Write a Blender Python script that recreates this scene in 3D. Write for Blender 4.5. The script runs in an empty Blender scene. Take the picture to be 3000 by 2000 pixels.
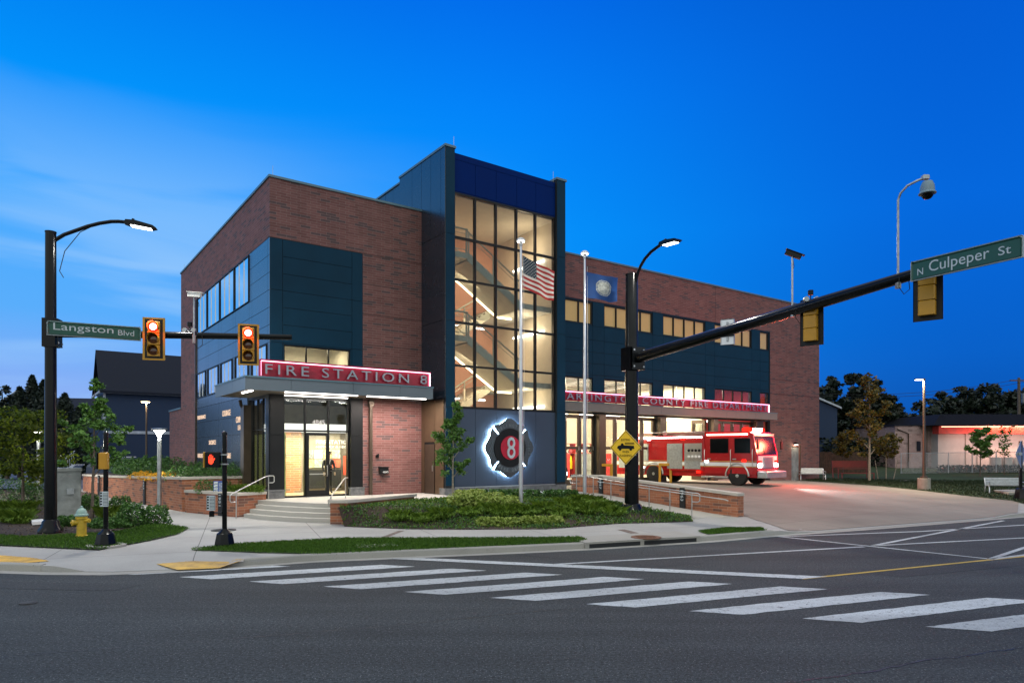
import bpy, math, random
import numpy as np
from mathutils import Matrix, Vector
random.seed(8); rng = np.random.default_rng(8)
sc = bpy.context.scene
COL = sc.collection
R = math.radians
EYE = 2.55; F = 2000.0; HY = 1322.0
TH = R(35.8); CT, ST = math.cos(TH), math.sin(TH)
C0 = (-9.4075, 26.5)
def W(u, v, z=0.0):            # building frame -> world
    return Vector((C0[0]+u*CT-v*ST, C0[1]+u*ST+v*CT, z))
def AB(x, y):
    dx, dy = x-C0[0], y-C0[1]
    return dx*CT+dy*ST, -dx*ST+dy*CT
def G(px, py, z=0.0):          # photograph point on a level of height z -> world x, y
    Y = (EYE-z)*F/(py-HY); return ((px-1500)/F*Y, Y)
def P(px, py, Y):              # photograph point at depth Y -> world
    return Vector(((px-1500)/F*Y, Y, EYE-(py-HY)/F*Y))
def X(px, Y): return (px-1500)/F*Y
def Z(py, Y): return EYE-(py-HY)/F*Y
def sstep(a, b, t):
    t = min(max((t-a)/(b-a), 0), 1); return t*t*(3-2*t)

# ------------------------------------------------------------------ mesh builder
class MB:
    def __init__(s): s.v = []; s.f = []; s.M = None; s.mi = []; s.cur = 0; s.smooth = []; s.sm = False
    def add(s, vs, fs):
        b = len(s.v)
        if s.M is not None: vs = [tuple(s.M @ Vector(p)) for p in vs]
        s.v += [tuple(p) for p in vs]; s.f += [tuple(i+b for i in f) for f in fs]
        s.mi += [s.cur]*len(fs); s.smooth += [s.sm]*len(fs); return s
    def box(s, x0, x1, y0, y1, z0, z1):
        vs = [(x0,y0,z0),(x1,y0,z0),(x1,y1,z0),(x0,y1,z0),(x0,y0,z1),(x1,y0,z1),(x1,y1,z1),(x0,y1,z1)]
        return s.add(vs, [(0,3,2,1),(4,5,6,7),(0,1,5,4),(1,2,6,5),(2,3,7,6),(3,0,4,7)])
    def bev(s, x0, x1, y0, y1, z0, z1, b=.02):
        # box with chamfered vertical and top edges
        def ring(z, i): return [(x0+i+b,y0+i,z),(x1-i-b,y0+i,z),(x1-i,y0+i+b,z),(x1-i,y1-i-b,z),(x1-i-b,y1-i,z),(x0+i+b,y1-i,z),(x0+i,y1-i-b,z),(x0+i,y0+i+b,z)]
        rs = [ring(z0,0), ring(z1-b,0), ring(z1,b)]
        vs = sum(rs, []); fs = []
        for k in range(2):
            for i in range(8): j=(i+1)%8; fs.append((k*8+i,k*8+j,k*8+8+j,k*8+8+i))
        fs.append(tuple(range(16,24))); fs.append(tuple(range(7,-1,-1)))
        return s.add(vs, fs)
    def tube(s, pts, r, n=10, caps=True):
        pts = [Vector(p) for p in pts]
        if not hasattr(r, '__len__'): r = [r]*len(pts)
        vs = []; fs = []; up0 = None
        for i, p in enumerate(pts):
            d = (pts[min(i+1,len(pts)-1)]-pts[max(i-1,0)]).normalized()
            if up0 is None:
                up0 = Vector((0,0,1)) if abs(d.z) < .9 else Vector((0,1,0))
            a = up0 - d*up0.dot(d)
            if a.length < 1e-4: a = Vector((1,0,0)) - d*d.x
            a.normalize(); up0 = a; b = d.cross(a)
            for k in range(n):
                t = 2*math.pi*k/n; vs.append(p + (a*math.cos(t)+b*math.sin(t))*r[i])
        for i in range(len(pts)-1):
            for k in range(n):
                j=(k+1)%n; fs.append((i*n+k,i*n+j,(i+1)*n+j,(i+1)*n+k))
        if caps: fs.append(tuple(range(n-1,-1,-1))); fs.append(tuple(range((len(pts)-1)*n,len(pts)*n)))
        o = s.sm; s.sm = True; s.add(vs, fs); s.sm = o; return s
    def cyl(s, x, y, z0, z1, r0, r1=None, n=20): return s.tube([(x,y,z0),(x,y,z1)], [r0, r0 if r1 is None else r1], n)
    def lathe(s, prof, x=0, y=0, n=20, sx=1, sy=1):
        vs = []; fs = []
        for (r, z) in prof:
            for k in range(n):
                t = 2*math.pi*k/n; vs.append((x+r*sx*math.cos(t), y+r*sy*math.sin(t), z))
        for i in range(len(prof)-1):
            for k in range(n):
                j=(k+1)%n; fs.append((i*n+k,i*n+j,(i+1)*n+j,(i+1)*n+k))
        fs.append(tuple(range(n-1,-1,-1))); fs.append(tuple(range((len(prof)-1)*n,len(prof)*n)))
        o = s.sm; s.sm = True; s.add(vs, fs); s.sm = o; return s
    def prism(s, poly, z0, z1):   # z0/z1 may be lists
        n = len(poly); a = z0 if hasattr(z0,'__len__') else [z0]*n; b = z1 if hasattr(z1,'__len__') else [z1]*n
        vs = [(p[0],p[1],a[i]) for i,p in enumerate(poly)]+[(p[0],p[1],b[i]) for i,p in enumerate(poly)]
        fs = [tuple(range(n-1,-1,-1)), tuple(range(n,2*n))]+[(i,(i+1)%n,n+(i+1)%n,n+i) for i in range(n)]
        return s.add(vs, fs)
    def quad(s, a, b, c, d): return s.add([a,b,c,d], [(0,1,2,3)])
    def poly(s, pts): return s.add(pts, [tuple(range(len(pts)))])
    def xz(s, poly, y0, y1):      # outline in x,z extruded along y (front face at y0)
        n = len(poly)
        vs = [(p[0],y0,p[1]) for p in poly]+[(p[0],y1,p[1]) for p in poly]
        fs = [tuple(range(n)), tuple(range(2*n-1,n-1,-1))]+[(i,n+i,n+(i+1)%n,(i+1)%n) for i in range(n)]
        return s.add(vs, fs)
    def build(s, name, mats, parent=None, **kw):
        me = bpy.data.meshes.new(name); me.from_pydata(s.v, [], s.f)
        if not isinstance(mats, (list, tuple)): mats = [mats]
        for m in mats: me.materials.append(m)
        if len(mats) > 1: me.polygons.foreach_set('material_index', s.mi)
        if any(s.smooth): me.polygons.foreach_set('use_smooth', s.smooth)
        uvs(me)
        if any(s.smooth):
            try: me.set_sharp_from_angle(angle=R(40))
            except Exception: pass
        me.update()
        return link(name, me, parent, **kw)
def uvs(me):
    nl = len(me.loops)
    if nl == 0: return
    uv = me.uv_layers.new(name='UV')
    co = np.empty(len(me.vertices)*3); me.vertices.foreach_get('co', co); co = co.reshape(-1,3)
    li = np.empty(nl, int); me.loops.foreach_get('vertex_index', li)
    npy = len(me.polygons); nr = np.empty(npy*3); me.polygons.foreach_get('normal', nr); nr = nr.reshape(-1,3)
    tot = np.empty(npy, int); me.polygons.foreach_get('loop_total', tot)
    n = np.repeat(nr, tot, axis=0); p = co[li]
    flat = np.abs(n[:,2]) > .7
    h = np.maximum(np.hypot(n[:,0], n[:,1]), 1e-6)
    tx, ty = -n[:,1]/h, n[:,0]/h
    u = np.where(flat, p[:,0], p[:,0]*tx+p[:,1]*ty); v = np.where(flat, p[:,1], p[:,2])
    uv.data.foreach_set('uv', np.stack([u,v],1).ravel())
def link(name, data, parent=None, label=None, cat=None, group=None, kind=None):
    o = bpy.data.objects.new(name, data); COL.objects.link(o)
    if parent is not None: o.parent = parent
    if label: o['label'] = label
    if cat: o['category'] = cat
    if group: o['group'] = group
    if kind: o['kind'] = kind
    return o
def thing(name, label, cat, loc=(0,0,0), rz=0, group=None):
    o = link(name, None, None, label, cat, group); o.location = loc; o.rotation_euler = (0,0,rz); o.empty_display_size = .2
    return o
def kids(o): return [c for c in bpy.data.objects if c.parent == o]
def dup(root, loc, rz, label, scale=None):
    def cp(o, par):
        c = o.copy(); COL.objects.link(c); c.parent = par
        for ch in kids(o): cp(ch, c)
        return c
    r = cp(root, None); r.location = loc; r.rotation_euler = (0,0,rz); r['label'] = label
    if scale: r.scale = (scale,)*3 if not hasattr(scale,'__len__') else scale
    return r

def text(s, w, h, ext=.02, bevel=0.0, spacing=1.0, keep=False):
    """lettering as a mesh: x to the right, facing -y, standing up z; fitted to w x h, origin lower left"""
    cu = bpy.data.curves.new('lettering', 'FONT'); cu.body = s; cu.size = 1; cu.extrude = ext; cu.bevel_depth = bevel
    cu.space_character = spacing; cu.resolution_u = 3
    o = bpy.data.objects.new('lettering', cu); COL.objects.link(o)
    dg = bpy.context.evaluated_depsgraph_get(); dg.update()
    me = bpy.data.meshes.new_from_object(o.evaluated_get(dg))
    bpy.data.objects.remove(o); bpy.data.curves.remove(cu)
    xs = [v.co.x for v in me.vertices]; ys = [v.co.y for v in me.vertices]
    x0, x1, y0, y1 = min(xs), max(xs), min(ys), max(ys)
    sx = w/(x1-x0); sy = sx if keep else h/(y1-y0)
    for v in me.vertices:
        x, y, z = v.co; v.co = ((x-x0)*sx, -z, (y-y0)*sy)
    return me
def put(me, mat, name, parent, loc, rz=0, **kw):
    me.materials.clear(); me.materials.append(mat)
    o = link(name, me, parent, **kw); o.location = loc; o.rotation_euler = (0,0,rz); return o
def join_text(items, mat, name, parent, **kw):
    """several text meshes, each with (mesh, loc, rz), in one lettering part"""
    m = MB()
    for me, loc, rz in items:
        M = Matrix.Translation(Vector(loc)) @ Matrix.Rotation(rz, 4, 'Z')
        b = len(m.v); m.v += [tuple(M @ v.co) for v in me.vertices]
        for p in me.polygons: m.f.append(tuple(i+b for i in p.vertices)); m.mi.append(0); m.smooth.append(False)
        bpy.data.meshes.remove(me)
    return m.build(name, mat, parent, **kw)

# ------------------------------------------------------------------ materials
MATS = {}
def nt(name):
    m = bpy.data.materials.new(name); m.use_nodes = True; t = m.node_tree; t.nodes.clear()
    out = t.nodes.new('ShaderNodeOutputMaterial'); return m, t, out
def N(t, typ, **kw):
    n = t.nodes.new(typ)
    for k, v in kw.items():
        if k in ('i',):
            for kk, vv in v.items(): n.inputs[kk].default_value = vv
        else: setattr(n, k, v)
    return n
def c4(c): return (c[0], c[1], c[2], 1)
def pmat(name, col, rough=.5, metal=0, var=.12, scale=3.0, bump=0.0, bscale=60, col2=None, coat=0, ior=1.5, spec=.5, stretch=None, emit=None, es=0):
    m, t, out = nt(name)
    b = N(t, 'ShaderNodeBsdfPrincipled'); b.inputs['Roughness'].default_value = rough; b.inputs['Metallic'].default_value = metal
    b.inputs['IOR'].default_value = ior; b.inputs['Coat Weight'].default_value = coat; b.inputs['Coat Roughness'].default_value = .08
    tc = N(t, 'ShaderNodeTexCoord'); mp = N(t, 'ShaderNodeMapping')
    if stretch: mp.inputs['Scale'].default_value = stretch
    t.links.new(tc.outputs['Object'], mp.inputs[0])
    n = N(t, 'ShaderNodeTexNoise', i={'Scale': scale, 'Detail': 6, 'Roughness': .6}); t.links.new(mp.outputs[0], n.inputs[0])
    r = N(t, 'ShaderNodeValToRGB'); r.color_ramp.elements[0].position = .3; r.color_ramp.elements[1].position = .7
    a = col2 if col2 else tuple(x*(1-var*2) for x in col); bb = tuple(min(1,x*(1+var)) for x in col)
    r.color_ramp.elements[0].color = c4(a); r.color_ramp.elements[1].color = c4(bb)
    t.links.new(n.outputs[0], r.inputs[0]); t.links.new(r.outputs[0], b.inputs['Base Color'])
    if rough > .15:
        mr = N(t, 'ShaderNodeMapRange', i={'To Min': rough*.8, 'To Max': min(1, rough*1.25)}); t.links.new(n.outputs[0], mr.inputs[0]); t.links.new(mr.outputs[0], b.inputs['Roughness'])
    if bump:
        n2 = N(t, 'ShaderNodeTexNoise', i={'Scale': bscale, 'Detail': 3}); t.links.new(tc.outputs['Object'], n2.inputs[0])
        bp = N(t, 'ShaderNodeBump', i={'Strength': bump, 'Distance': .01}); t.links.new(n2.outputs[0], bp.inputs['Height']); t.links.new(bp.outputs[0], b.inputs['Normal'])
    if emit: b.inputs['Emission Color'].default_value = c4(emit); b.inputs['Emission Strength'].default_value = es
    t.links.new(b.outputs[0], out.inputs[0]); return m
def emat(name, col, s):
    m, t, out = nt(name); e = N(t, 'ShaderNodeEmission'); e.inputs[0].default_value = c4(col); e.inputs[1].default_value = s
    t.links.new(e.outputs[0], out.inputs[0]); return m
def brick(name, c1, c2, dark, mortar, w=.405, h=.1016, darkf=.16, mort=.012):
    m, t, out = nt(name); b = N(t, 'ShaderNodeBsdfPrincipled'); b.inputs['Roughness'].default_value = .8
    uv = N(t, 'ShaderNodeUVMap'); uv.uv_map = 'UV'
    br = N(t, 'ShaderNodeTexBrick', offset=.37, offset_frequency=2, squash=1)
    br.inputs['Color1'].default_value = (0,0,0,1); br.inputs['Color2'].default_value = (1,1,1,1)
    for k, v in (('Scale',1),('Mortar Size',mort/2),('Mortar Smooth',.1),('Bias',0),('Brick Width',w),('Row Height',h)): br.inputs[k].default_value = v
    t.links.new(uv.outputs[0], br.inputs[0])
    rp = N(t, 'ShaderNodeValToRGB'); rp.color_ramp.interpolation = 'CONSTANT'
    e = rp.color_ramp.elements; e[0].position = 0; e[0].color = c4(dark)
    e[1].position = darkf; e[1].color = c4(c1)
    for p, c in ((.4, tuple((a+b_)/2 for a, b_ in zip(c1, c2))), (.62, c2), (.82, tuple(a*.85 for a in c1))):
        x = e.new(p); x.color = c4(c)
    t.links.new(br.outputs['Color'], rp.inputs[0])
    n = N(t, 'ShaderNodeTexNoise', i={'Scale': 1.3, 'Detail': 8, 'Roughness': .7}); t.links.new(uv.outputs[0], n.inputs[0])
    mr = N(t, 'ShaderNodeMapRange', i={'From Min': .3, 'From Max': .7, 'To Min': .82, 'To Max': 1.14}); t.links.new(n.outputs[0], mr.inputs[0])
    mx = N(t, 'ShaderNodeMix', data_type='RGBA'); t.links.new(br.outputs['Fac'], mx.inputs[0]); t.links.new(rp.outputs[0], mx.inputs[6]); mx.inputs[7].default_value = c4(mortar)
    vm = N(t, 'ShaderNodeVectorMath', operation='SCALE'); t.links.new(mx.outputs[2], vm.inputs[0]); t.links.new(mr.outputs[0], vm.inputs['Scale'])
    t.links.new(vm.outputs[0], b.inputs['Base Color'])
    inv = N(t, 'ShaderNodeMath', operation='SUBTRACT'); inv.inputs[0].default_value = 1; t.links.new(br.outputs['Fac'], inv.inputs[1])
    n2 = N(t, 'ShaderNodeTexNoise', i={'Scale': 60, 'Detail': 3}); t.links.new(uv.outputs[0], n2.inputs[0])
    ad = N(t, 'ShaderNodeMath', operation='MULTIPLY_ADD'); t.links.new(n2.outputs[0], ad.inputs[0]); ad.inputs[1].default_value = .25; t.links.new(inv.outputs[0], ad.inputs[2])
    bp = N(t, 'ShaderNodeBump', i={'Strength': .6, 'Distance': .012}); t.links.new(ad.outputs[0], bp.inputs['Height']); t.links.new(bp.outputs[0], b.inputs['Normal'])
    t.links.new(b.outputs[0], out.inputs[0]); return m
def glass(name, tint=(.9,.93,.92), refl=.12, rough=.0):
    m, t, out = nt(name)
    tr = N(t, 'ShaderNodeBsdfTransparent'); tr.inputs[0].default_value = c4(tint)
    gl = N(t, 'ShaderNodeBsdfGlossy'); gl.inputs['Roughness'].default_value = rough; gl.inputs[0].default_value = (.95,.97,1,1)
    lw = N(t, 'ShaderNodeLayerWeight'); lw.inputs[0].default_value = .12
    mr = N(t, 'ShaderNodeMapRange', i={'To Min': refl, 'To Max': .8}); t.links.new(lw.outputs['Fresnel'], mr.inputs[0])
    mx = N(t, 'ShaderNodeMixShader'); t.links.new(mr.outputs[0], mx.inputs[0]); t.links.new(tr.outputs[0], mx.inputs[1]); t.links.new(gl.outputs[0], mx.inputs[2])
    t.links.new(mx.outputs[0], out.inputs[0]); return m
def ground_mat(name, base, vary, speck, specks, crack=0, rough=.85, bump=.4, bs=180, joints=None, stain=None, dark=.6, chips=None, lanes=None):
    """mineral surface: broad stains, fine aggregate, crack lines, optional sawn joints (spacing, angle)"""
    m, t, out = nt(name); b = N(t, 'ShaderNodeBsdfPrincipled')
    tc = N(t, 'ShaderNodeTexCoord')
    n1 = N(t, 'ShaderNodeTexNoise', i={'Scale': .35, 'Detail': 7, 'Roughness': .62}); t.links.new(tc.outputs['Object'], n1.inputs[0])
    r = N(t, 'ShaderNodeValToRGB'); r.color_ramp.elements[0].position = .3; r.color_ramp.elements[1].position = .72
    r.color_ramp.elements[0].color = c4(tuple(x*(1-vary) for x in base)); r.color_ramp.elements[1].color = c4(tuple(x*(1+vary*.6) for x in base))
    t.links.new(n1.outputs[0], r.inputs[0]); cur = r.outputs[0]
    n2 = N(t, 'ShaderNodeTexNoise', i={'Scale': bs*.35, 'Detail': 2, 'Roughness': .9}); t.links.new(tc.outputs['Object'], n2.inputs[0])
    r2 = N(t, 'ShaderNodeMapRange', i={'From Min': .35, 'From Max': .75, 'To Min': 1-speck, 'To Max': 1+speck}); t.links.new(n2.outputs[0], r2.inputs[0])
    vm = N(t, 'ShaderNodeVectorMath', operation='SCALE'); t.links.new(cur, vm.inputs[0]); t.links.new(r2.outputs[0], vm.inputs['Scale']); cur = vm.outputs[0]
    if specks:
        vo = N(t, 'ShaderNodeTexNoise', i={'Scale': 45, 'Detail': 0}); t.links.new(tc.outputs['Object'], vo.inputs[0])
        rr = N(t, 'ShaderNodeMapRange', i={'From Min': .71, 'From Max': .77}); t.links.new(vo.outputs[0], rr.inputs[0])
        mx = N(t, 'ShaderNodeMix', data_type='RGBA'); t.links.new(rr.outputs[0], mx.inputs[0]); t.links.new(cur, mx.inputs[6]); mx.inputs[7].default_value = c4(specks); cur = mx.outputs[2]
    def darken(fac, col):
        nonlocal cur
        mx = N(t, 'ShaderNodeMix', data_type='RGBA'); t.links.new(fac, mx.inputs[0]); t.links.new(cur, mx.inputs[6]); mx.inputs[7].default_value = c4(col); cur = mx.outputs[2]
    if crack:
        nw = N(t, 'ShaderNodeTexNoise', i={'Scale': 1.7, 'Detail': 5}); t.links.new(tc.outputs['Object'], nw.inputs[0])
        va = N(t, 'ShaderNodeVectorMath', operation='MULTIPLY_ADD'); t.links.new(nw.outputs['Color'], va.inputs[0]); va.inputs[1].default_value = (.9,.9,.9); t.links.new(tc.outputs['Object'], va.inputs[2])
        vr = N(t, 'ShaderNodeTexVoronoi', feature='DISTANCE_TO_EDGE', i={'Scale': .22}); t.links.new(va.outputs[0], vr.inputs[0])
        a = N(t, 'ShaderNodeMapRange', i={'From Min': 0, 'From Max': .0035, 'To Min': 1, 'To Max': 0}); t.links.new(vr.outputs[0], a.inputs[0])
        nm = N(t, 'ShaderNodeTexNoise', i={'Scale': .5, 'Detail': 3}); t.links.new(tc.outputs['Object'], nm.inputs[0])
        a2 = N(t, 'ShaderNodeMapRange', i={'From Min': .5, 'From Max': .6, 'To Min': 0, 'To Max': crack}); t.links.new(nm.outputs[0], a2.inputs[0])
        mu = N(t, 'ShaderNodeMath', operation='MULTIPLY'); t.links.new(a.outputs[0], mu.inputs[0]); t.links.new(a2.outputs[0], mu.inputs[1])
        darken(mu.outputs[0], tuple(x*.3 for x in base))
    if joints:
        sp, ang = joints; mp = N(t, 'ShaderNodeMapping'); mp.inputs['Rotation'].default_value = (0,0,-ang); mp.inputs['Location'].default_value = (.9,.4,0); t.links.new(tc.outputs['Object'], mp.inputs[0])
        sx = N(t, 'ShaderNodeSeparateXYZ'); t.links.new(mp.outputs[0], sx.inputs[0])
        for k in (0, 1):
            d = N(t, 'ShaderNodeMath', operation='PINGPONG'); d.inputs[1].default_value = sp/2; t.links.new(sx.outputs[k], d.inputs[0])
            l = N(t, 'ShaderNodeMath', operation='LESS_THAN'); l.inputs[1].default_value = .011; t.links.new(d.outputs[0], l.inputs[0]); darken(l.outputs[0], tuple(x*.35 for x in base))
    if stain:
        ns = N(t, 'ShaderNodeTexNoise', i={'Scale': 2.2, 'Detail': 8, 'Roughness': .75}); t.links.new(tc.outputs['Object'], ns.inputs[0])
        rs = N(t, 'ShaderNodeMapRange', i={'From Min': .58, 'From Max': .72, 'To Max': .6}); t.links.new(ns.outputs[0], rs.inputs[0]); darken(rs.outputs[0], stain)
    if lanes:      # tyre-polished wheel tracks and patches drawn out along the road
        mp = N(t, 'ShaderNodeMapping'); mp.inputs['Rotation'].default_value = (0,0,-lanes); mp.inputs['Scale'].default_value = (.05,.75,1); t.links.new(tc.outputs['Object'], mp.inputs[0])
        nl = N(t, 'ShaderNodeTexNoise', i={'Scale': 1.0, 'Detail': 5, 'Roughness': .6}); t.links.new(mp.outputs[0], nl.inputs[0])
        rl = N(t, 'ShaderNodeMapRange', i={'From Min': .35, 'From Max': .65, 'To Min': .7, 'To Max': 1.3}); t.links.new(nl.outputs[0], rl.inputs[0])
        vl = N(t, 'ShaderNodeVectorMath', operation='SCALE'); t.links.new(cur, vl.inputs[0]); t.links.new(rl.outputs[0], vl.inputs['Scale']); cur = vl.outputs[0]
    if chips:
        nc = N(t, 'ShaderNodeTexNoise', i={'Scale': 9, 'Detail': 9, 'Roughness': .8}); t.links.new(tc.outputs['Object'], nc.inputs[0])
        rc = N(t, 'ShaderNodeMapRange', i={'From Min': .56, 'From Max': .6}); t.links.new(nc.outputs[0], rc.inputs[0]); darken(rc.outputs[0], chips)
    t.links.new(cur, b.inputs['Base Color']); b.inputs['Roughness'].default_value = rough
    nb = N(t, 'ShaderNodeTexNoise', i={'Scale': bs, 'Detail': 2}); t.links.new(tc.outputs['Object'], nb.inputs[0])
    bp = N(t, 'ShaderNodeBump', i={'Strength': bump, 'Distance': .01}); t.links.new(nb.outputs[0], bp.inputs['Height']); t.links.new(bp.outputs[0], b.inputs['Normal'])
    t.links.new(b.outputs[0], out.inputs[0]); return m
def leafmat(name, c1, c2, trans=.25):
    m, t, out = nt(name); b = N(t, 'ShaderNodeBsdfPrincipled'); b.inputs['Roughness'].default_value = .55
    g = N(t, 'ShaderNodeNewGeometry'); r = N(t, 'ShaderNodeValToRGB'); r.color_ramp.elements[0].color = c4(c1); r.color_ramp.elements[1].color = c4(c2)
    t.links.new(g.outputs['Random Per Island'], r.inputs[0]); t.links.new(r.outputs[0], b.inputs['Base Color'])
    tl = N(t, 'ShaderNodeBsdfTranslucent'); t.links.new(r.outputs[0], tl.inputs[0])
    mx = N(t, 'ShaderNodeMixShader'); mx.inputs[0].default_value = trans; t.links.new(b.outputs[0], mx.inputs[1]); t.links.new(tl.outputs[0], mx.inputs[2])
    t.links.new(mx.outputs[0], out.inputs[0]); return m

M = {}
M['brick'] = brick('red_brick', (.205,.087,.077), (.165,.066,.058), (.1,.06,.06), (.27,.18,.17))
M['brick_low'] = brick('orange_brick', (.4,.15,.075), (.31,.108,.054), (.17,.08,.055), (.42,.28,.2), w=.405, darkf=.17)
M['brick_room'] = brick('lobby_brick', (.5,.22,.11), (.42,.17,.09), (.25,.17,.12), (.6,.45,.33), darkf=.2)
M['teal'] = pmat('teal_metal_panel', (.006,.039,.073), .45, var=.08, scale=.8, ior=1.2)
M['panel_dark'] = pmat('darkened_metal_panel', (.01,.02,.034), .26, var=.03, scale=.8, ior=1.9)  # same wall panel paint, darkened in place of dark reflections
M['facet'] = pmat('grey_metal_facet', (.035,.055,.085), .22, var=.03, scale=.8, ior=2.3, bump=.08, bscale=.9)
M['navy'] = pmat('navy_spandrel_panel', (.0,.018,.13), .5, var=.05, scale=.5, ior=1.15)
M['tower_low'] = pmat('blue_grey_metal_panel', (.045,.065,.105), .4, var=.05, scale=.5, ior=1.4)
M['joint'] = pmat('panel_joint_black', (.008,.01,.012), .6)
M['black'] = pmat('black_anodised_metal', (.007,.008,.009), .4, var=.1, ior=1.35)
M['gloss_black'] = pmat('gloss_black_paint', (.004,.005,.006), .2, var=.2, scale=2, ior=1.3)
M['bronze'] = pmat('bronze_metal', (.1,.075,.055), .35, metal=.6, var=.08)
M['bronze_panel'] = pmat('bronze_metal_panel', (.17,.12,.075), .35, metal=.7, var=.08)
M['coping'] = pmat('grey_blue_coping', (.11,.2,.25), .4, metal=.2, var=.05)
M['canopy'] = pmat('canopy_grey_metal', (.12,.155,.185), .4, var=.04, scale=.7)
M['soffit'] = pmat('soffit_taupe', (.16,.14,.12), .6)
M['steel'] = pmat('brushed_steel', (.5,.5,.48), .35, metal=.8, var=.08)
M['galv'] = pmat('galvanised_metal', (.42,.45,.47), .45, metal=.7, var=.15, scale=8)
M['alu'] = pmat('silver_aluminium', (.6,.62,.65), .3, metal=.85, var=.06)
M['cabinet'] = pmat('cabinet_grey_metal', (.3,.32,.31), .45, metal=.4, var=.22, scale=2.2)
M['stone'] = pmat('grey_stone_base', (.16,.165,.17), .8, var=.25, scale=5, bump=.3)
M['metal_letter'] = pmat('metal_lettering', (.3,.33,.38), .28, metal=.85, var=.1)
M['cap'] = pmat('cast_stone_cap', (.5,.46,.4), .8, var=.08, scale=3, bump=.15)
M['red_sign'] = pmat('red_sign_face', (.32,.006,.03), .45, var=.05)
M['white'] = pmat('white_paint', (.75,.76,.76), .5, var=.05)
M['cream'] = pmat('cream_plaster', (.6,.56,.46), .7, var=.04)
M['coral'] = pmat('coral_wall_paint', (.62,.33,.23), .7, var=.04)
M['redwall'] = pmat('red_wall_paint', (.4,.03,.03), .6, var=.05)
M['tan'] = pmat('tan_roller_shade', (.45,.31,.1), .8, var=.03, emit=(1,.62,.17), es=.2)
M['grey_room'] = pmat('lobby_grey_wall', (.24,.215,.17), .7)
M['floor_in'] = pmat('polished_floor', (.42,.37,.27), .3)
M['glass'] = glass('clear_glass', refl=.02)
M['glass_dark'] = glass('tinted_glass', (.45,.5,.52), .12)
M['glass_tower'] = glass('stair_glass', (.88,.9,.88), .015)
M['mirror_glass'] = pmat('coated_window_glass', (.9,.95,1.0), .04, metal=1, var=.06, scale=1.2)
M['concrete'] = ground_mat('sidewalk_concrete', (.36,.355,.34), .2, .09, None, rough=.85, bump=.25, bs=120, joints=(3.1, R(22)), stain=(.27,.265,.25))
M['apron'] = ground_mat('driveway_concrete', (.245,.215,.18), .25, .08, None, rough=.85, bump=.25, bs=120, joints=(4.6, TH), stain=(.16,.14,.118))
M['step'] = ground_mat('step_concrete', (.4,.385,.35), .1, .06, None, rough=.85, bump=.2, bs=120, stain=(.3,.28,.25))
M['kerb'] = ground_mat('kerb_concrete', (.33,.32,.29), .15, .08, None, rough=.85, bump=.25, bs=120, stain=(.2,.19,.17))
M['asphalt'] = ground_mat('asphalt', (.037,.045,.047), .25, .8, (.17,.18,.18), crack=.9, rough=.85, bump=1.0, bs=62, stain=(.026,.032,.034), lanes=R(22))
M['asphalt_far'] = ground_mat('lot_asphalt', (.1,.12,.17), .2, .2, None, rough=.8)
M['soil'] = ground_mat('mulch', (.055,.036,.026), .5, .6, None, rough=1, bump=1, bs=60)
M['earth'] = ground_mat('dark_earth', (.03,.035,.02), .3, .3, None, rough=1)
M['turf'] = ground_mat('turf_base', (.028,.055,.012), .4, .5, None, rough=1, bump=.8, bs=60)
M['yellow'] = pmat('signal_yellow', (.5,.25,.01), .4, var=.06)
M['sign_yellow'] = pmat('sign_yellow', (.8,.5,.01), .45, var=.03)
M['tactile'] = pmat('tactile_yellow', (.62,.38,.07), .7, var=.3, scale=2, col2=(.24,.16,.07))
M['green'] = pmat('street_sign_green', (.004,.075,.052), .4, var=.03)
M['letter'] = pmat('sign_white', (.5,.58,.62), .5, var=.02)
M['bark'] = pmat('bark', (.12,.095,.075), .9, var=.3, scale=14, bump=.5)
M['bark_pale'] = pmat('pale_bark', (.3,.26,.2), .9, var=.3, scale=14, bump=.4)
M['leaf'] = leafmat('maple_leaves', (.03,.09,.014), (.13,.28,.04))
M['leaf_dark'] = leafmat('dimmed_leaves', (.003,.009,.004), (.01,.022,.008), .05)  # leaf colour darkened further in place of dim light behind the lawn
M['lawn_blade'] = leafmat('dimmed_lawn_blades', (.008,.022,.004), (.025,.05,.01), .1)  # grass colour lowered to stand in for the weak light on the right
M['leaf_warm'] = leafmat('lamp_tinted_leaves', (.02,.04,.007), (.24,.16,.02))  # orange tint stands in for warm lamp light on green leaves
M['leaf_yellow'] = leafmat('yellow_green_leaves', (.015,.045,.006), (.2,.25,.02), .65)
M['shrub'] = leafmat('shrub_leaves', (.02,.07,.012), (.09,.21,.035))
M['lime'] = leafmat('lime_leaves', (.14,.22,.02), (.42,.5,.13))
M['grassblade'] = leafmat('grass_blades', (.035,.11,.01), (.15,.31,.035))
M['grassclump'] = leafmat('ornamental_grass', (.05,.13,.008), (.27,.42,.05))
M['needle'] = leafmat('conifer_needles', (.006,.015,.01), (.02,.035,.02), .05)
M['flower'] = leafmat('golden_flowers', (.7,.33,.01), (.85,.5,.03), .2)
M['flower_w'] = leafmat('pale_flowers', (.5,.5,.4), (.7,.7,.6), .2)
M['siding'] = pmat('navy_siding', (.01,.03,.08), .7, var=.06)
M['roof'] = pmat('dark_shingle', (.003,.007,.02), .95, var=.2, scale=6)
M['trim'] = pmat('white_trim', (.45,.5,.58), .6)
M['rubber'] = pmat('rubber', (.012,.012,.012), .8)
M['engine_red'] = pmat('engine_red_paint', (.42,.012,.014), .25, var=.04, coat=.6)
M['led'] = emat('led_strip', (1,.93,.86), 7)
M['led_warm'] = emat('led_warm', (1,.8,.5), 7)
M['led_cool'] = emat('led_cool', (.85,.93,1), 6)
M['led_pink'] = emat('led_pink_white', (1,.42,.66), 5)
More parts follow.
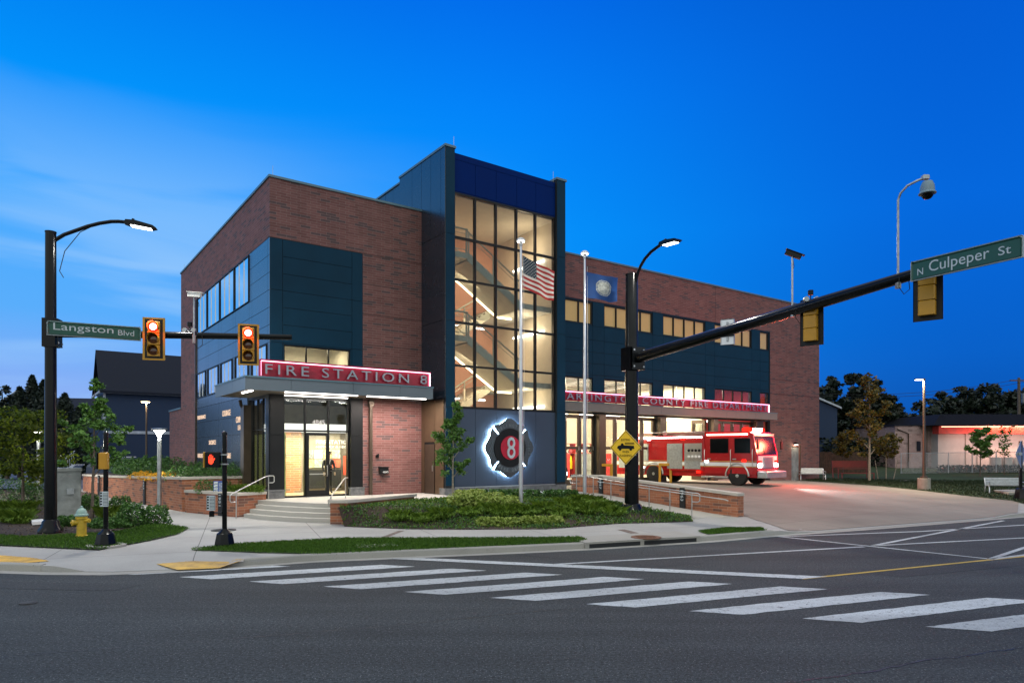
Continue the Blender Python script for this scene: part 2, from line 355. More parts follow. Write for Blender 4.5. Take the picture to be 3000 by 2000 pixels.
M['lamp_face'] = emat('lamp_face', (1,.95,.88), 12)
M['red_on'] = emat('red_signal_lit', (1,.012,.006), 4)
M['red_core'] = emat('red_signal_core', (1,.5,.35), 12)
M['hand'] = emat('hand_led', (1,.05,.02), 4)
M['word'] = emat('backlit_word', (1,.7,.5), 1.1)
M['lens_off'] = pmat('dark_lens', (.09,.03,.01), .15, coat=.5)

# ------------------------------------------------------------------ camera, sky, light
cam = bpy.data.cameras.new('camera'); cam.sensor_width = 36; cam.lens = 24.0; cam.shift_x = 0; cam.shift_y = (HY-1000)/3000
cam.clip_start = .1; cam.clip_end = 2000
co = bpy.data.objects.new('camera', cam); COL.objects.link(co); co.location = (0,0,EYE); co.rotation_euler = (R(90),0,0); sc.camera = co
sc.view_settings.view_transform = 'Standard'; sc.view_settings.look = 'None'; sc.view_settings.exposure = 0; sc.view_settings.gamma = 1
sc.cycles.use_denoising = True; sc.cycles.max_bounces = 8; sc.cycles.transparent_max_bounces = 16; sc.cycles.caustics_reflective = False; sc.cycles.caustics_refractive = False
sc.cycles.sample_clamp_indirect = 4.0

w = bpy.data.worlds.new('World'); sc.world = w; w.use_nodes = True; t = w.node_tree; t.nodes.clear()
out = t.nodes.new('ShaderNodeOutputWorld'); bg = t.nodes.new('ShaderNodeBackground')
tc = N(t, 'ShaderNodeTexCoord'); nm = N(t, 'ShaderNodeVectorMath', operation='NORMALIZE'); t.links.new(tc.outputs['Generated'], nm.inputs[0])
sx = N(t, 'ShaderNodeSeparateXYZ'); t.links.new(nm.outputs[0], sx.inputs[0])
def mth(op, a, b=None, c=None, clamp=False):
    n = N(t, 'ShaderNodeMath', operation=op, use_clamp=clamp)
    for i, q in enumerate((a, b, c)):
        if q is None: continue
        if isinstance(q, (int, float)): n.inputs[i].default_value = q
        else: t.links.new(q, n.inputs[i])
    return n.outputs[0]
def ramp(fac, stops):
    r = N(t, 'ShaderNodeValToRGB'); e = r.color_ramp.elements
    e[0].position = stops[0][0]; e[0].color = c4(stops[0][1]); e[1].position = stops[-1][0]; e[1].color = c4(stops[-1][1])
    for p, c in stops[1:-1]: x = e.new(p); x.color = c4(c)
    t.links.new(fac, r.inputs[0]); return r.outputs[0]
def mixc(f, a, b):
    m = N(t, 'ShaderNodeMix', data_type='RGBA'); t.links.new(f, m.inputs[0])
    for i, q in ((6, a), (7, b)):
        if isinstance(q, tuple): m.inputs[i].default_value = c4(q)
        else: t.links.new(q, m.inputs[i])
    return m.outputs[2]
el = sx.outputs[2]
# elevation colours of the clear twilight sky, away from and towards the last light
right = ramp(el, [(0,(.0,.075,.38)),(.12,(.0,.115,.58)),(.3,(.0,.135,.72)),(.48,(.0,.11,.66)),(.6,(.0,.09,.55))])
mid = ramp(el, [(0,(.04,.24,.8)),(.15,(.0,.28,.95)),(.3,(.0,.3,1.0)),(.45,(.0,.22,.95)),(.6,(.0,.12,.78))])
left = ramp(el, [(0,(.34,.42,.84)),(.08,(.24,.43,.92)),(.17,(.1,.42,.97)),(.3,(.06,.4,1.0)),(.42,(.0,.29,.97)),(.6,(.0,.13,.78))])
hx = mth('ARCTAN2', sx.outputs[0], sx.outputs[1])         # azimuth, 0 straight ahead, + to the right
fr = N(t, 'ShaderNodeMapRange', interpolation_type='SMOOTHSTEP', i={'From Min': -.1, 'From Max': .62}); t.links.new(hx, fr.inputs[0])
fl = N(t, 'ShaderNodeMapRange', interpolation_type='SMOOTHSTEP', i={'From Min': .12, 'From Max': -.55}); t.links.new(hx, fl.inputs[0])
col = mixc(fr.outputs[0], mid, right); col = mixc(fl.outputs[0], col, left)
# thin cirrus low on the left
mp = N(t, 'ShaderNodeMapping'); mp.inputs['Scale'].default_value = (1.5,1.5,11); mp.inputs['Rotation'].default_value = (0,R(7),R(20)); t.links.new(nm.outputs[0], mp.inputs[0])
n1 = N(t, 'ShaderNodeTexNoise', i={'Scale': 1.25, 'Detail': 5, 'Roughness': .45, 'Distortion': .8}); t.links.new(mp.outputs[0], n1.inputs[0])
cr = N(t, 'ShaderNodeMapRange', interpolation_type='SMOOTHSTEP', i={'From Min': .42, 'From Max': .66, 'To Max': .95}); t.links.new(n1.outputs[0], cr.inputs[0])
lo = N(t, 'ShaderNodeMapRange', interpolation_type='SMOOTHSTEP', i={'From Min': .46, 'From Max': .12}); t.links.new(el, lo.inputs[0])
la = N(t, 'ShaderNodeMapRange', interpolation_type='SMOOTHSTEP', i={'From Min': .0, 'From Max': -.42}); t.links.new(hx, la.inputs[0])
cf = mth('MULTIPLY', mth('MULTIPLY', cr.outputs[0], lo.outputs[0]), la.outputs[0]); col = mixc(cf, col, (.33,.6,.98))
# overhead and behind, where the last daylight lingers, the sky is paler
up = N(t, 'ShaderNodeMapRange', interpolation_type='SMOOTHSTEP', i={'From Min': .62, 'From Max': .9}); t.links.new(el, up.inputs[0])
ba = N(t, 'ShaderNodeMapRange', interpolation_type='SMOOTHSTEP', i={'From Min': .25, 'From Max': -.45}); t.links.new(sx.outputs[1], ba.inputs[0])
pf = mth('MAXIMUM', up.outputs[0], ba.outputs[0]); col = mixc(pf, col, (.9,.97,.97))
sky = N(t, 'ShaderNodeTexSky', sky_type='NISHITA', sun_disc=False, sun_elevation=R(1.5), sun_rotation=R(200))
sv = N(t, 'ShaderNodeVectorMath', operation='SCALE'); t.links.new(sky.outputs[0], sv.inputs[0]); sv.inputs['Scale'].default_value = .0015
ad = N(t, 'ShaderNodeVectorMath', operation='ADD'); t.links.new(col, ad.inputs[0]); t.links.new(sv.outputs[0], ad.inputs[1])
t.links.new(ad.outputs[0], bg.inputs[0]); bg.inputs[1].default_value = 1.0; t.links.new(bg.outputs[0], out.inputs[0])

def lamp(name, typ, loc, energy, color=(1,1,1), rot=(0,0,0), size=.3, sizey=None, spread=None, parent=None, angle=None, blend=.5):
    l = bpy.data.lights.new(name, typ); l.energy = energy; l.color = color
    if typ == 'AREA':
        l.size = size
        if sizey: l.shape = 'RECTANGLE'; l.size_y = sizey
        if spread: l.spread = spread
    elif typ == 'SPOT': l.spot_size = angle; l.spot_blend = blend; l.shadow_soft_size = size
    elif typ == 'SUN': l.angle = angle
    else: l.shadow_soft_size = size
    o = bpy.data.objects.new(name, l); COL.objects.link(o); o.location = loc; o.rotation_euler = rot; o.parent = parent; return o
lamp('sun', 'SUN', (0,0,50), .22, (1,.93,.86), (R(62),0,R(-20)), angle=R(25))

# ------------------------------------------------------------------ ground
KERB = [(-80,-10),(-40,6.5),(-24,12.2),(-16,14.2),(-11.5,14.75),(-9.7,14.45),(-8.4,14.4),(-7.2,14.72),(-5.7,15.4),(-4.57,16.0),(-.06,17.3),(2.1,18.0),(5.66,19.5),(7.75,20.7),(12,22.7),(20.3,27.0),(40,37.5),(90,66),(200,130)]
def ykerb(x):
    for (a, b), (c, d) in zip(KERB, KERB[1:]):
        if x <= c: return b+(d-b)*(x-a)/(c-a)
    return KERB[-1][1]
def hz(x, y):
    u, v = AB(x, y); h = .13
    d = (y-ykerb(x))*.9
    T = .72 if u < 24 else .72-.27*sstep(24, 41, u)
    if x > 20 or u > 41: T = .45-.1*sstep(38, 46, u)
    rise = sstep(5.0, 16.0, d)
    if u > 12.9: h = .13+(T-.13)*sstep(2.0, 13.5, d)
    elif u > -1 and v > -3: h = .13
    if y > 50: h += (y-50)*.05 if x > 12 else 0
    if x < -14: h += 0
    drop = 0
    if 8.0 < x < 20 : drop = .11*(1-sstep(0.0, 2.2, d))*sstep(8.0, 9.5, x)*(1-sstep(18,20,x))
    if -9.6 < x < -6.2: drop = .11*(1-sstep(0, 1.0, d))
    return h-drop
g = MB(); S = 600
g.quad((-S,-S,-.06),(S,-S,-.06),(S,S,-.06),(-S,S,-.06)); g.build('ground', M['earth'], kind='structure')
g = MB()
pl = [(x,y-.0) for x,y in KERB]
g.poly([(x,y+.3,0) for x,y in reversed(pl)]+[(-80,-40,0),(200,-40,0)]); g.build('road', M['asphalt'], kind='structure')
# back street and parking lot on the left
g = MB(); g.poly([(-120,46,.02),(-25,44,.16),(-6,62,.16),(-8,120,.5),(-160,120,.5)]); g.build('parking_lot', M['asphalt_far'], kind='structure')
# pavement slab following the kerb
xs = [-30,-26,-22,-18,-16,-14,-12.5,-11.5,-10.6,-9.7,-9,-8.4,-7.8,-7.2,-6.5,-5.7,-5.1]+[-4.57+i*.75 for i in range(0,34)]+[22,24,26,28,31,34,38,44,52,62,75,90]
ts = [0,.15,.4,.8,1.3,2,3,4,5,6,7,8,9.5,11,12.5,14,16,18,20,23,26,30,35,40,48,60]
g = MB(); vs = []; fs = []
ts = [-.001]+ts
for x in xs:
    for tt in ts:
        y = ykerb(x)+tt; vs.append((x, y, hz(x, y) if tt >= 0 else -.03))
n = len(ts)
for i in range(len(xs)-1):
    for j in range(n-1): fs.append((i*n+j,(i+1)*n+j,(i+1)*n+j+1,i*n+j+1))
g.sm = True; g.add(vs, fs); g.sm = False
g.build('pavement', M['concrete'], kind='structure')
# driveway apron sheet
def sheet(name, poly, mat, lift, n=1, kind='structure', hfun=None):
    """polygon fan laid over the pavement, subdivided so that it follows the levels"""
    import bmesh
    bm = bmesh.new(); f = bm.faces.new([bm.verts.new((p[0],p[1],0)) for p in poly]); bmesh.ops.triangulate(bm, faces=[f])
    for _ in range(n):
        long = [e for e in bm.edges if e.calc_length() > .9]
        if not long: break
        bmesh.ops.subdivide_edges(bm, edges=long, cuts=1); bmesh.ops.triangulate(bm, faces=[q for q in bm.faces if len(q.verts) > 3])
    for v in bm.verts: v.co.z = (hfun or hz)(v.co.x, v.co.y)+lift
    bmesh.ops.recalc_face_normals(bm, faces=bm.faces)
    me = bpy.data.meshes.new(name); bm.to_mesh(me); bm.free()
    if me.polygons and me.polygons[0].normal.z < 0: me.flip_normals()
    me.materials.append(mat); uvs(me); return link(name, me, kind=kind)
def px(poly, z=.13): return [G(a, b, z) for a, b in poly]
ap = [(8.6,21.25),(20,27.0),(24.5,33.0)]+[tuple(W(44,-1)[:2]),tuple(W(40.8,1.0)[:2]),tuple(W(13.5,1.0)[:2]),(4.3,31.2),(8.6,25.0)]
sheet('driveway', ap, M['apron'], .012, 5)
# lawn on the right
lawn = [(24.3,31.8),(20.5,27.4),(34,34.5),(60,49),(60,64),(19,64),(21.5,52)]
lawn = [(20.9,48.2),(21.9,43),(23.5,36.5),(24.3,33.2),(22.4,28.6),(34,34.7),(60,49),(62,66),(14,66),(19,56)]
sheet('lawn', lawn, M['turf'], .03, 6)
# kerb
def kerb_run(x0, x1, name, low=0.0, step=.6, z1=.15):
    g = MB(); x = x0; P0 = []
    while x < x1: P0.append(x); x += step
    P0.append(x1); vs = []; fs = []
    for x in P0:
        y = ykerb(x); vs += [(x,y-.02,0),(x,y,.0+z1-.03-low),(x+.0,y+.03,z1-low),(x-.02,y+.18,z1-low),(x-.02,y+.18,.05-low)]
    for i in range(len(P0)-1):
        for k in range(4): fs.append((i*5+k,i*5+5+k,i*5+6+k,i*5+k+1))
    fs.append((0,1,2,3,4)); fs.append(tuple(range(len(vs)-1,len(vs)-6,-1)))
    g.add(vs, fs); return g.build(name, M['kerb'], kind='structure')
kerb_run(-30, -10.0, 'kerb', step=1); kerb_run(-6.0, 1.9, 'kerb'); kerb_run(5.3, 8.0, 'kerb'); kerb_run(20.5, 60, 'kerb', step=1.5)
g = MB(); P0 = [-30,-24,-20,-16,-13,-11.5,-10.6,-9.7,-9,-8.4,-7.8,-7.2,-6.5,-5.7,-4.57,-2,0,2.1,4,5.66,7.75,10,12,16,20.3,30,40]
vs = []; fs = []
for x in P0: vs += [(x,ykerb(x)-.34,.006),(x,ykerb(x)+.02,.008)]
for i in range(len(P0)-1): fs.append((2*i,2*i+2,2*i+3,2*i+1))
g.add(vs, fs); g.build('gutter', M['kerb'], kind='structure')
# storm drain inlet: thick lid, black block standing in for the shaded throat
g = MB(); g.cur = 0
a, b = (1.9, ykerb(1.9)), (5.3, ykerb(5.3)); d = Vector((b[0]-a[0], b[1]-a[1], 0)).normalized(); nn = Vector((-d.y, d.x, 0))
A = Vector((*a,0)); B = Vector((*b,0)); q = lambda p, k: (p+nn*k)
def xyp(*ps): return [(p.x, p.y) for p in ps]
g.prism(xyp(q(A,-.06), q(B,-.06), q(B,1.15), q(A,1.15)), .12, .17); g.cur = 1
g.prism(xyp(q(A,-.04), q(B,-.04), q(B,.1), q(A,.1)), .002, .119); g.cur = 0
for k in (A, A+d*1.7, B-d*.12): g.prism(xyp(q(k,-.05), q(k+d*.12,-.05), q(k+d*.12,.2), q(k,.2)), 0, .12)
dr = g.build('storm_drain', [M['kerb'], M['joint']], label='wide concrete storm drain inlet with a dark slot in the kerb', cat='drain')
def disc(name, px_, py_, r, z, mat, label, cat, rim=None):
    x, y = G(px_, py_, z); g = MB(); g.cyl(0,0,-.01,.012,r,n=28)
    for k in range(-3, 4): g.box(-r*.62, r*.62, k*r*.22-.012, k*r*.22+.012, .012, .018)
    if rim: g.cur = 1; g.lathe([(r,0),(r+.07,0),(r+.07,.014),(r,.014)], n=28)
    o = g.build(name, [mat, rim] if rim else mat, label=label, cat=cat); o.location = (x, y, z); return o
M['rust'] = pmat('rusty_iron', (.17,.075,.04), .8, var=.25, scale=10)
M['iron'] = pmat('cast_iron', (.05,.05,.05), .7, var=.3, scale=12)
disc('manhole_cover', 1893, 1573, .42, .172, M['rust'], 'rusty round iron cover set in the drain slab by the kerb', 'manhole cover')
disc('manhole_cover', 82, 1766, .13, .004, M['iron'], 'small round valve cover in the asphalt at the left', 'manhole cover')
disc('manhole_cover', 655, 1552, .36, .14, M['iron'], 'dark iron cover in the paving below the entrance steps', 'manhole cover')
def slab(name, poly, z, mat, h=.02, **kw):
    g = MB(); g.prism(poly, z-.02, z+h); return g.build(name, mat, **kw)
slab('utility_cover', px([(1040,1600),(1150,1597),(1170,1603),(1050,1609)]), .15, M['kerb'], .03, label='pale concrete utility lid set in the grass verge', cat='cover')
slab('utility_cover', px([(1475,1581),(1500,1577),(1570,1577),(1590,1582)]), .15, M['iron'], .03, label='dark utility lid at the back of the grass verge', cat='cover')
# brown paver bands across the pavement
for p in ([(1120,1579),(1100,1579),(1168,1554),(1185,1554)], [(1808,1551),(1830,1550),(1895,1567),(1870,1569)]):
    g = MB(); g.poly([(a,b,.136) for a,b in px(p, .13)]); g.build('paver_band', M['bronze_pav'] if 'bronze_pav' in M else M.setdefault('bronze_pav', ground_mat('brown_pavers', (.17,.13,.11), .2, .1, None, joints=(.2, R(22)))), kind='structure')
# tactile plates 
for nme, p, lab in (('tactile_paving', [(458,1649),(560,1643),(690,1640),(718,1645),(640,1655),(520,1660)], 'worn yellow tactile plate at the ramp below the crossing light'),
               ('tactile_paving', [(-40,1632),(20,1633),(100,1640),(145,1649),(60,1656),(-40,1655)], 'worn yellow tactile plate at the far left ramp')):
    q = px(p, .09)
    o = sheet(nme, q, M['tactile'], .012, 3, kind=None); o['label'] = lab; o['category'] = 'tactile paving'
    g = MB(); x0 = min(a for a,b in q); x1 = max(a for a,b in q); y0 = min(b for a,b in q); y1 = max(b for a,b in q)
    def inside(x, y):
        c = False
        for (ax, ay), (bx, by) in zip(q, q[1:]+q[:1]):
            if (ay > y) != (by > y) and x < (bx-ax)*(y-ay)/(by-ay)+ax: c = not c
        return c
    x = x0
    while x < x1:
        y = y0
        while y < y1:
            if inside(x, y): g.cyl(x, y, hz(x,y)+.012, hz(x,y)+.019, .016, .011, n=6)
            y += .06
        x += .06
    base_v = [tuple(v.co) for v in o.data.vertices]; n0 = len(base_v); fs0 = [tuple(p.vertices) for p in o.data.polygons]
    me = bpy.data.meshes.new('tactile_paving'); me.from_pydata(base_v+g.v, [], fs0+[tuple(i+n0 for i in f) for f in g.f]); me.materials.append(M['tactile']); o.data = me
# road markings
paint = ground_mat('road_paint', (.5,.53,.54), .1, .2, (.25,.27,.28), crack=1.0, rough=.7, bump=.4, bs=130, stain=(.36,.385,.4), chips=(.1,.105,.11), lanes=R(22))
def strip(name, polys, mat, z=.005):
    g = MB()
    for p in polys: g.poly([(a,b,z) for a,b in p])
    return g.build(name, mat, kind='structure')
st = []
for i in range(-1, 12):
    a = Vector((-6.77+1.6*i, 13.88-.494*i))
    if i == -1: a = Vector((-8.3,14.25)); 
    r_ = Vector((3.85,1.49)) if i > -1 else Vector((2.9,1.02)); k_ = Vector((.77,-.25)) if i > -1 else Vector((.5,-.12))
    j = lambda: Vector((random.uniform(-.02,.02), random.uniform(-.02,.02)))
    b = a+k_; c = b+r_; d_ = a+r_
    # slightly worn outline
    edge = lambda p, q_, n: [p+(q_-p)*k/n+j()*.7 for k in range(n)]
    st.append([(v.x,v.y) for v in edge(a,b,6)+edge(b,c,24)+edge(c,d_,6)+edge(d_,a,24)])
strip('crosswalk_marking', st, paint)
def line(pts, wd, z=.005):
    res = []
    for (a, b) in zip(pts, pts[1:]):
        a = Vector(a); b = Vector(b); d = (b-a).normalized(); n_ = Vector((-d.y,d.x))*wd/2
        res.append([tuple(a-n_),tuple(b-n_),tuple(b+n_),tuple(a+n_)])
    return res
GP = lambda a, b: G(a, b, 0)
strip('stop_line', [[GP(1125,1636),GP(2350,1695.5),GP(2425,1689),GP(1235,1634)]], paint, .009)
wl = []
for pts in ([(2280,1571),(2906,1637.5)], [(2557,1597.7),(2940,1524.5)], [(2897,1638.5),(3000,1604),(3300,1520)], [(2557,1598),(3100,1570)], [(2531,1601),(1620,1653)], [(2290,1571.5),(2700,1556),(3100,1531)], [(2905,1637.5),(3150,1606)]):
    wl += line([GP(*p) for p in pts], .13, .005)
strip('lane_line', wl, paint, .0065)
yp = pmat('yellow_road_paint', (.5,.33,.05), .7, var=.15, scale=5)
yl = line([GP(2349,1695), GP(3100,1619)], .11)
strip('centre_line', yl, yp, .0055)
# tar seams in the asphalt
tar = pmat('tar_seam', (.012,.013,.014), .5)
def seam(pts, wd=.018, jit=.02, z=.004):
    g = MB(); L_ = []
    for a, b in zip(pts, pts[1:]):
        a = Vector(GP(*a)); b = Vector(GP(*b)); n_ = max(2, int((b-a).length/.12))
        for k in range(n_): L_.append(a+(b-a)*k/n_)
    off = 0; vs = []; fs = []
    for k in range(len(L_)-1):
        d = (L_[k+1]-L_[k]).normalized(); nn_ = Vector((-d.y,d.x)); off = off*.8+random.uniform(-jit,jit)
        w_ = wd*random.uniform(.25,1.2); c = L_[k]+nn_*off; vs += [(*(c-nn_*w_/2),z),(*(c+nn_*w_/2),z)]
    for k in range(len(vs)//2-1): fs.append((2*k,2*k+2,2*k+3,2*k+1))
    g.add(vs, fs); return g.build('road_seam', tar, kind='structure')
seam([(-60,1932),(0,1926),(1000,1843),(1723,1777)]); seam([(2200,2010),(2560,1960),(3040,1893)], .03, .03)
seam([(1000,1870),(1130,1855),(1300,1835)], .008, .05); seam([(1400,1950),(1600,1935),(1700,1915),(2000,1895)], .009, .06); seam([(120,1960),(240,1930),(420,1912),(640,1905)], .007, .05)
seam([(580,1905),(620,1890),(600,1915)], .008, .05); seam([(2350,1735),(2560,1715),(3060,1668)], .012, .03)
seam([(1510,1822),(1560,1840),(1600,1850)], .008, .05); seam([(1950,1800),(1990,1812),(1985,1822)],.008,.04)

patch = ground_mat('asphalt_patch', (.027,.032,.034), .2, .6, (.12,.125,.13), crack=.5, rough=.85, bump=.8, bs=62)
for pl_ in ([(1500,1622),(1640,1612),(2060,1650),(1900,1664)], [(-60,1700),(420,1712),(330,1730),(-60,1722)], [(2560,1680),(3060,1636),(3060,1650),(2640,1690)]):
    g = MB(); g.poly([(a,c,.0035) for a,c in [GP(*q) for q in pl_]]); g.build('asphalt_patch', patch, kind='structure')
# mulch beds
bedL = px([(551,1549.6),(518,1566),(435,1585),(290,1612),(62,1601.5),(-200,1590)], .13)+[(-31,24),(-34,40),(-30,44)]+px([(242,1441),(282,1444),(356,1502),(485,1535)], .13)
sheet('planting_bed', bedL, M['soil'], .02, 6)
lawnL = px([(551,1549.6),(518,1566),(435,1585),(290,1612),(62,1601.5),(-200,1590),(-200,1555),(60,1575),(330,1563),(430,1540),(500,1541)], .13)
sheet('grass_verge', lawnL, M['turf'], .032, 6)
v1 = px([(557,1612),(700,1596),(1000,1580),(1595,1578),(1697,1575.5),(1718,1584),(1697,1589),(1493,1598.5),(1000,1621),(930,1624),(700,1617)], .13)
v2 = px([(2049,1558),(2127,1549),(2229,1549),(2240,1555),(2076,1566)], .13)
sheet('grass_verge', v1, M['turf'], .015, 6); sheet('grass_verge', v2, M['turf'], .015, 5)
# central mound
FR = px([(1009,1542),(1100,1546),(1200,1549.6),(1350,1551),(1600,1550),(1810,1534),(1920,1531),(2031,1528)], .13)
BK = [(-5.75,22.6),(-4.6,24.6),(-3.8,26.0),(-1.8,27.4),(.6,28.9),(2.5,29.6),(3.2,29.0),(5.0,26.9),(6.4,24.6)]
def lerp_poly(pl_, x):
    if x <= pl_[0][0]: return pl_[0][1]
    for (a, b), (c, d) in zip(pl_, pl_[1:]):
        if x <= c: return b+(d-b)*(x-a)/max(c-a,1e-6)
    return pl_[-1][1]
def mound(x, y):
    f = lerp_poly(FR, x); b = lerp_poly(BK, x); t_ = min(max((y-f)/max(b-f,.05), 0), 1)
    ex = sstep(6.6, 2.5, x) if x > 2.5 else 1
    return .14+(.56*sstep(0, .52, t_))*(1 if x < 2.5 else max(0, 1-(x-2.5)/4.2))
sheet('planted_mound', FR+list(reversed(BK)), M['soil'], 0, 6, hfun=mound)
# plaza in front of the doors and curved steps
TOP = [(-9.45,25.75),(-8.6,25.15),(-7.7,24.62),(-7.0,24.25),(-6.3,24.0)]
BOT = [(-9.95,24.75),(-9.1,24.0),(-7.97,23.35),(-7.0,22.95),(-5.95,22.75)]
pz = TOP+[(-5.5,22.9),(-4.6,24.6),(-3.8,26.0),(-1.8,27.4),(.6,28.9),(2.5,29.6),(3.4,30.3)]+[tuple(W(13.4,-2.6)[:2]),tuple(W(13.4,1.6)[:2]),tuple(W(-.6,1.2)[:2]),tuple(W(-.6,-.3)[:2])]
g = MB(); g.prism(pz, .1, .715); g.build('plaza', M['step'], kind='structure')
for k in range(3):
    f = (3-k)/4.0
    fr_ = [(a[0]+(b[0]-a[0])*f, a[1]+(b[1]-a[1])*f) for a, b in zip(TOP, BOT)]
    ins = [(a[0]+(b[0]-a[0])*(f-.3), a[1]+(b[1]-a[1])*(f-.3)) for a, b in zip(TOP, BOT)]
    g = MB(); g.prism(fr_+list(reversed([(p[0],p[1]+.3) for p in TOP])), .1, .13+.146*(k+1)); g.build('step', M['step'], kind='structure')

# ------------------------------------------------------------------ fire station
fs_ = thing('fire_station', 'three storey red brick and dark metal fire station with glowing glass stair tower', 'building', W(0,0,0), TH)
def wall(g, m, a0, a1, b0, b1, th, holes=()):
    """slab in the plane (a, b); m(a, b, d) gives the point at depth d; holes cut right through with reveals"""
    A = sorted({a0, a1, *[min(max(x,a0),a1) for h in holes for x in h[:2]]}); B = sorted({b0, b1, *[min(max(x,b0),b1) for h in holes for x in h[2:]]})
    solid = lambda i, j: 0 <= i < len(A)-1 and 0 <= j < len(B)-1 and not any(h[0] <= (A[i]+A[i+1])/2 <= h[1] and h[2] <= (B[j]+B[j+1])/2 <= h[3] for h in holes)
    for i in range(len(A)-1):
        for j in range(len(B)-1):
            if not solid(i, j): continue
            p = lambda a, b, d: m(a, b, d)
            a, c, b, e = A[i], A[i+1], B[j], B[j+1]
            g.quad(p(a,b,0),p(c,b,0),p(c,e,0),p(a,e,0)); g.quad(p(a,b,th),p(a,e,th),p(c,e,th),p(c,b,th))
            if not solid(i-1,j): g.quad(p(a,b,0),p(a,e,0),p(a,e,th),p(a,b,th))
            if not solid(i+1,j): g.quad(p(c,b,0),p(c,b,th),p(c,e,th),p(c,e,0))
            if not solid(i,j-1): g.quad(p(a,b,0),p(a,b,th),p(c,b,th),p(c,b,0))
            if not solid(i,j+1): g.quad(p(a,e,0),p(c,e,0),p(c,e,th),p(a,e,th))
def fu(v0): return lambda a, b, d: (a, v0+d, b)        # wall facing -v
def fv(u0): return lambda a, b, d: (u0+d, -a, b)       # wall facing -u (a runs along -v so that it reads left to right)
def panels(g, cells, v0, gap=.009, th=.02):
    for a0, a1, b0, b1 in cells: g.box(a0+gap, a1-gap, v0-th, v0, b0+gap, b1-gap)
def panels_side(g, cells, u0, gap=.009, th=.02):
    for a0, a1, b0, b1 in cells: g.box(u0-th, u0, a0+gap, a1-gap, b0+gap, b1-gap)
def minus(cells, holes):
    res = []
    for c in cells:
        hit = [h for h in holes if h[0] < c[1]-.01 and h[1] > c[0]+.01 and h[2] < c[3]-.01 and h[3] > c[2]+.01]
        if not hit: res.append(c); continue
        A = sorted({c[0], c[1], *[min(max(x,c[0]),c[1]) for h in hit for x in h[:2]]}); B = sorted({c[2], c[3], *[min(max(x,c[2]),c[3]) for h in hit for x in h[2:]]})
        for i in range(len(A)-1):
            for j in range(len(B)-1):
                ma, mb_ = (A[i]+A[i+1])/2, (B[j]+B[j+1])/2
                if not any(h[0] <= ma <= h[1] and h[2] <= mb_ <= h[3] for h in hit): res.append((A[i],A[i+1],B[j],B[j+1]))
    return res
def glazing(root, name, cols, rows, v0, gm, fm, side=None, fr=.05, dep=.09, shade=None, sub=0):
    """one window: frame part with pane sub-part; cols/rows are the bar positions"""
    f = MB(); p = MB()
    def bx(g, a0, a1, b0, b1, d0, d1):
        if side is None: g.box(a0,a1,v0+d0,v0+d1,b0,b1)
        else: g.box(side+d0,side+d1,a0,a1,b0,b1)
    h = fr/2
    for k, c in enumerate(cols):
        a0, a1 = (c-h, c+h) if 0 < k < len(cols)-1 else ((c, c+fr) if k == 0 else (c-fr, c))
        bx(f, a0, a1, rows[0]+fr, rows[-1]-fr, 0, dep)
    for k, r_ in enumerate(rows):
        b0, b1 = (r_-h, r_+h) if 0 < k < len(rows)-1 else ((r_, r_+fr) if k == 0 else (r_-fr, r_))
        bx(f, cols[0], cols[-1], b0, b1, .003, dep-.003)
    w_ = f.build(name, fm, root)
    bx(p, cols[0]+.02, cols[-1]-.02, rows[0]+.02, rows[-1]-.02, .045, .053); p.build('pane', gm, w_)
    if sub: fm = M['alu']
    if shade:
        s = MB(); bx(s, cols[0]+.02, cols[-1]-.02, rows[0]+.02, rows[-1]-.02, dep+.05, dep+.06); s.build('blind', shade, w_)
    if sub:
        s = MB()
        for a, b in zip(cols, cols[1:]):
            for k in range(1, sub): c = a+(b-a)*k/sub; bx(s, c-.005, c+.005, rows[0]+fr, rows[-1]-fr, .02, .05)
        s.build('muntin', fm, w_)
    return w_
ZT = 13.2
# mural behind the side glass
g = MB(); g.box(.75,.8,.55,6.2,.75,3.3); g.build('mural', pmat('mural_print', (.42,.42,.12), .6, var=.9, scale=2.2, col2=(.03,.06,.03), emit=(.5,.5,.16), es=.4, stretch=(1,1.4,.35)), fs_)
# --- left block: shell
g = MB()
wall(g, fu(0), 0, 6.65, 10.88, ZT, .3)
wall(g, fu(0), 3.85, 6.65, .70, 10.88, .3)
for z in (9.55, 8.2, 6.9, 5.6): pass
wall(g, fv(0), -17.94, -.3, 10.88, ZT, .3)
wall(g, fv(0), -17.94, -13.52, .2, 10.88, .3)
g.box(.3,6.65,17.64,17.94,.2,ZT)
g.build('brick_wall', M['brick'], fs_)
g = MB()
for z in (10.88, 9.62, 8.34, 7.06, 5.78):
    g.box(3.85, 6.648, -.006, .004, z-.008, z+.008)
g.box(0, 3.85, -.004, .004, 10.868, 10.89); g.box(-.004, .004, 0, 13.52, 10.868, 10.89)
g.build('brick_joint', M['joint'], fs_)
g = MB(); g.box(0,6.6,17.95,21.8,.1,5.1); ax = g.build('rear_wing', M['brick'], fs_)
g = MB(); g.box(-.05,6.6,17.95,21.85,5.1,5.2); g.build('coping', M['coping'], ax)
g = MB(); g.box(-.05,6.7,-.05,.35,ZT,ZT+.09); g.box(-.05,.35,.35,17.99,ZT,ZT+.09); g.build('coping', M['coping'], fs_)
g = MB(); g.box(.3,6.6,.3,17.6,12.6,12.7); g.box(13.3,40.6,1.4,20,12.6,12.7); g.build('flat_roof', M['stone'], fs_)
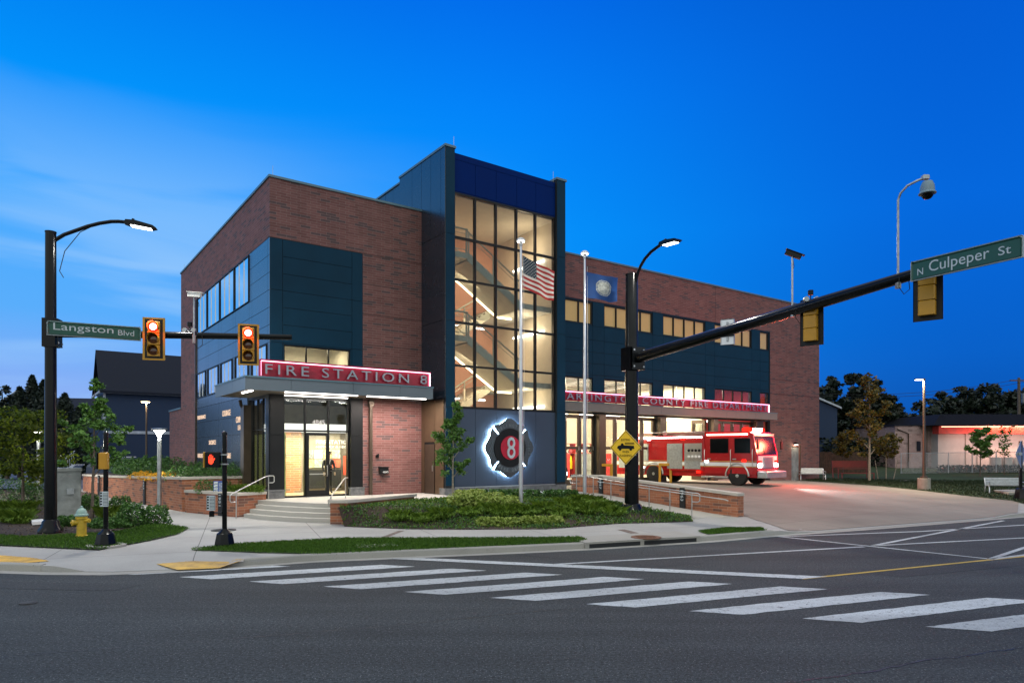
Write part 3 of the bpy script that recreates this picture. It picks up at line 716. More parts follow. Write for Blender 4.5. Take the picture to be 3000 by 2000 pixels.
# teal cladding, front of left block
WF = (.55,3.29,5.25,6.76)
g = MB(); wall(g, fu(.03), .02, 3.85, 4.9, 10.87, .25, [WF]); wall(g, fv(.03), -13.5, -.02, 4.72, 10.87, .25)
g.build('wall_backing', M['joint'], fs_)
zr = [5.2, 6.82, 7.52, 8.2, 8.86, 9.52, 10.2, 10.87]
cells = [(0,.5,5.2,6.82),(0,.5,6.82,8.86),(0,.5,8.86,10.87),(3.37,3.85,5.2,6.82),(3.37,3.85,6.82,8.86),(3.37,3.85,8.86,10.87)]+[(.5,3.37,a,b) for a, b in zip(zr, zr[1:])]
g = MB(); panels(g, minus(cells, [WF]), .03, th=.03); g.build('metal_panel', M['teal'], fs_)
glazing(fs_, 'window', [.55,1.46,2.38,3.29], [5.25,6.76], .05, M['glass'], M['black'])
# left facade cladding and windows
UW = [(2.92,5.59),(5.10,7.84)][:0]+[(2.92,5.10+.49-.02)]
up_w = [(2.92,5.58),(5.62+0,7.84)][:0]+[(2.92,5.35),(5.35,8.1),(8.1,10.87),(10.87,13.3)]
vz = [4.9, 5.4, 6.8, 7.48, 8.16, 8.84, 9.52, 10.2, 10.87]
vc = [0, .27, 2.5, 2.92, 5.18, 5.6, 7.84, 8.37, 10.62, 11.12, 13.3, 13.5]
lowW = [(.36,2.5,5.44,6.77),(3.04,5.18,5.44,6.77),(5.73,7.9,5.44,6.77),(8.43,10.7,5.44,6.77),(11.23,13.42,5.44,6.77)]
upW = [(2.92,13.3,8.86,10.86)]
cells = [(a,b,c,d) for a,b in zip(vc,vc[1:]) for c,d in zip(vz,vz[1:])]
g = MB(); panels_side(g, minus(cells, lowW+upW), .03, th=.03)
lowc = [(a,b,c,d) for a,b in ((3.2,5.7),(5.7,8.4),(8.4,10.9),(10.9,13.5)) for c,d in ((1.0,2.1),(2.1,3.3),(3.3,4.1),(4.1,4.9))]
g.build('side_panel', M['facet'], fs_); g = MB(); panels_side(g, lowc, .03, th=.03); g.build('side_panel', M['panel_dark'], fs_)  # lower rows take the darker copy instead of mirroring dark surroundings
g = MB(); wall(g, fv(.032), -13.5, -3.15, .2, 4.72, .25); g.build('wall_backing', M['joint'], fs_)
for a, b, c, d in lowW: glazing(fs_, 'window', [a,b], [c,d], 0, M['mirror_glass'], M['black'], side=-.045, sub=3, fr=.035)
for a, b in ((2.92,5.34),(5.38,8.1),(8.14,10.85),(10.9,13.3)): glazing(fs_, 'window', [a,b], [8.87,10.85], 0, M['mirror_glass'], M['black'], side=-.045, sub=3, fr=.035)
g = MB(); g.box(-.07,.02,13.5,13.62,.2,10.87); g.build('downpipe', M['bronze'], fs_)
g = MB(); g.tube([(-.35,3.0,4.72),(-.3,3.02,4.5),(-.16,3.05,4.3),(-.16,3.05,.9)], .07, 8); g.box(-.28,.02,2.7,3.2,.7,4.5); g.build('downpipe', M['bronze'], fs_)
# backlit words cut in the side wall
items = []
for s_, v, z, w_, h_ in (('PERSEVERANCE',13.2,4.28,1.95,.2),('COURAGE',7.6,4.22,1.55,.27),('COMMUNITY',5.05,3.83,1.7,.27),('LEADERS',4.72,3.5,1.1,.22),('SACRIFICE',10.45,2.9,1.5,.22),('HEROES',13.15,2.22,1.25,.22),('HONORABLE',7.6,2.24,1.6,.24)):
    items.append((text(s_, w_, h_, .004), (-.008, v, z), R(-90)))
for me, loc, rz in items: put(me, M['word'], 'lettering', fs_, loc, rz, label='backlit word cut into the dark side wall')
# --- entrance
for a0, a1 in ((0,.54),(3.3,3.85)):
    g = MB(); panels(g, [(a0,a1,1.06,3.2),(a0,a1,3.2,4.9)], .0, th=.03); g.box(a0+.006,a1-.006,0,.5,1.0,4.9)
    if a0 == 0: panels_side(g, [(0,.45,1.06,3.2),(0,.45,3.2,4.9)], .0, th=.03)
    g.build('column_cover', M['black'], fs_)
for a0, a1 in ((-.06,.56),(3.28,3.9)): g = MB(); g.box(a0,a1,-.07,.5,.7,1.0); g.box(a0-.02,a1+.02,-.09,.5,1.0,1.06); g.build('stone_base', M['stone'], fs_)
ent = glazing(fs_, 'entrance_glazing', [.54,1.44,2.41,3.3], [.72,3.38,4.72], .12, M['glass'], M['black'], fr=.07, dep=.12)
glazing(fs_, 'side_glazing', [.45,1.2,1.95,2.7], [.9,3.44,4.72], 0, M['glass'], M['black'], side=.06, fr=.035, dep=.055)
g = MB(); g.box(1.46,1.58,.07,.12,.73,3.3); g.box(2.28,2.40,.07,.12,.73,3.3); g.box(1.58,2.28,.07,.12,.73,.98); g.box(1.58,2.28,.07,.12,3.2,3.3)
dr_ = g.build('door', M['black'], fs_)
g = MB(); g.tube([(2.3,.0,1.55),(2.3,-.04,1.58),(2.3,-.04,1.95),(2.3,.0,1.98)], .016, 8); g.box(1.6,2.26,.055,.075,1.62,1.66); g.build('handle', M['steel'], dr_)
g = MB(); g.box(1.46,2.4,.02,.12,.716,.735); g.build('sill', M['steel'], dr_)
put(text('4845', .52, .19, .004), M['white'], 'lettering', fs_, (1.72,.1,3.64), label='white street number on the transom glass')
# lobby interior
g = MB(); g.box(.3,6.3,.3,7.0,.60,.722); g.build('lobby_floor', M['floor_in'], fs_)
g = MB(); g.box(.3,6.3,6.6,6.8,.72,4.9); g.box(6.2,6.35,.4,6.8,.72,4.9); g.build('lobby_wall', M['grey_room'], fs_)
g = MB(); g.box(.3,6.3,.3,6.8,4.86,4.9); g.build('lobby_ceiling', M['joint'], fs_)
g = MB(); g.box(1.15,2.35,3.3,3.5,.722,3.5); g.build('lobby_brick_pier', M['brick_room'], fs_)
g = MB(); g.box(.8,6.2,2.0,3.6,3.42,3.74); g.build('light_soffit', emat('lit_soffit', (1,.95,.86), 1.8), fs_)
g = MB(); g.box(2.35,4.2,3.42,3.5,.722,3.4); g.box(4.2,6.2,3.9,4.0,.722,3.4); g.build('display_wall', M['grey_room'], fs_)
disp = thing('history_display', 'lobby display wall with photo panels and a red board behind the glass doors', 'display', W(2.5,3.38,.72), TH)
cc = [(.5,.42,.2),(.25,.3,.26),(.55,.5,.42),(.5,.08,.04),(.18,.2,.2),(.6,.56,.48)]
for k in range(8):
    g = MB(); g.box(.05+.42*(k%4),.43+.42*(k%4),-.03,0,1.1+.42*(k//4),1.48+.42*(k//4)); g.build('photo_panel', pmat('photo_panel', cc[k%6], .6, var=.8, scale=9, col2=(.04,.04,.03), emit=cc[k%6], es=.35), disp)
g = MB(); g.box(.0,1.75,-.02,0,.15,1.0); g.build('base_cabinet', M['joint'], disp)
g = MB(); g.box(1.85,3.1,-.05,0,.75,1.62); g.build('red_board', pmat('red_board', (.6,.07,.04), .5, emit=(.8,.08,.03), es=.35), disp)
put(text('FIRE STATION 8', 1.9, .17, .004), M['white'], 'lettering', fs_, (3.05,3.36,2.9), label='white wall lettering in the lobby')
put(text('HISTORY & LEGACY', 1.9, .085, .004), M['white'], 'lettering', fs_, (3.05,3.36,2.72))
g = MB(); g.box(1.25,1.6,3.26,3.3,1.85,2.1); g.build('room_sign', pmat('teal_sign', (.05,.3,.32), .5), fs_)
# entrance canopy and sign
g = MB(); z0, z1 = 4.74, 5.24; L_ = [-1.4,.2,2.6,4.6,6.12]
for a, b in zip(L_, L_[1:]): g.box(a+.006,b-.006,-1.97,-1.93,z0,z1-.05)
for a, b in ((-1.97,-.2),(-.2,2.6)): g.box(-1.42,-1.38,a+.006,b-.006,z0,z1-.05)
g.box(6.08,6.12,-1.93,0,z0,z1-.05); cn = g.build('canopy', M['canopy'], fs_)
g = MB(); g.box(-1.44,6.14,-2.0,-.03,z1-.05,z1); g.box(-1.44,-.03,-.03,2.62,z1-.05,z1); g.build('canopy_edge', M['coping'], cn)
g = MB(); g.box(-1.38,6.08,-1.93,-.03,z0+.04,z0+.07); g.box(-1.38,-.03,-.03,2.58,z0+.04,z0+.07); g.build('soffit', M['soffit'], cn)
def led(a0, a1, b0, b1, z, parent, m='led', name='light_strip', e=34, colr=(1,.9,.8)):
    g = MB(); g.box(a0,a1,b0,b1,z-.03,z+.01); o = g.build(name, M[m], parent)
    lamp('strip_light', 'AREA', ((a0+a1)/2,(b0+b1)/2,z-.07), e, colr, (0,0,0), size=a1-a0, sizey=b1-b0, parent=fs_); return o
led(.1,2.95,-1.6,-1.52,z0+.02,cn, e=80); led(3.35,6.0,-1.6,-1.52,z0+.02,cn, e=280, colr=(1,.86,.78)); led(-1.1,-1.02,-1.5,-.2,z0+.02,cn)
led(.6,3.2,.02,.08,4.78,cn,e=8)
g = MB(); g.box(-.86,5.98,-1.9,-1.84,5.26,5.81); g.box(-.9,6.02,-1.97,-1.8,5.81,5.86); g.box(-.92,-.88,-1.97,-1.8,5.24,5.81); sg = g.build('sign_board', M['red_sign'], fs_)
g = MB(); g.box(-.86,5.97,-1.96,-1.92,5.785,5.808); g.box(5.97,6.0,-1.96,-1.9,5.27,5.8); g.box(-.88,-.86,-1.94,-1.9,5.27,5.8); g.build('light_strip', M['led_pink'], sg)
put(text('FIRE STATION 8', 6.55, .36, .02, spacing=1.35), M['metal_letter'], 'lettering', sg, (-.74,-2.0,5.33))
# brick bay right of entrance: downpipe, mailbox, lamp
g = MB(); g.bev(4.1,4.24,-.15,-.03,.72,4.5); g.bev(4.05,4.29,-.2,-.03,4.45,4.74); g.build('downpipe', M['bronze'], fs_)
mb_ = thing('mailbox', 'dark wall mailbox with house number on the brick by the entrance', 'mailbox', W(4.55,-.02,1.6), TH)
g = MB(); g.bev(0,.42,-.16,0,0,.27); g.build('box', M['black'], mb_); g = MB(); g.box(-.01,.43,-.18,0,.27,.3); g.build('lid', M['black'], mb_)
put(text('4845', .26, .09, .003), M['white'], 'lettering', mb_, (.13,-.165,.03))
# small white doorbell camera
g = MB(); g.bev(0,.14,-.06,0,0,.12); g.sm=True; g.tube([(.07,-.05,.1),(.07,-.16,.12)], .035, 10)
o = g.build('wall_camera', M['black'], label='small dark camera on the brick beside the entrance downpipe', cat='camera'); o.location = W(4.42,-.01,2.3); o.rotation_euler = (0,0,TH)
# tower side wall under canopy: bronze panels and door
g = MB(); panels_side(g, [(-2.0,-1.25,.72,4.75),(-1.25,-.3,2.95,4.75),(-.3,-.02,.72,4.75)], 6.63, th=.02); g.build('bronze_cladding', M['bronze_panel'], fs_)
g = MB(); g.box(6.6,6.63,-1.2,-.36,.74,2.86); d2 = g.build('side_door', M['bronze'], fs_); g = MB(); g.box(6.56,6.6,-1.1,-1.07,1.7,1.95); g.build('handle', M['steel'], d2)
# --- stair tower
b = -2.09; TT = 15.38
g = MB(); g.box(6.65,7.1,b,b+.4,.6,TT); g.box(6.65,6.72,b+.4,.9,.6,TT); g.box(12.7,13.22,b,b+.4,.6,TT); g.box(13.1,13.22,b+.4,1.2,.6,TT); g.box(6.65,6.72,.9,2.16,10,TT); g.box(6.72,13.2,2.0,2.16,13.78,TT); g.box(7.1,12.7,b+.3,2.0,TT-.1,TT-.02)
g.box(6.75,13.15,2.18,9,13.78,15.2); g.build('tower_core', M['joint'], fs_)
g = MB()
zc = [1.1,4.42,8.1,11.75,TT]
for a, c in ((6.65,7.1),(12.7,13.22)): g = MB(); panels(g, [(a,c,p,q) for p,q in zip(zc,zc[1:])], b); g.build('corner_panel', M['teal'], fs_)
g = MB()
vs_ = [-2.09,-1.72,-.85,0,.9,2.16]
panels_side(g, [(a,c,p,q) for a,c in zip(vs_,vs_[1:]) for p,q in ((11.75,TT),)]+[(-2.09,0,8.1,11.75),(-2.09,0,4.8,8.1)], 6.65)
panels_side(g, [(2.2+.85*k,3.05+.85*k,12.5,15.2) for k in range(8)], 6.75)
g.build('side_cladding', M['panel_dark'], fs_)
for z, e_ in ((12.6,60),(8.6,80),(5.3,60)): lamp('stair_light', 'POINT', (12.1,-.3,z), e_*.7, (1,.76,.5), size=.25, parent=fs_)
g = MB()
for a, c in ((6.6,7.14),(12.66,13.28)): g.box(a,c,b-.05,2.2 if a<7 else .6,TT,TT+.1)
g.box(6.68,13.2,2.2,9,15.2,15.28); g.build('coping', M['coping'], fs_)
vr = -1.95
g = MB(); g.box(7.1,12.7,vr,vr+.2,13.62,TT-.12); pn = [7.1,8.214,9.313,10.441,11.54,12.7]
panels(g, [(a,c,13.66,15.0) for a,c in zip(pn,pn[1:])]+[(7.1,12.7,15.0,TT-.1)], vr); g.build('spandrel', M['navy'], fs_)
g = MB(); g.box(7.1,12.7,vr,vr+.2,.6,4.4); panels(g, [(a,c,1.03,4.38) for a,c in zip(pn,pn[1:])], vr); g.build('base_panel', M['tower_low'], fs_)
g = MB(); g.box(6.6,13.27,b-.04,vr+.3,.6,1.0); g.build('stone_base', M['stone'], fs_)
g = MB(); g.box(7.1,12.7,vr-.05,vr,1.0,1.03); g.build('flashing', M['alu'], fs_)
glazing(fs_, 'curtain_wall', [7.1]+[8.214,9.313,10.441,11.54]+[12.7], [4.4,6.23,8.08,9.9,11.7,13.62], vr-.02, M['glass_tower'], M['black'], fr=.09, dep=.14)
# stair interior
g = MB(); g.box(6.75,12.95,3.2,3.5,.7,13.7); g.box(6.72,6.78,-1.7,3.4,.7,13.7); stw = g.build('stair_wall', M['coral'], fs_)
g = MB(); g.box(12.95,13.05,-1.7,3.4,.7,13.7); g.box(6.7,13.1,-1.6,3.5,13.6,13.75); g.box(6.75,13.1,-1.6,3.5,4.3,4.4); g.build('stair_wall', M['cream'], fs_)
SM = pmat('stair_steel', (.42,.43,.37), .5, var=.05); SU = pmat('stair_soffit', (.5,.5,.44), .6)
def flight(ua, za, ub, zb, v0, v1, rail_v):
    g = MB(); n_ = 11
    for k in range(n_):
        a = ua+(ub-ua)*k/n_; c = ua+(ub-ua)*(k+1)/n_; z = za+(zb-za)*k/n_
        z_ = za+(zb-za)*(k+1)/n_
        g.box(min(a,c),max(a,c),v0+.03,v1-.03,min(z,z_)-.02,max(z,z_)) if False else g.box(min(a,c),max(a,c)+.02,v0+.03,v1-.03,max(z,z_)-.17 if za>zb else max(z,z_)-.17,max(z,z_)-.0)
    o = g.build('stair_flight', SU, fs_)
    g = MB()
    for v in (v0, v1):
        g.xz([(ua,za-.3),(ub,zb-.3),(ub,zb+.05),(ua,za+.05)], v-.03, v+.03)
    g.xz([(ua,za-.32),(ub,zb-.32),(ub,zb-.3),(ua,za-.3)], v0, v1)
    g.build('stringer', SM, o)
    g = MB()
    for v in rail_v:
        g.tube([(ua,v,za+1.05),(ub,v,zb+1.05)], .04, 6); g.tube([(ua,v,za+.85),(ub,v,zb+.85)], .015, 6)
        for k in range(3): t_ = .04+.46*k; uu = ua+(ub-ua)*t_; zz = za+(zb-za)*t_; g.box(uu-.03,uu+.03,v-.03,v+.03,zz,zz+1.05)
        g.xz([(ua,za+.12),(ub,zb+.12),(ub,zb+.16),(ua,za+.16)], v-.01, v+.01)
    g.build('railing', SM, o)
def landing(u0, u1, v0, v1, z, rail=False):
    g = MB(); g.box(u0,u1,v0,v1,z-.25,z); o = g.build('landing', SU, fs_)
    if rail:
        g = MB()
        for zz, r_ in ((1.05,.04),(.85,.015),(.14,.02)): g.tube([(u0+.05,v0+.05,z+zz),(u1,v0+.05,z+zz)], r_, 6)
        for uu in (u0+.1, (u0+u1)/2, u1-.06): g.box(uu-.03,uu+.03,v0+.03,v0+.08,z,z+1.05)
        g.build('railing', SM, o)
UL, UR = 8.2, 11.1
for zf in (11.3, 7.64):
    landing(6.8, UL, -1.4, 3.3, zf, True); landing(UR, 12.9, -1.4, 3.3, zf-1.83)
    flight(UL, zf, UR, zf-1.83, -1.3, .5, (-1.25,.45)); flight(UR, zf-1.83, UL, zf-3.66, 1.2, 3.0, (1.25,))
    g = MB(); v = .62
    g.tube([(6.85,v,zf-.34),(UL,v,zf-.34),(UR,v,zf-2.17),(12.0,v,zf-2.17)], .05, 6); g.build('light_strip', M['led_warm'], fs_)
    g = MB(); g.tube([(9.6,2.4,zf-2.45),(11.6,2.4,zf-2.45)], .045, 6); g.tube([(12.85,-.9,zf-2.9),(12.85,1.6,zf-2.9)], .06, 6); g.build('light_strip', M['led'], fs_)
    lamp('stair_light', 'AREA', (9.9,-.2,zf-.9), 65, (1,.76,.5), (R(70),0,0), size=3.5, sizey=.6, parent=fs_)
g = MB(); g.tube([(12.85,-.9,11.85),(12.85,1.6,11.85)], .06, 6); g.build('light_strip', M['led'], fs_)
landing(6.8, UL, -1.4, 3.3, 3.98+.45, False)
for z in (13.3, 9.0, 5.6): lamp('stair_light', 'AREA', (10,.6,z), 105, (1,.68,.42), (0,0,0), size=4, sizey=2, parent=fs_)
# --- emblem
em = MB(); half = [(.56,.47),(.93,.83),(1.01,.71),(1.04,.56),(1.1,.42),(1.2,.28),(1.29,.13),(1.32,0)]
def petal(k):
    pts = [(.50,-.56)][:0]+half+[(x,-z) for x, z in reversed(half[:-1])]
    # smooth outline
    a = [0,1,0,-1][k]; c_ = [1,0,-1,0][k]
    return [(x*c_-z*a, x*a+z*c_) for x, z in pts]
uc, zc_ = 9.92, 2.715
emb = thing('fire_department_emblem', 'round black and red fire department emblem with figure eight, glowing from behind', 'emblem', W(uc, vr-.02, zc_), TH)
def flip(p): return p if sum(a[0]*b_[1]-b_[0]*a[1] for a, b_ in zip(p, p[1:]+p[:1])) > 0 else list(reversed(p))
def smooth(pts, n_=5):
    res = []; m_ = len(pts)
    for i in range(1, m_-1):
        p0, p1, p2, p3 = (Vector(pts[max(i-1,0)]), Vector(pts[i]), Vector(pts[min(i+1,m_-1)]), Vector(pts[min(i+2,m_-1)]))
        if i == m_-2: break
        for k in range(n_):
            t_ = k/n_; res.append(tuple(.5*((2*p1)+(-p0+p2)*t_+(2*p0-5*p1+4*p2-p3)*t_*t_+(-p0+3*p1-3*p2+p3)*t_**3)))
    return [pts[0]]+res+[pts[-2], pts[-1]]
g = MB()
for k in range(4): g.xz(flip(smooth(petal(k))), -.2, -.14)
g.build('petal', M['panel_dark'], emb)
def circ(r_, n_=40, cx=0, cz=0): return [(cx+r_*math.cos(2*math.pi*k/n_), cz+r_*math.sin(2*math.pi*k/n_)) for k in range(n_)]
g = MB(); g.xz(circ(.86), -.24, -.12); g.build('disc', M['black'], emb)
g = MB(); g.xz(circ(.53), -.27, -.241); g.build('red_disc', pmat('emblem_red', (.55,.006,.035), .4), emb)
fig = text('8', .44, .95, .02); put(fig, M['letter'], 'numeral', emb, (-.22,-.3,-.475))
ring = MB()
for a0, a1 in ((45,135),(225,315)):
    pts = [(r_*math.cos(R(a)), r_*math.sin(R(a))) for r_, rg in ((1.12, range(a0,a1+1,6)),(.87, range(a1,a0-1,-6))) for a in rg]
    ring.xz(flip(pts), -.225, -.2)
ring.build('band', pmat('band_grey', (.06,.075,.09), .4), emb)
items = []
for s_, a0, a1, top in (('ARLINGTON',128,52,True),('FIRE DEPT',235,305,False)):
    for k, ch in enumerate(s_):
        if ch == ' ': continue
        a = R(a0+(a1-a0)*k/(len(s_)-1)); r_ = .93 if top else 1.06
        me = text(ch, .1 if ch != 'I' else .03, .14, .004, keep=False)
        tilt = a-math.pi/2 if top else a+math.pi/2
        for v_ in me.vertices:
            x, y, z = v_.co; x -= .05; v_.co = (x*math.cos(tilt)-z*math.sin(tilt)+r_*math.cos(a), y, x*math.sin(tilt)+z*math.cos(tilt)+r_*math.sin(a))
        items.append((me, (0,-.23,0), 0))
join_text(items, pmat('emblem_letter', (.2,.24,.27), .35), 'lettering', emb)
g = MB(); mm = -.205
for p, q in (((-1.2,-.35),(-.85,.4)),((-.78,-.45),(-1.12,.35)),((-1.12,-.4),(-.78,.4)),((-1.0,-.45),(-.95,.4))): g.tube([(p[0],mm,p[1]),(q[0],mm,q[1])], .008, 5)
for k in (-.25,-.12,0,.12,.25): g.tube([(1.0,mm,k-.02),(1.16,mm,k-.02)], .008, 5)
for x in (1.02,1.14): g.tube([(x,mm,-.3),(x,mm,.2),(1.08,mm,.3)], .008, 5)
g.tube([(1.08+.06*math.cos(a*.6),mm,-.06+.06*math.sin(a*.6)) for a in range(12)], .008, 5)
g.build('relief', pmat('relief_grey', (.12,.15,.17), .35), emb)
g = MB()
for k in range(4):
    pts = [(x*.97,-.075,z*.97) for x, z in smooth(petal(k))]; g.tube(pts, .022, 6)
g.build('backlight', emat('emblem_backlight', (.6,.85,1), 60), emb)
# --- right wing
v0 = 1.1
grp = [13.95,18.78,23.65,28.53]
upH = [(a,a+3.96,9.56,10.8) for a in grp]+[(33.43,34.43,9.56,10.8)]
loH = [(a,a+3.96,5.2,6.62) for a in grp]+[(33.43,34.43,5.2,6.62)]
bay = [(13.95,18.2),(18.75,23.15),(23.75,28.15),(28.62,32.7),(33.5,34.4)]
byH = [(a,c,.3,4.62) for a,c in bay]
g = MB(); wall(g, fu(v0), 13.22, 40.85, 10.87, ZT, .3); wall(g, fu(v0), 34.52, 40.85, .2, 10.87, .3, [(37.2,38.25,.3,2.9)]); g.box(40.55,40.85,1.4,20,.2,ZT); g.build('brick_wall', M['brick'], fs_)
g = MB()
for z in (9.62,8.62,7.62,6.6,5.6,4.6): g.box(34.52,40.85,v0-.006,v0+.004,z-.008,z+.008)
g.box(21.2,21.215,v0-.004,v0+.004,10.9,ZT); g.box(28.6,28.615,v0-.004,v0+.004,10.9,ZT); g.box(36,36.012,v0-.004,v0+.004,10.9,ZT); g.box(34.48,34.56,v0-.03,v0+.01,.4,10.87); g.box(13.22,34.5,v0-.004,v0+.004,10.86,10.88); g.build('brick_joint', M['joint'], fs_)
g = MB(); g.box(13.22,40.9,v0-.05,v0+.35,ZT,ZT+.09); g.build('coping', M['coping'], fs_)
g = MB(); wall(g, fu(v0+.03), 13.22, 34.5, .3, 10.86, .25, upH+loH+byH); g.build('wall_backing', M['joint'], fs_)
ed = [13.22,13.95]+[x for a in grp for x in (a, a+3.96)][1:]+[33.43,34.43,34.5]
ed = sorted(set(ed)); zz_ = [4.65,6.8,7.42,8.06,8.73,9.5,10.86]
cells = [(a,c,p,q) for a,c in zip(ed,ed[1:]) for p,q in zip(zz_,zz_[1:])]
g = MB(); panels(g, minus(cells, upH+loH), v0+.03, th=.03); g.build('metal_panel', M['teal'], fs_)
for a, c, p, q in upH:
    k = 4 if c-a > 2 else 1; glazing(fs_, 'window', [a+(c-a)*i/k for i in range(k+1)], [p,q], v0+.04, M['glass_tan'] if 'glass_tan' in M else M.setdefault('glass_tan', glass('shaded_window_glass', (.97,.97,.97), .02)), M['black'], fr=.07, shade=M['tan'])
for a, c, p, q in loH:
    k = 4 if c-a > 2 else 1; glazing(fs_, 'window', [a+(c-a)*i/k for i in range(k+1)], [p,q], v0+.04, M['glass'], M['black'], fr=.07)
# bay columns, doors
for a, c in ((13.22,13.95),(18.2,18.75),(23.15,23.75),(28.15,28.62),(32.7,33.5)): g = MB(); g.bev(a+.02,c-.02,v0-.22,v0+.06,.5,4.64,.015); g.build('column_cover', M['bronze'], fs_)
def leaf(a, c, v, rot=0):
    f = MB(); s_ = .13
    f.box(0,s_,0,.07,0,3.85); f.box(c-a-s_,c-a,0,.07,0,3.85)
    for z0_, z1_ in ((0,.3),(1.95,2.1),(3.65,3.85)): f.box(s_,c-a-s_,.004,.066,z0_,z1_)
    o = f.build('folding_door', M['bronze'], fs_); o.location = (a, v, .72); o.rotation_euler = (0,0,rot)
    p = MB(); p.box(s_-.01,c-a-s_+.01,.03,.038,.28,3.67); p.build('pane', M['glass'], o)
    h = MB(); h.box(c-a-.09,c-a-.04,-.04,0,1.9,2.12); h.box(.04,.09,-.03,0,3.5,3.7); h.build('handle', M['steel'], o)
for i, (a, c) in enumerate(bay[:4]):
    if i == 2:
        leaf(a+.05, a+1.05, v0+.2, R(80)); leaf(a+.14, a+1.14, v0+.2, R(86)); leaf(c-.25, c+.75, v0+.25, R(95)); leaf(c-.1, c+.9, v0+.25, R(92))
    else:
        n_ = 4; w_ = (c-a)/n_
        for k in range(n_): leaf(a+w_*k+.01, a+w_*(k+1)-.01, v0+.22)
g = MB(); wall(g, fu(v0+.25), 33.5, 34.4, .4, 4.6, .05); g.build('side_light', pmat('lit_red_panel', (.35,.08,.06), .4), fs_)
# apparatus bay interior
g = MB(); g.box(28.4,28.55,2.0,12,.4,8.2); g.box(13.4,34.6,12.0,12.2,.4,8.2); g.box(13.3,13.42,1.5,12,.4,8.2); g.build('bay_wall', M['cream'], fs_)
g = MB(); g.box(28.6,34.6,7.0,7.1,.4,8.2); g.box(34.55,34.65,1.5,12,.4,8.2); g.build('bay_wall', M['redwall'], fs_)
g = MB(); g.box(13.4,34.6,1.4,12.2,8.2,8.3); g.build('bay_ceiling', M['cream'], fs_)
g = MB(); g.box(13.4,34.6,1.36,12.2,.3,.5); g.build('bay_floor', M['floor_in'], fs_)
g = MB()
for k in range(9): g.box(13.4,34.5,1.9+1.1*k,2.0+1.1*k,7.3,7.9)
for k in range(12): g.tube([(14+1.7*k,1.5,7.1+.3*(k%3)),(14.5+1.6*k,11.5,7.0+.3*((k+1)%3))], .06+.05*(k%3), 7)
for k in range(8): g.tube([(15+2.4*k,3,7.4),(15.6+2.4*k,3.4,5.6+.4*(k%2))], .02, 5)
g.build('ceiling_duct', M['white'], fs_)
g = MB()
for a, c in bay[:4]:
    g.box(a+.4,c-.4,3.0,3.15,4.55,4.68); g.box(a+.4,c-.4,6.0,6.15,4.7,4.83); g.box(a+.3,c-.3,9,9.2,5.0,5.15)
g.build('light_bar', M['led'], fs_)
for a, c in bay[:3]: lamp('bay_light', 'AREA', ((a+c)/2,5.5,6.9), 1500, (1,.84,.56), (0,0,0), size=4, sizey=6, parent=fs_)
lamp('bay_light', 'AREA', (30.6,4,6.9), 420, (1,.6,.5), (0,0,0), size=3, sizey=4, parent=fs_)
# racks of turnout gear on the back wall
rk = thing('gear_rack', 'long rack of yellow turnout coats, helmets and tools in the lit engine bay', 'rack', W(13.9,10.6,.5), TH)
g = MB()
for k in range(14): g.box(1.0*k,1.0*k+.05,0,.6,0,2.6)
for z in (.4,1.9,2.6): g.box(0,13.05,0,.6,z,z+.04)
g.build('frame', M['redwall'], rk)
for k in range(26):
    g = MB(); x = .28+.5*k; g.lathe([(.05,1.8),(.17,1.7),(.2,1.3),(.22,.8),(.15,.78)], x, .3, 9, 1, .6); g.build('turnout_coat', [M['sign_yellow'], M['grey_room'], M['redwall']][k%3 if k%4 else 0], rk)
    g = MB(); g.lathe([(.16,2.0),(.14,2.1),(.1,2.2),(.02,2.26)], x, .25, 9); g.build('helmet', [M['redwall'], M['joint'], M['white']][k%3], rk)
for k in range(7):
    g = MB(); g.box(0,1.1,0,.5,0,1.9)
    for z in (.3,.9,1.4): g.box(.05,1.05,-.02,0,z-.15,z+.2)
    o = g.build('equipment_locker', [M['redwall'], M['cabinet']][k%2], label=f'{["red","grey"][k%2]} equipment locker in the engine bay, {["first","second","third","fourth","fifth","sixth","seventh"][k]} from the stair tower', cat='locker', group='lockers along the engine bay'); o.location = W(14.2+2.0*k,9.3,.5); o.rotation_euler = (0,0,TH)
# bay canopy and long sign
g = MB(); cv = -.2; L_ = [13.24,16,19,22,25,28,31,33.4]
for a, c in zip(L_, L_[1:]): g.box(a+.005,c-.005,cv-.04,cv,4.66,5.1)
g.box(33.36,33.4,cv,v0-.02,4.66,5.1); cn2 = g.build('canopy', pmat('canopy_taupe', (.2,.18,.16), .4, var=.04), fs_)
g = MB(); g.box(13.24,33.42,cv-.06,v0-.02,5.1,5.14); g.build('canopy_edge', M['coping'], cn2)
g = MB(); g.box(13.24,33.36,cv,v0-.02,4.7,4.73); g.build('soffit', M['soffit'], cn2)
for a, c in ((13.5,18.2),(18.8,23.2),(23.7,28.0),(28.5,32.4)): led(a,c,cv+.04,cv+.12,4.7,cn2,'led_cool',e=70,colr=(1,.82,.62))
g = MB(); g.box(13.24,32.3,cv-.1,cv-.05,5.16,5.64); g.box(13.24,32.34,cv-.18,cv-.03,5.64,5.68); sg2 = g.build('sign_board', M['red_sign'], fs_)
g = MB(); g.box(13.3,32.3,cv-.16,cv-.12,5.615,5.637); g.box(32.28,32.33,cv-.16,cv-.1,5.14,5.63); g.build('light_strip', M['led_pink'], sg2)
put(text('ARLINGTON COUNTY FIRE DEPARTMENT', 17.2, .34, .02, spacing=1.3), M['metal_letter'], 'lettering', sg2, (14.75,cv-.2,5.22))
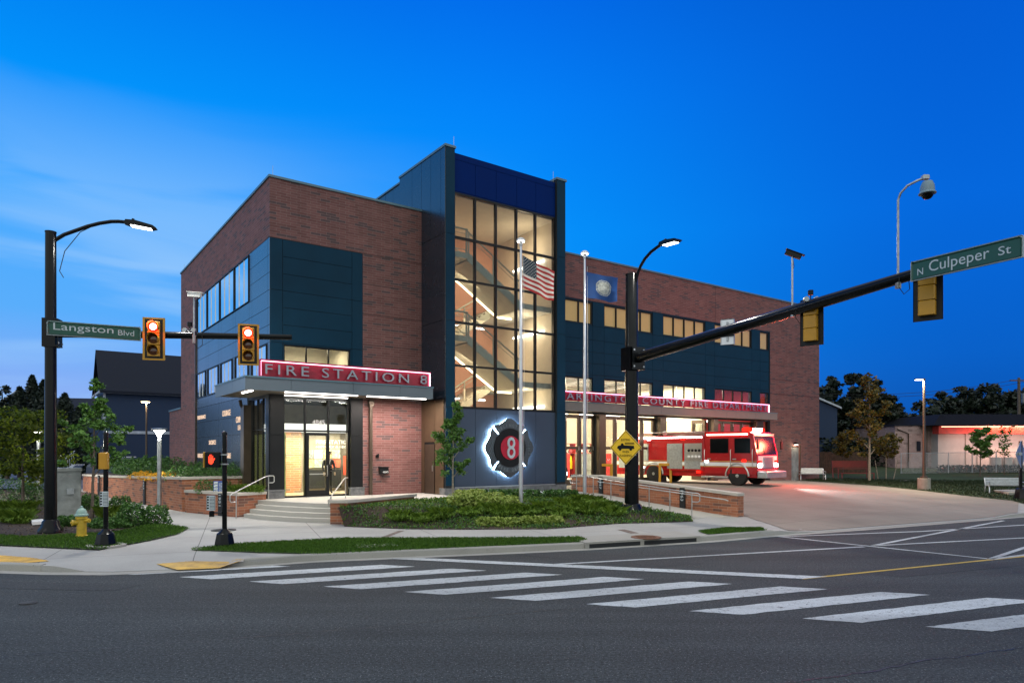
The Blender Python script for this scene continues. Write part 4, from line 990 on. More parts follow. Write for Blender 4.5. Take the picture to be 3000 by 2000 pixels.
# personnel door in the far brick
g = MB(); g.box(37.25,38.2,v0+.05,v0+.12,.4,2.85); d3 = g.build('rear_door', M['cabinet'], fs_); g = MB(); g.box(38.26,38.36,v0-.02,v0+.1,.4,3.0); g.build('door_frame', M['bronze_panel'], d3)
g = MB(); g.box(37.5,37.8,v0-.2,v0,3.05,3.2); g.build('wall_light', M['black'], fs_); g = MB(); g.box(37.52,37.78,v0-.18,v0-.02,3.03,3.05); g.build('lens', M['led'], d3)
lamp('wall_light', 'POINT', (37.65,v0-.25,2.95), 18, (1,.75,.5), size=.08, parent=fs_)
# dome camera on bay column
g = MB(); g.lathe([(.02,.16),(.14,.12),(.15,0),(.1,-.08),(.02,-.12)], n=12); o = g.build('dome_camera', M['white'], label='white dome camera on the bronze column of the engine bays', cat='camera'); o.location = W(23.4,v0-.35,3.6)
# roof rods
for u, v, z in ((.15,.1,ZT),(7.05,b,TT),(12.6,vr,TT-.1),(.1,17.5,ZT)):
    g = MB(); g.tube([(u,v,z),(u,v,z+.5)], .008, 5); g.build('lightning_rod', M['steel'], fs_)
# office seen in the front window
g = MB(); g.box(.3,3.6,3.0,3.1,5,7.4); g.box(.3,3.6,.35,3.0,7.3,7.4); g.box(.3,.36,.35,3,5,7.3); g.box(3.5,3.6,.35,3,5,7.3); g.build('office_wall', M['cream'], fs_)
g = MB(); g.box(.9,3.0,1.4,1.6,6.95,7.05); g.build('office_light', M['led_warm'], fs_)
lamp('office_light', 'AREA', (2,1.5,6.9), 90, (1,.82,.55), (0,0,0), size=2, sizey=.4, parent=fs_)
lamp('lobby_light', 'AREA', (3,2.2,3.38), 520, (1,.86,.62), (0,0,0), size=4, sizey=1.2, parent=fs_)

# ------------------------------------------------------------------ vegetation tools
def leafcloud(name, pts, size, mat, parent=None, jit=.35, droop=0.0, aspect=.6, **kw):
    """many small diamond leaves; pts is an (n,3) array"""
    n = len(pts); t1 = rng.normal(size=(n,3)); t1[:,2] = t1[:,2]*.6-droop; t1 /= np.linalg.norm(t1,axis=1)[:,None]
    a = rng.normal(size=(n,3)); t2 = np.cross(t1, a); t2 /= np.linalg.norm(t2,axis=1)[:,None]
    s = size*(1+jit*rng.uniform(-1,1,size=(n,1)))
    v = np.empty((n,4,3)); v[:,0] = pts-t1*s; v[:,1] = pts+t2*s*aspect-t1*s*.1; v[:,2] = pts+t1*s; v[:,3] = pts-t2*s*aspect-t1*s*.1
    me = bpy.data.meshes.new(name); me.vertices.add(n*4); me.vertices.foreach_set('co', v.ravel())
    me.loops.add(n*4); me.loops.foreach_set('vertex_index', np.arange(n*4)); me.polygons.add(n); me.polygons.foreach_set('loop_start', np.arange(0,n*4,4))
    me.polygons.foreach_set('loop_total', np.full(n,4)); me.update(calc_edges=True); me.validate(); me.materials.append(mat)
    return link(name, me, parent, **kw)
def blades(name, base, h, w, mat, parent=None, lean=.35, **kw):
    """grass blades: bent two-segment strips"""
    n = len(base); ang = rng.uniform(0,2*np.pi,n); hh = h*rng.uniform(.5,1.15,n); ln = lean*rng.uniform(.2,1.3,n)*hh
    d = np.stack([np.cos(ang),np.sin(ang),np.zeros(n)],1); sd = np.stack([-np.sin(ang),np.cos(ang),np.zeros(n)],1)
    v = np.empty((n,5,3)); ww = w*rng.uniform(.6,1.3,(n,1)); up = np.array([0,0,1.])
    mid = base+d*(ln*.35)[:,None]+up*(hh*.62)[:,None]; tip = base+d*ln[:,None]*1.3+up*(hh*.93)[:,None]
    v[:,0] = base-sd*ww; v[:,1] = base+sd*ww; v[:,2] = mid+sd*ww*.7; v[:,3] = tip; v[:,4] = mid-sd*ww*.7
    me = bpy.data.meshes.new(name); me.vertices.add(n*5); me.vertices.foreach_set('co', v.ravel()); me.loops.add(n*5); me.loops.foreach_set('vertex_index', np.arange(n*5))
    me.polygons.add(n); me.polygons.foreach_set('loop_start', np.arange(0,n*5,5)); me.polygons.foreach_set('loop_total', np.full(n,5)); me.update(calc_edges=True); me.materials.append(mat)
    return link(name, me, parent, **kw)
def in_poly(x, y, q):
    c = False
    for (ax, ay), (bx, by) in zip(q, q[1:]+q[:1]):
        if (ay > y) != (by > y) and x < (bx-ax)*(y-ay)/(by-ay)+ax: c = not c
    return c
def scatter(poly, n, h):
    x0 = min(p[0] for p in poly); x1 = max(p[0] for p in poly); y0 = min(p[1] for p in poly); y1 = max(p[1] for p in poly); r_ = []
    tries = 0
    while len(r_) < n and tries < n*30:
        x = random.uniform(x0,x1); y = random.uniform(y0,y1); tries += 1
        if in_poly(x, y, poly): r_.append((x, y, h(x, y)))
    return np.array(r_)
def tree(name, label, x, y, z0, ztop, zbot, prof, trunk_r, leaf_mat, bark, n=3500, ls=.07, clumps=60, cr=.28, lean=0, group=None, limbs=9, leafpart='crown'):
    """prof: list of (t, radius) over the crown height, t from 0 (bottom) to 1 (top)"""
    rt = thing(name, label, 'tree', (x, y, z0), 0, group); H = ztop-z0; hb = zbot-z0; hc = ztop-zbot
    def rad(t_):
        for (a, ra), (b, rb) in zip(prof, prof[1:]):
            if t_ <= b: return ra+(rb-ra)*(t_-a)/(b-a)
        return prof[-1][1]
    g = MB(); pts = []; k_ = 8
    for k in range(k_): f = k/(k_-1); pts.append((lean*f+random.uniform(-1,1)*.02*H*.3*f, random.uniform(-1,1)*.01*H*f, f*H*.93))
    g.tube(pts, [trunk_r*(1-.85*k/(k_-1)) for k in range(k_)], 9)
    cen = []
    for k in range(limbs):
        f = (k+.5)/limbs; t_ = f*.9; z = hb+hc*t_*.8-.05*hc; z = max(z, hb*.75); a = k*2.4+random.uniform(-.4,.4); r_ = rad(t_)*random.uniform(.75,.98)
        c = Vector((lean*z/H,0,z)); e = c+Vector((math.cos(a)*r_, math.sin(a)*r_, hc*.12+r_*.35)); m_ = c.lerp(e,.5)+Vector((0,0,r_*.12))
        rr = trunk_r*(.45-.3*f); g.tube([c,m_,e],[rr,rr*.6,rr*.25],6,caps=False)
        for q in (.45,.7,.95,1.05): p = c.lerp(e,q)+Vector((0,0,.1*r_)); cen.append(p)
        for s_ in range(2):
            e2 = m_+Vector((random.uniform(-1,1),random.uniform(-1,1),random.uniform(-.2,.8)))*r_*.45; g.tube([m_,e2],[rr*.4,rr*.12],5,caps=False); cen.append(e2)
    g.build('trunk', bark, rt)
    while len(cen) < clumps:
        t_ = random.random()**.9; r_ = rad(t_)*math.sqrt(random.uniform(.15,1)); a = random.uniform(0,6.28)
        cen.append(Vector((lean*(hb+hc*t_)/H+r_*math.cos(a), r_*math.sin(a), hb+hc*t_)))
    cen = np.array([tuple(c) for c in cen]); idx = rng.integers(0,len(cen),n); s_ = cr*(.6+.8*rng.random(len(cen)))
    off = rng.normal(size=(n,3)); off /= np.linalg.norm(off,axis=1)[:,None]; off *= (rng.random((n,1))**.45); off[:,2] *= .7
    p = cen[idx]+off*s_[idx][:,None]; p[:,2] = np.minimum(p[:,2], H+cr*.4)
    leafcloud(leafpart, p, ls, leaf_mat, rt); return rt
def shrub(name, label, x, y, z, r, h, mat, n=700, ls=.035, group=None, cat='shrub', core=True):
    rt = thing(name, label, cat, (x,y,z), 0, group)
    a = rng.uniform(0,2*np.pi,n); t_ = rng.random(n); rr = r*np.sqrt(1-(t_*1.0-.35)**2/.6).clip(.1,1)*(1+.18*np.sin(a*3+t_*7)+.1*np.sin(a*7))*(.55+.45*rng.random(n)**.4)
    p = np.stack([rr*np.cos(a), rr*np.sin(a), t_*h*(1+.08*np.sin(a*5))],1); leafcloud('foliage', p, ls, mat, rt)
    g = MB()
    for k in range(6): a_ = k*1.05; g.tube([(0,0,0),(math.cos(a_)*r*.3,math.sin(a_)*r*.3,h*.45),(math.cos(a_)*r*.6,math.sin(a_)*r*.6,h*.8)],[.014,.009,.004],5)
    g.build('stem', M['bark'], rt); return rt
def grass_clump(name, label, x, y, z, r, h, mat, n=420, group=None, w=.006, lean=.6):
    rt = thing(name, label, 'grass clump', (x,y,z), 0, group)
    a = rng.uniform(0,6.28,n); t_ = rng.random(n); q = r*(.35+.65*t_**.8)*np.sqrt(rng.random(n)); zz = h*t_*(1-.55*(q/r)**2)*(.8+.35*np.sin(a*4)*rng.random(n))
    p = np.stack([q*np.cos(a),q*np.sin(a),zz],1); leafcloud('foliage', p, .06, mat, rt, droop=-1.1, aspect=.13)
    bb = p[:n//5].copy(); bb[:,2] = 0; bb[:,:2] *= .5; blades('blade', bb, h, .005, mat, rt, lean=.7); return rt

# verge grass
for poly, n_, hgt in ((v1, 24000, .075),(v2, 5000, .07),(lawnL, 16000, .08)):
    b_ = scatter(poly, n_, lambda x, y: hz(x,y)+.02); b_[:,:2] += rng.normal(size=(len(b_),2))*.035; blades('grass', b_, hgt, .006, M['grassblade'], kind='stuff', lean=.6)
b_ = scatter([(20.9,48.2),(21.9,43),(23.5,36.5),(24.3,33.2),(22.4,28.6),(30,33),(40,50),(22,52)], 22000, lambda x, y: hz(x,y)+.03)
blades('grass', b_, .1, .012, M['lawn_blade'], kind='stuff', lean=.6)
# mulch chips
b_ = scatter(bedL, 9000, lambda x, y: hz(x,y)+.03); leafcloud('mulch_chips', b_, .028, leafmat('mulch_chip', (.05,.032,.022), (.14,.1,.07), 0), kind='stuff')

# central mound planting: low cover, clumps of ornamental grass, lime plants
mp_ = FR+list(reversed(BK)); b_ = scatter(mp_, 24000, lambda x, y: mound(x,y)+random.random()*.08); b_ = b_[(np.sin(b_[:,0]*2.3+1.3*np.sin(b_[:,1]*1.7))+np.sin(b_[:,1]*2.9+b_[:,0]))+rng.random(len(b_))*1.6 > .05]
leafcloud('ground_cover', b_, .035, M['shrub'], kind='stuff')
b_ = scatter(mp_, 4000, lambda x, y: mound(x,y)+.0); blades('ground_grass', b_, .13, .008, M['grassclump'], kind='stuff', lean=.7)
spots = []
def clump_at(px_, py_, r, h, kind, lab, Y=None):
    z = .5
    for _ in range(12):
        x, y = G(px_, py_, z); z = .6*z+.4*mound(x, y)
    spots.append((x,y)); gN = 'ornamental grasses on the mound' if kind == 'grass' else 'leafy plants on the mound'
    if kind == 'grass': grass_clump('ornamental_grass', lab, x, y, z, r, h, M['grassclump'], 1700, gN)
    else: shrub('leafy_plant', lab, x, y, z, r, h, M[kind], 520, .055, gN, 'plant')
gr_ = 'soft green grass clump on the mound'
for i, (a, c) in enumerate([(1375,1508),(1432,1500),(1470,1510),(1500,1498),(1545,1507),(1590,1500),(1640,1510),(1685,1497),(1725,1504),(1768,1492),(1800,1508),(1700,1478),(1745,1474),(1655,1484),(1290,1518),(1235,1526),(1170,1522)]):
    near = ['beside the young tree','right of the young tree','left of the first flagpole','by the foot of the first flagpole','right of the first flagpole','between the two flagpoles','nearer the second flagpole','in front of the second flagpole','right of the second flagpole','close to the black mast','in front of the black mast','behind the second flagpole','by the start of the handrail','left of the second flagpole','left of the young tree','near the low brick wall','against the low brick wall'][i]
    clump_at(a, c, .5, .3+.05*(i%3), 'grass', f'soft green grass clump {near}')
for i, (a, c) in enumerate([(1345,1478),(1372,1480),(1400,1478),(1430,1484),(1458,1488),(1490,1484),(1448,1473),(1360,1465),(1395,1462)]):
    near = ['touching the young tree trunk','first right of the young tree','second right of the young tree','under the left of the emblem','under the middle of the emblem','nearest the first flagpole','behind the middle of the mound','against the tower base by the tree','against the tower base below the emblem'][i]
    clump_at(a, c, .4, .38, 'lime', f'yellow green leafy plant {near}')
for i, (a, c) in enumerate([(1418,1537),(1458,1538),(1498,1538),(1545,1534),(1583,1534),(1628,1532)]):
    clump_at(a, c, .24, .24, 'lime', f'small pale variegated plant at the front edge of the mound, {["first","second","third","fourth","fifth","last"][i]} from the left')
for i, (a, c) in enumerate([(1370,1462),(1405,1458),(1455,1456),(1500,1456),(1560,1458),(1620,1459),(1670,1458)]):
    clump_at(a, c, .38, .32, 'shrub', f'dark green low shrub against the tower base, {["first","second","third","fourth","fifth","sixth","seventh"][i]} from the left')
# trees near
tree('young_tree', 'young leafy tree growing from the planted mound before the tower', *G(1327,1487,.48), .48, 4.5, 1.62, [(0,.45),(.18,.85),(.45,.72),(.7,.36),(1,.12)], .045, M['leaf'], M['bark_pale'], 3800, .055, 70, .17)
tree('young_tree', 'green young tree beside the grey utility cabinet', *G(270,1522,.15), .15, 5.05, 1.7, [(0,.75),(.25,1.35),(.45,1.05),(.7,.5),(1,.1)], .06, M['leaf'], M['bark'], 4300, .062, 75, .18, lean=.1)
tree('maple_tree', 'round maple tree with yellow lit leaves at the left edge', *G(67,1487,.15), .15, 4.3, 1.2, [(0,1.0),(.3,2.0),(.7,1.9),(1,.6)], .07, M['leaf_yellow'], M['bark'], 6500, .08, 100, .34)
# left bed shrubs
sg_ = 'shrubs in the left planting bed'
for px_, py_, r, h, lab, mt in ((385,1541,.4,.72,'rounded green shrub in the mulch beside the crossing pole','shrub'),(456,1537,.42,.62,'rounded green shrub nearest the curved path','shrub'),
        (352,1500,.42,.62,'green shrub behind the crossing pole','shrub'),(262,1492,.36,.6,'green shrub at the foot of the young tree','shrub'),
        (38,1478,1.05,1.15,'large dark shrub under the maple at the left edge','shrub'),(103,1483,.8,1.0,'large dark shrub between maple and black mast','shrub'),
        (300,1545,.35,.3,'low spreading shrub left of the crossing pole','shrub'),(200,1540,.45,.32,'low spreading shrub behind the fire hydrant','shrub'),(345,1545,.4,.3,'low spreading shrub right of the crossing pole','shrub')):
    shrub('shrub', lab, *G(px_,py_,.14), .14, r, h, M[mt], int(900+1500*r), .04, sg_)
for px_, py_, lab in ((20,1500,'pale grass clump at the far left edge'),(70,1503,'pale grass clump below the maple'),(30,1530,'thin grass tuft in the left mulch'),(60,1533,'second thin grass tuft in the left mulch'),(320,1520,'thin twiggy grass right of the crossing pole')):
    grass_clump('ornamental_grass', lab, *G(px_,py_,.14), .14, .5, .5, M['grassclump'], 1500, 'grass clumps in the left bed')

# ------------------------------------------------------------------ walls, planters, rails
def wall_run(name, label, pts, zb, zt, th, mat, cap=M['cap'], over=.05, caph=.1, side=1):
    rt = thing(name, label, 'wall', (0,0,0))
    V_ = [Vector(p) for p in pts]; nn_ = []
    for i in range(len(V_)):
        ds = []
        if i > 0: ds.append((V_[i]-V_[i-1]).normalized())
        if i < len(V_)-1: ds.append((V_[i+1]-V_[i]).normalized())
        d = sum(ds, Vector((0,0))).normalized(); n_ = Vector((-d.y,d.x))*side; k = max(.4, n_.dot(Vector((-ds[0].y,ds[0].x))*side)); nn_.append(n_/k)
    g = MB(); c = MB()
    for i in range(len(V_)-1):
        a, b2 = V_[i], V_[i+1]; na, nb = nn_[i], nn_[i+1]
        g.prism([tuple(a),tuple(b2),tuple(b2+nb*th),tuple(a+na*th)], [zb]*4, [zt[i]-caph,zt[i+1]-caph,zt[i+1]-caph,zt[i]-caph])
        q = [tuple(a-na*over),tuple(b2-nb*over),tuple(b2+nb*(th+over)),tuple(a+na*(th+over))]
        c.prism(q, [zt[i]-caph,zt[i+1]-caph,zt[i+1]-caph,zt[i]-caph], [zt[i],zt[i+1],zt[i+1],zt[i]])
    g.build('brickwork', mat, rt); c.build('cap', cap, rt); return rt
WL = [(-11.2,28.85),(-13.3,27.5),(-21.7,36.5),(-26.4,42)]
rw = wall_run('retaining_wall', 'long orange brick retaining wall with pale stone cap beside the path', WL, -.02, [1.52,1.52,1.27,1.16], .3, M['brick_low'], side=-1)
WP = [(-9.42,26.15),(-10.1,25.15),(-13.05,27.25)]
pw = wall_run('planter_wall', 'low brick planter wall with pale cap left of the steps', WP, -.02, [1.02]*3, .28, M['brick_low'], side=-1)
def pilaster(x, y, d, zt, s_, root, nrm, tz):
    g = MB(); n_ = Vector((-d[1],d[0])).normalized()*nrm; dd = Vector(d).normalized()*.13
    o = Vector((x,y)); g.prism([tuple(o-dd+n_*.0),tuple(o+dd),tuple(o+dd-n_*.06),tuple(o-dd-n_*.06)], 0, zt-.0); p = g.build('pilaster', M['joint'], root)
    me = text(s_, .42, .13, .003)
    for v_ in me.vertices: xx, yy, zz2 = v_.co; v_.co = (zz2-.065, yy, -xx+.2)      # turned to read downwards
    ang = math.atan2(dd.y, dd.x); ang = ang if math.cos(ang) > 0 else ang+math.pi
    pp = o-n_*.066; put(me, M['letter'], 'date', p, (pp.x, pp.y, tz), ang)
pilaster(-10.98,25.78,(2.1,-1.5),.97,'1951',pw,1,.72)
for px_, dt in ((425,'1923'),(291,'1918')):
    r_ = (px_-1500)/2000; a = Vector(WL[1]); b2 = Vector(WL[2]); k = (r_*a.y-a.x)/((b2.x-a.x)-r_*(b2.y-a.y)); q = a+(b2-a)*k
    pilaster(q.x, q.y, tuple(a-b2), 1.35-.1*k, dt, rw, 1, 1.05)
g = MB(); g.prism([(-12.75,27.35),(-10.2,25.55),(-9.6,26.25),(-9.5,27),(-11.2,28.7),(-13.0,27.72)],.2,.88); g.build('planter_soil', M['soil'], kind='structure')
up_ = [(-11.25,28.95),(-13.35,27.65),(-21.75,36.65),(-26.5,42.2),(-20,48),tuple(W(-.05,21)[:2]),tuple(W(-.05,3.2)[:2])]
g = MB(); g.prism(up_, .2, 1.2); g.build('raised_bed', M['soil'], kind='structure')
lw_ = thing('low_brick_wall', 'low curved brick wall with pale cap right of the steps', 'wall')
g = MB(); pw_ = [(-6.05,22.72),(-5.48,22.72),(-3.72,25.95),(-4.12,26.1),(-5.95,23.2)]; g.prism(pw_, 0, .84); g.build('brickwork', M['brick_low'], lw_)
g = MB(); g.prism([(-6.12,22.65),(-5.44,22.65),(-3.62,25.95),(-4.14,26.22),(-6.05,23.3)], .84, .94); g.build('cap', M['cap'], lw_)
RW = [(2.75,31.6),(3.9,31.0),(8.25,24.9)]
rp = wall_run('ramp_wall', 'brick ramp wall with grey cap before the engine bays', RW, 0, [1.48,1.48,1.03], .32, M['brick_low'], side=1)
for px_, dt in ((1760,'1957'),(2001,'1963')):
    r_ = (px_-1500)/2000; a = Vector(RW[1]); b2 = Vector(RW[2]); k = max(.03,(r_*a.y-a.x)/((b2.x-a.x)-r_*(b2.y-a.y))); q = a+(b2-a)*k
    pilaster(q.x, q.y, tuple(b2-a), 1.42-.45*k, dt, rp, 1, 1.1-.42*k)
def rail(name, label, posts, rail_pts, mat=M['steel'], r=.022):
    rt = thing(name, label, 'handrail')
    g = MB(); g.tube(rail_pts, r, 8); g.build('rail', mat, rt)
    for (x, y, a, c) in posts: g = MB(); g.cyl(x, y, a, c, .02, n=8); g.build('post', mat, rt)
    return rt
rail('handrail', 'steel handrail on the left side of the steps', [(-9.93,24.58,.13,1.06),(-9.28,26.02,.72,1.62)],
     [(-9.93,24.58,.74),(-10.03,24.36,.74),(-10.05,24.32,.8),(-10.05,24.32,.98),(-10.0,24.42,1.05),(-9.35,25.87,1.6),(-9.28,26.02,1.62),(-9.13,26.1,1.62),(-9.1,26.12,1.58),(-9.1,26.12,1.4),(-9.14,26.08,1.36),(-9.26,26.02,1.36)])
rail('handrail', 'steel handrail on the right side of the steps', [(-6.07,22.9,.13,1.04),(-6.0,24.6,.72,1.6)],
     [(-6.07,22.9,.72),(-6.08,22.72,.72),(-6.09,22.68,.78),(-6.09,22.68,.95),(-6.07,22.85,1.03),(-6.0,24.45,1.58),(-6.0,24.6,1.6),(-5.98,24.85,1.6)])
ro = []
for k in range(7): f = k/6; ro.append((2.75+(6.52-2.75)*f, 29.1+(24.75-29.1)*f, .66-.53*f, 1.55-.5*f))
rp_ = [(a+0,c,e) for a, c, d_, e in ro]; rp_ = [(2.75,29.1,1.2),(2.55,29.35,1.2),(2.5,29.4,1.26),(2.5,29.4,1.48),(2.58,29.3,1.54)]+rp_+[(6.68,24.56,1.05),(6.74,24.5,1.0),(6.74,24.5,.78),(6.68,24.56,.73),(6.52,24.75,.73)]
rail('handrail', 'long steel handrail on posts along the ramp edge', ro, rp_)
rail('handrail', 'steel wall handrail fixed to the brick ramp wall', [], [(3.85,30.75,1.2),(7.85,25.15,.78),(7.95,25.1,.74)])
def rampway():
    g = MB(); a = [(2.6,29.5),(6.7,24.5)]; c = [(3.8,30.9),(8.2,24.95)]
    g.prism([a[0],a[1],c[1],c[0]], 0, [.68,.14,.14,.68]); g.build('ramp', M['step'], kind='structure')
rampway()
# planting above the walls
def bedrow(name, label, poly, n, z, h, ls, mat, cat='plant bed'):
    p = scatter(poly, n, lambda x, y: z+h*random.random()**.7*(0.75+.25*math.sin(x*4+y*3))); return leafcloud(name, p, ls, M[mat], label=label, cat=cat)
def along(p, q, wd, n_=1):
    d = (Vector(q)-Vector(p)).normalized(); s_ = Vector((d.y,-d.x)); return [tuple(p),tuple(q),tuple(Vector(q)+s_*wd),tuple(Vector(p)+s_*wd)]
def row_of(name, fmt, p, q, n, off, r, h, mat, group, cat='shrub', ls=.04, nl=750, z=1.2):
    p = Vector(p); q = Vector(q); d = (q-p).normalized(); s_ = Vector((d.y,-d.x))
    for k in range(n):
        c = p+(q-p)*((k+.5)/n)+s_*off; o = shrub(name, fmt.format(['first','second','third','fourth','fifth','sixth','seventh','eighth','ninth','tenth'][k]), c.x, c.y, z, r*random.uniform(.85,1.15), h*random.uniform(.85,1.15), M[mat], nl, ls, group, cat)
row_of('shrub', 'green shrub above the brick wall, {} from the building corner', (-11.5,28.9), (-14.6,29.3), 5, .0, .5, .62, 'shrub', 'green shrubs above the brick wall')
row_of('shrub', 'green shrub along the dark side wall, {} from the entrance', (-11.9,30.3), (-16.5,34.5), 7, 0, .55, .75, 'shrub', 'green shrubs along the dark side wall')
row_of('flowering_plant', 'golden flowering plant above the brick wall, {} from the right', (-14.9,29.75), (-18.3,33.4), 6, 0, .42, .38, 'flower', 'golden flowers above the brick wall', 'flowers', .035, 650)
row_of('shrub', 'leafy green plant under the golden flowers, {} from the right', (-15.1,30.3), (-18.6,34.0), 5, .2, .5, .5, 'shrub', 'leafy plants around the golden flowers', nl=600)
row_of('tall_grass', 'tall feathery plant at the back of the raised bed, {} from the right', (-17.2,35), (-24,42), 9, 0, .8, .95, 'shrub', 'feathery plants at the back of the raised bed', 'plant', .06, 800)
shrub('shrub', 'small green shrub in the planter beside the blue board', X(601,26.8), 26.8, .88, .36, .55, M['shrub'], 700, .035)
for k, px_ in enumerate((680,700,722,745)): grass_clump('ornamental_grass', f'pale green grass in the planter, {["first","second","third","fourth"][k]} from the blue board', X(px_,26.4-.15*k), 26.4-.15*k, .88, .4, .42, M['grassclump'], 900, 'grasses in the planter by the steps')
# blue information board
ib = thing('information_board', 'small blue information board standing in the brick planter', 'sign', (X(640,26.1),26.1,.88), R(8))
g = MB(); g.tube([(-.1,.0,0),(-.1,.0,.4)],.02,6); g.tube([(.1,0,0),(.1,0,.4)],.02,6); g.build('post', M['black'], ib)
g = MB(); g.box(-.18,.18,-.02,0,.08,.55); g.build('panel', pmat('board_blue', (.03,.08,.3), .4, var=.1), ib)
g = MB()
for k in range(9): g.box(.02,.16,-.024,-.02,.14+.04*k,.155+.04*k)
for k in range(4): g.box(-.16,-.02,-.024,-.02,.1+.11*k,.19+.11*k)
g.build('print', pmat('board_print', (.5,.55,.6), .5, var=.8, scale=30), ib)

# ------------------------------------------------------------------ street furniture
def housing(g, w_=.34, h_=1.07, d=.2): g.bev(-w_/2,w_/2,0,d,-h_/2,h_/2,.03)
def signal_head(name, label, loc, rz, lit=True, group='traffic signal heads'):
    rt = thing(name, label, 'traffic light', loc, rz, group)
    g = MB(); cut = []
    g.bev(-.31,.31,.0,.02,-.645,.645,.02); g.build('backplate', M['black'], rt)
    g = MB()
    for a, c, e, f in ((-.31,-.25,-.645,.645),(.25,.31,-.645,.645)): g.box(a,c,-.006,.0,e,f)
    g.box(-.25,.25,-.006,0,.595,.645); g.box(-.25,.25,-.006,0,-.645,-.595); g.build('border', M['yellow'], rt)
    for k, z in enumerate((.355,0,-.355)):
        s_ = MB(); s_.bev(-.175,.175,-.06,.2,z-.172,z+.172,.02); sec = s_.build('section', M['yellow'], rt)
        l = MB(); l.M = Matrix.Translation((0,-.065,z)) @ Matrix.Rotation(R(90),4,'X'); l.lathe([(.15,-.01),(.145,.01),(.1,.03),(.03,.04)], n=20)
        if k == 0 and lit:
            l.build('lens', M['red_on'], sec); l = MB(); l.M = Matrix.Translation((0,-.1,z)) @ Matrix.Rotation(R(90),4,'X'); l.lathe([(.1,0),(.06,.015),(.01,.02)], n=16); l.build('lamp_core', M['red_core'], sec); lamp('signal_light', 'POINT', (0,-.22,z), 16, (1,.05,.02), size=.05, parent=rt)
        else: l.build('lens', M['lens_off'], sec)
        v_ = MB(); n_ = 16; vs = []; fs = []
        for i in range(n_+1):
            a = R(-35+250*i/n_); dep = .24*(.55+.45*max(0,math.sin(a)))
            for rr, yy in ((.155,-.06),(.155,-.06-dep),(.148,-.06-dep),(.148,-.06)): vs.append((rr*math.cos(a), yy, z+rr*math.sin(a)))
        for i in range(n_):
            for q in range(3): fs.append((i*4+q,i*4+4+q,i*4+5+q,i*4+q+1))
        v_.sm = True; v_.add(vs, fs); v_.build('visor', M['yellow'], sec)
    return rt
def mast(name, label, x, y, z0, top, r0, arm, lum, base_h=.35):
    rt = thing(name, label, 'traffic mast', (x,y,z0))
    g = MB(); g.cyl(0,0,0,top-z0,r0,r0*.86,n=24); g.cyl(0,0,top-z0,top-z0+.03,r0*.92,n=24); g.build('pole', M['gloss_black'], rt)
    g = MB(); g.lathe([(r0*2,0),(r0*2,.12),(r0*1.6,.2),(r0*1.35,base_h),(r0*1.02,base_h+.06)], n=8); g.build('base_cover', M['gloss_black'], rt)
    g = MB(); P_ = [Vector(p)-Vector((x,y,z0)) for p in arm['pts']]; g.tube(P_, arm['r'], 20); g.build('mast_arm', M['gloss_black'], rt)
    d = (P_[1]-P_[0]).normalized(); g = MB(); zc = P_[0].z
    g.M = Matrix.Translation((0,0,zc)) @ Matrix.Rotation(math.atan2(d.y,d.x),4,'Z'); g.box(-r0*1.05,r0*1.05,-r0*1.1,r0*1.1,-.42,.42); g.box(r0*1.05,r0*1.5,-r0*1.15,r0*1.15,.36,.41); g.box(r0*1.05,r0*1.5,-r0*1.15,r0*1.15,-.41,-.36); g.box(r0*1.4,r0*1.5,-r0*1.1,r0*1.1,-.36,.36)
    br_ = g.build('arm_bracket', M['gloss_black'], rt)
    for zz2 in (.3,-.3):
        for yy in (-1,1): g = MB(); g.M = Matrix.Translation((0,0,zc)) @ Matrix.Rotation(math.atan2(d.y,d.x),4,'Z'); g.box(r0*1.5,r0*1.6,yy*r0*.85-.03,yy*r0*.85+.03,zz2-.03,zz2+.03); g.build('bolt', M['galv'], br_)
    L = [Vector(p)-Vector((x,y,z0)) for p in lum['pts']]; g = MB(); g.tube(L, [.055]*len(L), 10); g.tube([Vector((0,0,L[0].z-.1)),L[0]],.07,10); g.build('lamp_arm', M['gloss_black'], rt)
    e = L[-1]; dd = lum['dir']; hd = link('luminaire', None, rt); hd.location = e; hd.rotation_euler = (0,lum.get('tilt',0),math.atan2(dd[1],dd[0]))
    g = MB(); g.xz([(0,-.05),(.12,-.07),(.78,-.07),(.9,-.02),(.8,.035),(.3,.09),(.05,.06)], -.14, .14); g.tube([(.22,0,.08),(.22,0,.15)], .04, 8); hb_ = g.build('lamp_housing', M['gloss_black'], rt); hb_.location = hd.location; hb_.rotation_euler = hd.rotation_euler
    bpy.data.objects.remove(hd)
    g = MB(); g.box(.2,.76,-.11,.11,-.085,-.072); g.build('lamp_panel', M['lamp_face'], hb_)
    return rt
ax0 = Vector((-13.65,20.2,6.05)); ax1 = Vector((-7.08,21.96,6.22))
left_mast = mast('traffic_mast', 'tall black traffic mast on the left carrying the shorter signal arm', -13.65, 20.2, .14, 9.02, .165,
     dict(pts=[ax0,ax1], r=[.13,.085]), dict(pts=[(-13.55,20.23,8.8),(-13.3,20.27,8.98),(-13.0,20.35,9.13),(-12.7,20.43,9.28),(-12.4,20.52,9.4),(-12.1,20.6,9.48),(-11.9,20.65,9.5),(-11.75,20.7,9.5)], dir=(.966,.259), tilt=R(7)))
g = MB(); g.tube([Vector(p)-Vector((-13.65,20.2,.14)) for p in ((-12.4,20.5,9.4),(-12.9,20.4,9.1),(-13.3,20.3,8.5),(-13.42,20.25,7.9),(-13.3,20.25,7.7))], .012, 5); g.build('cable', M['rubber'], left_mast)
rx0 = Vector((4.4,25.1,5.93)); rx1 = Vector((9.9,15.8,6.83)); rx2 = rx0+(rx1-rx0)*1.1
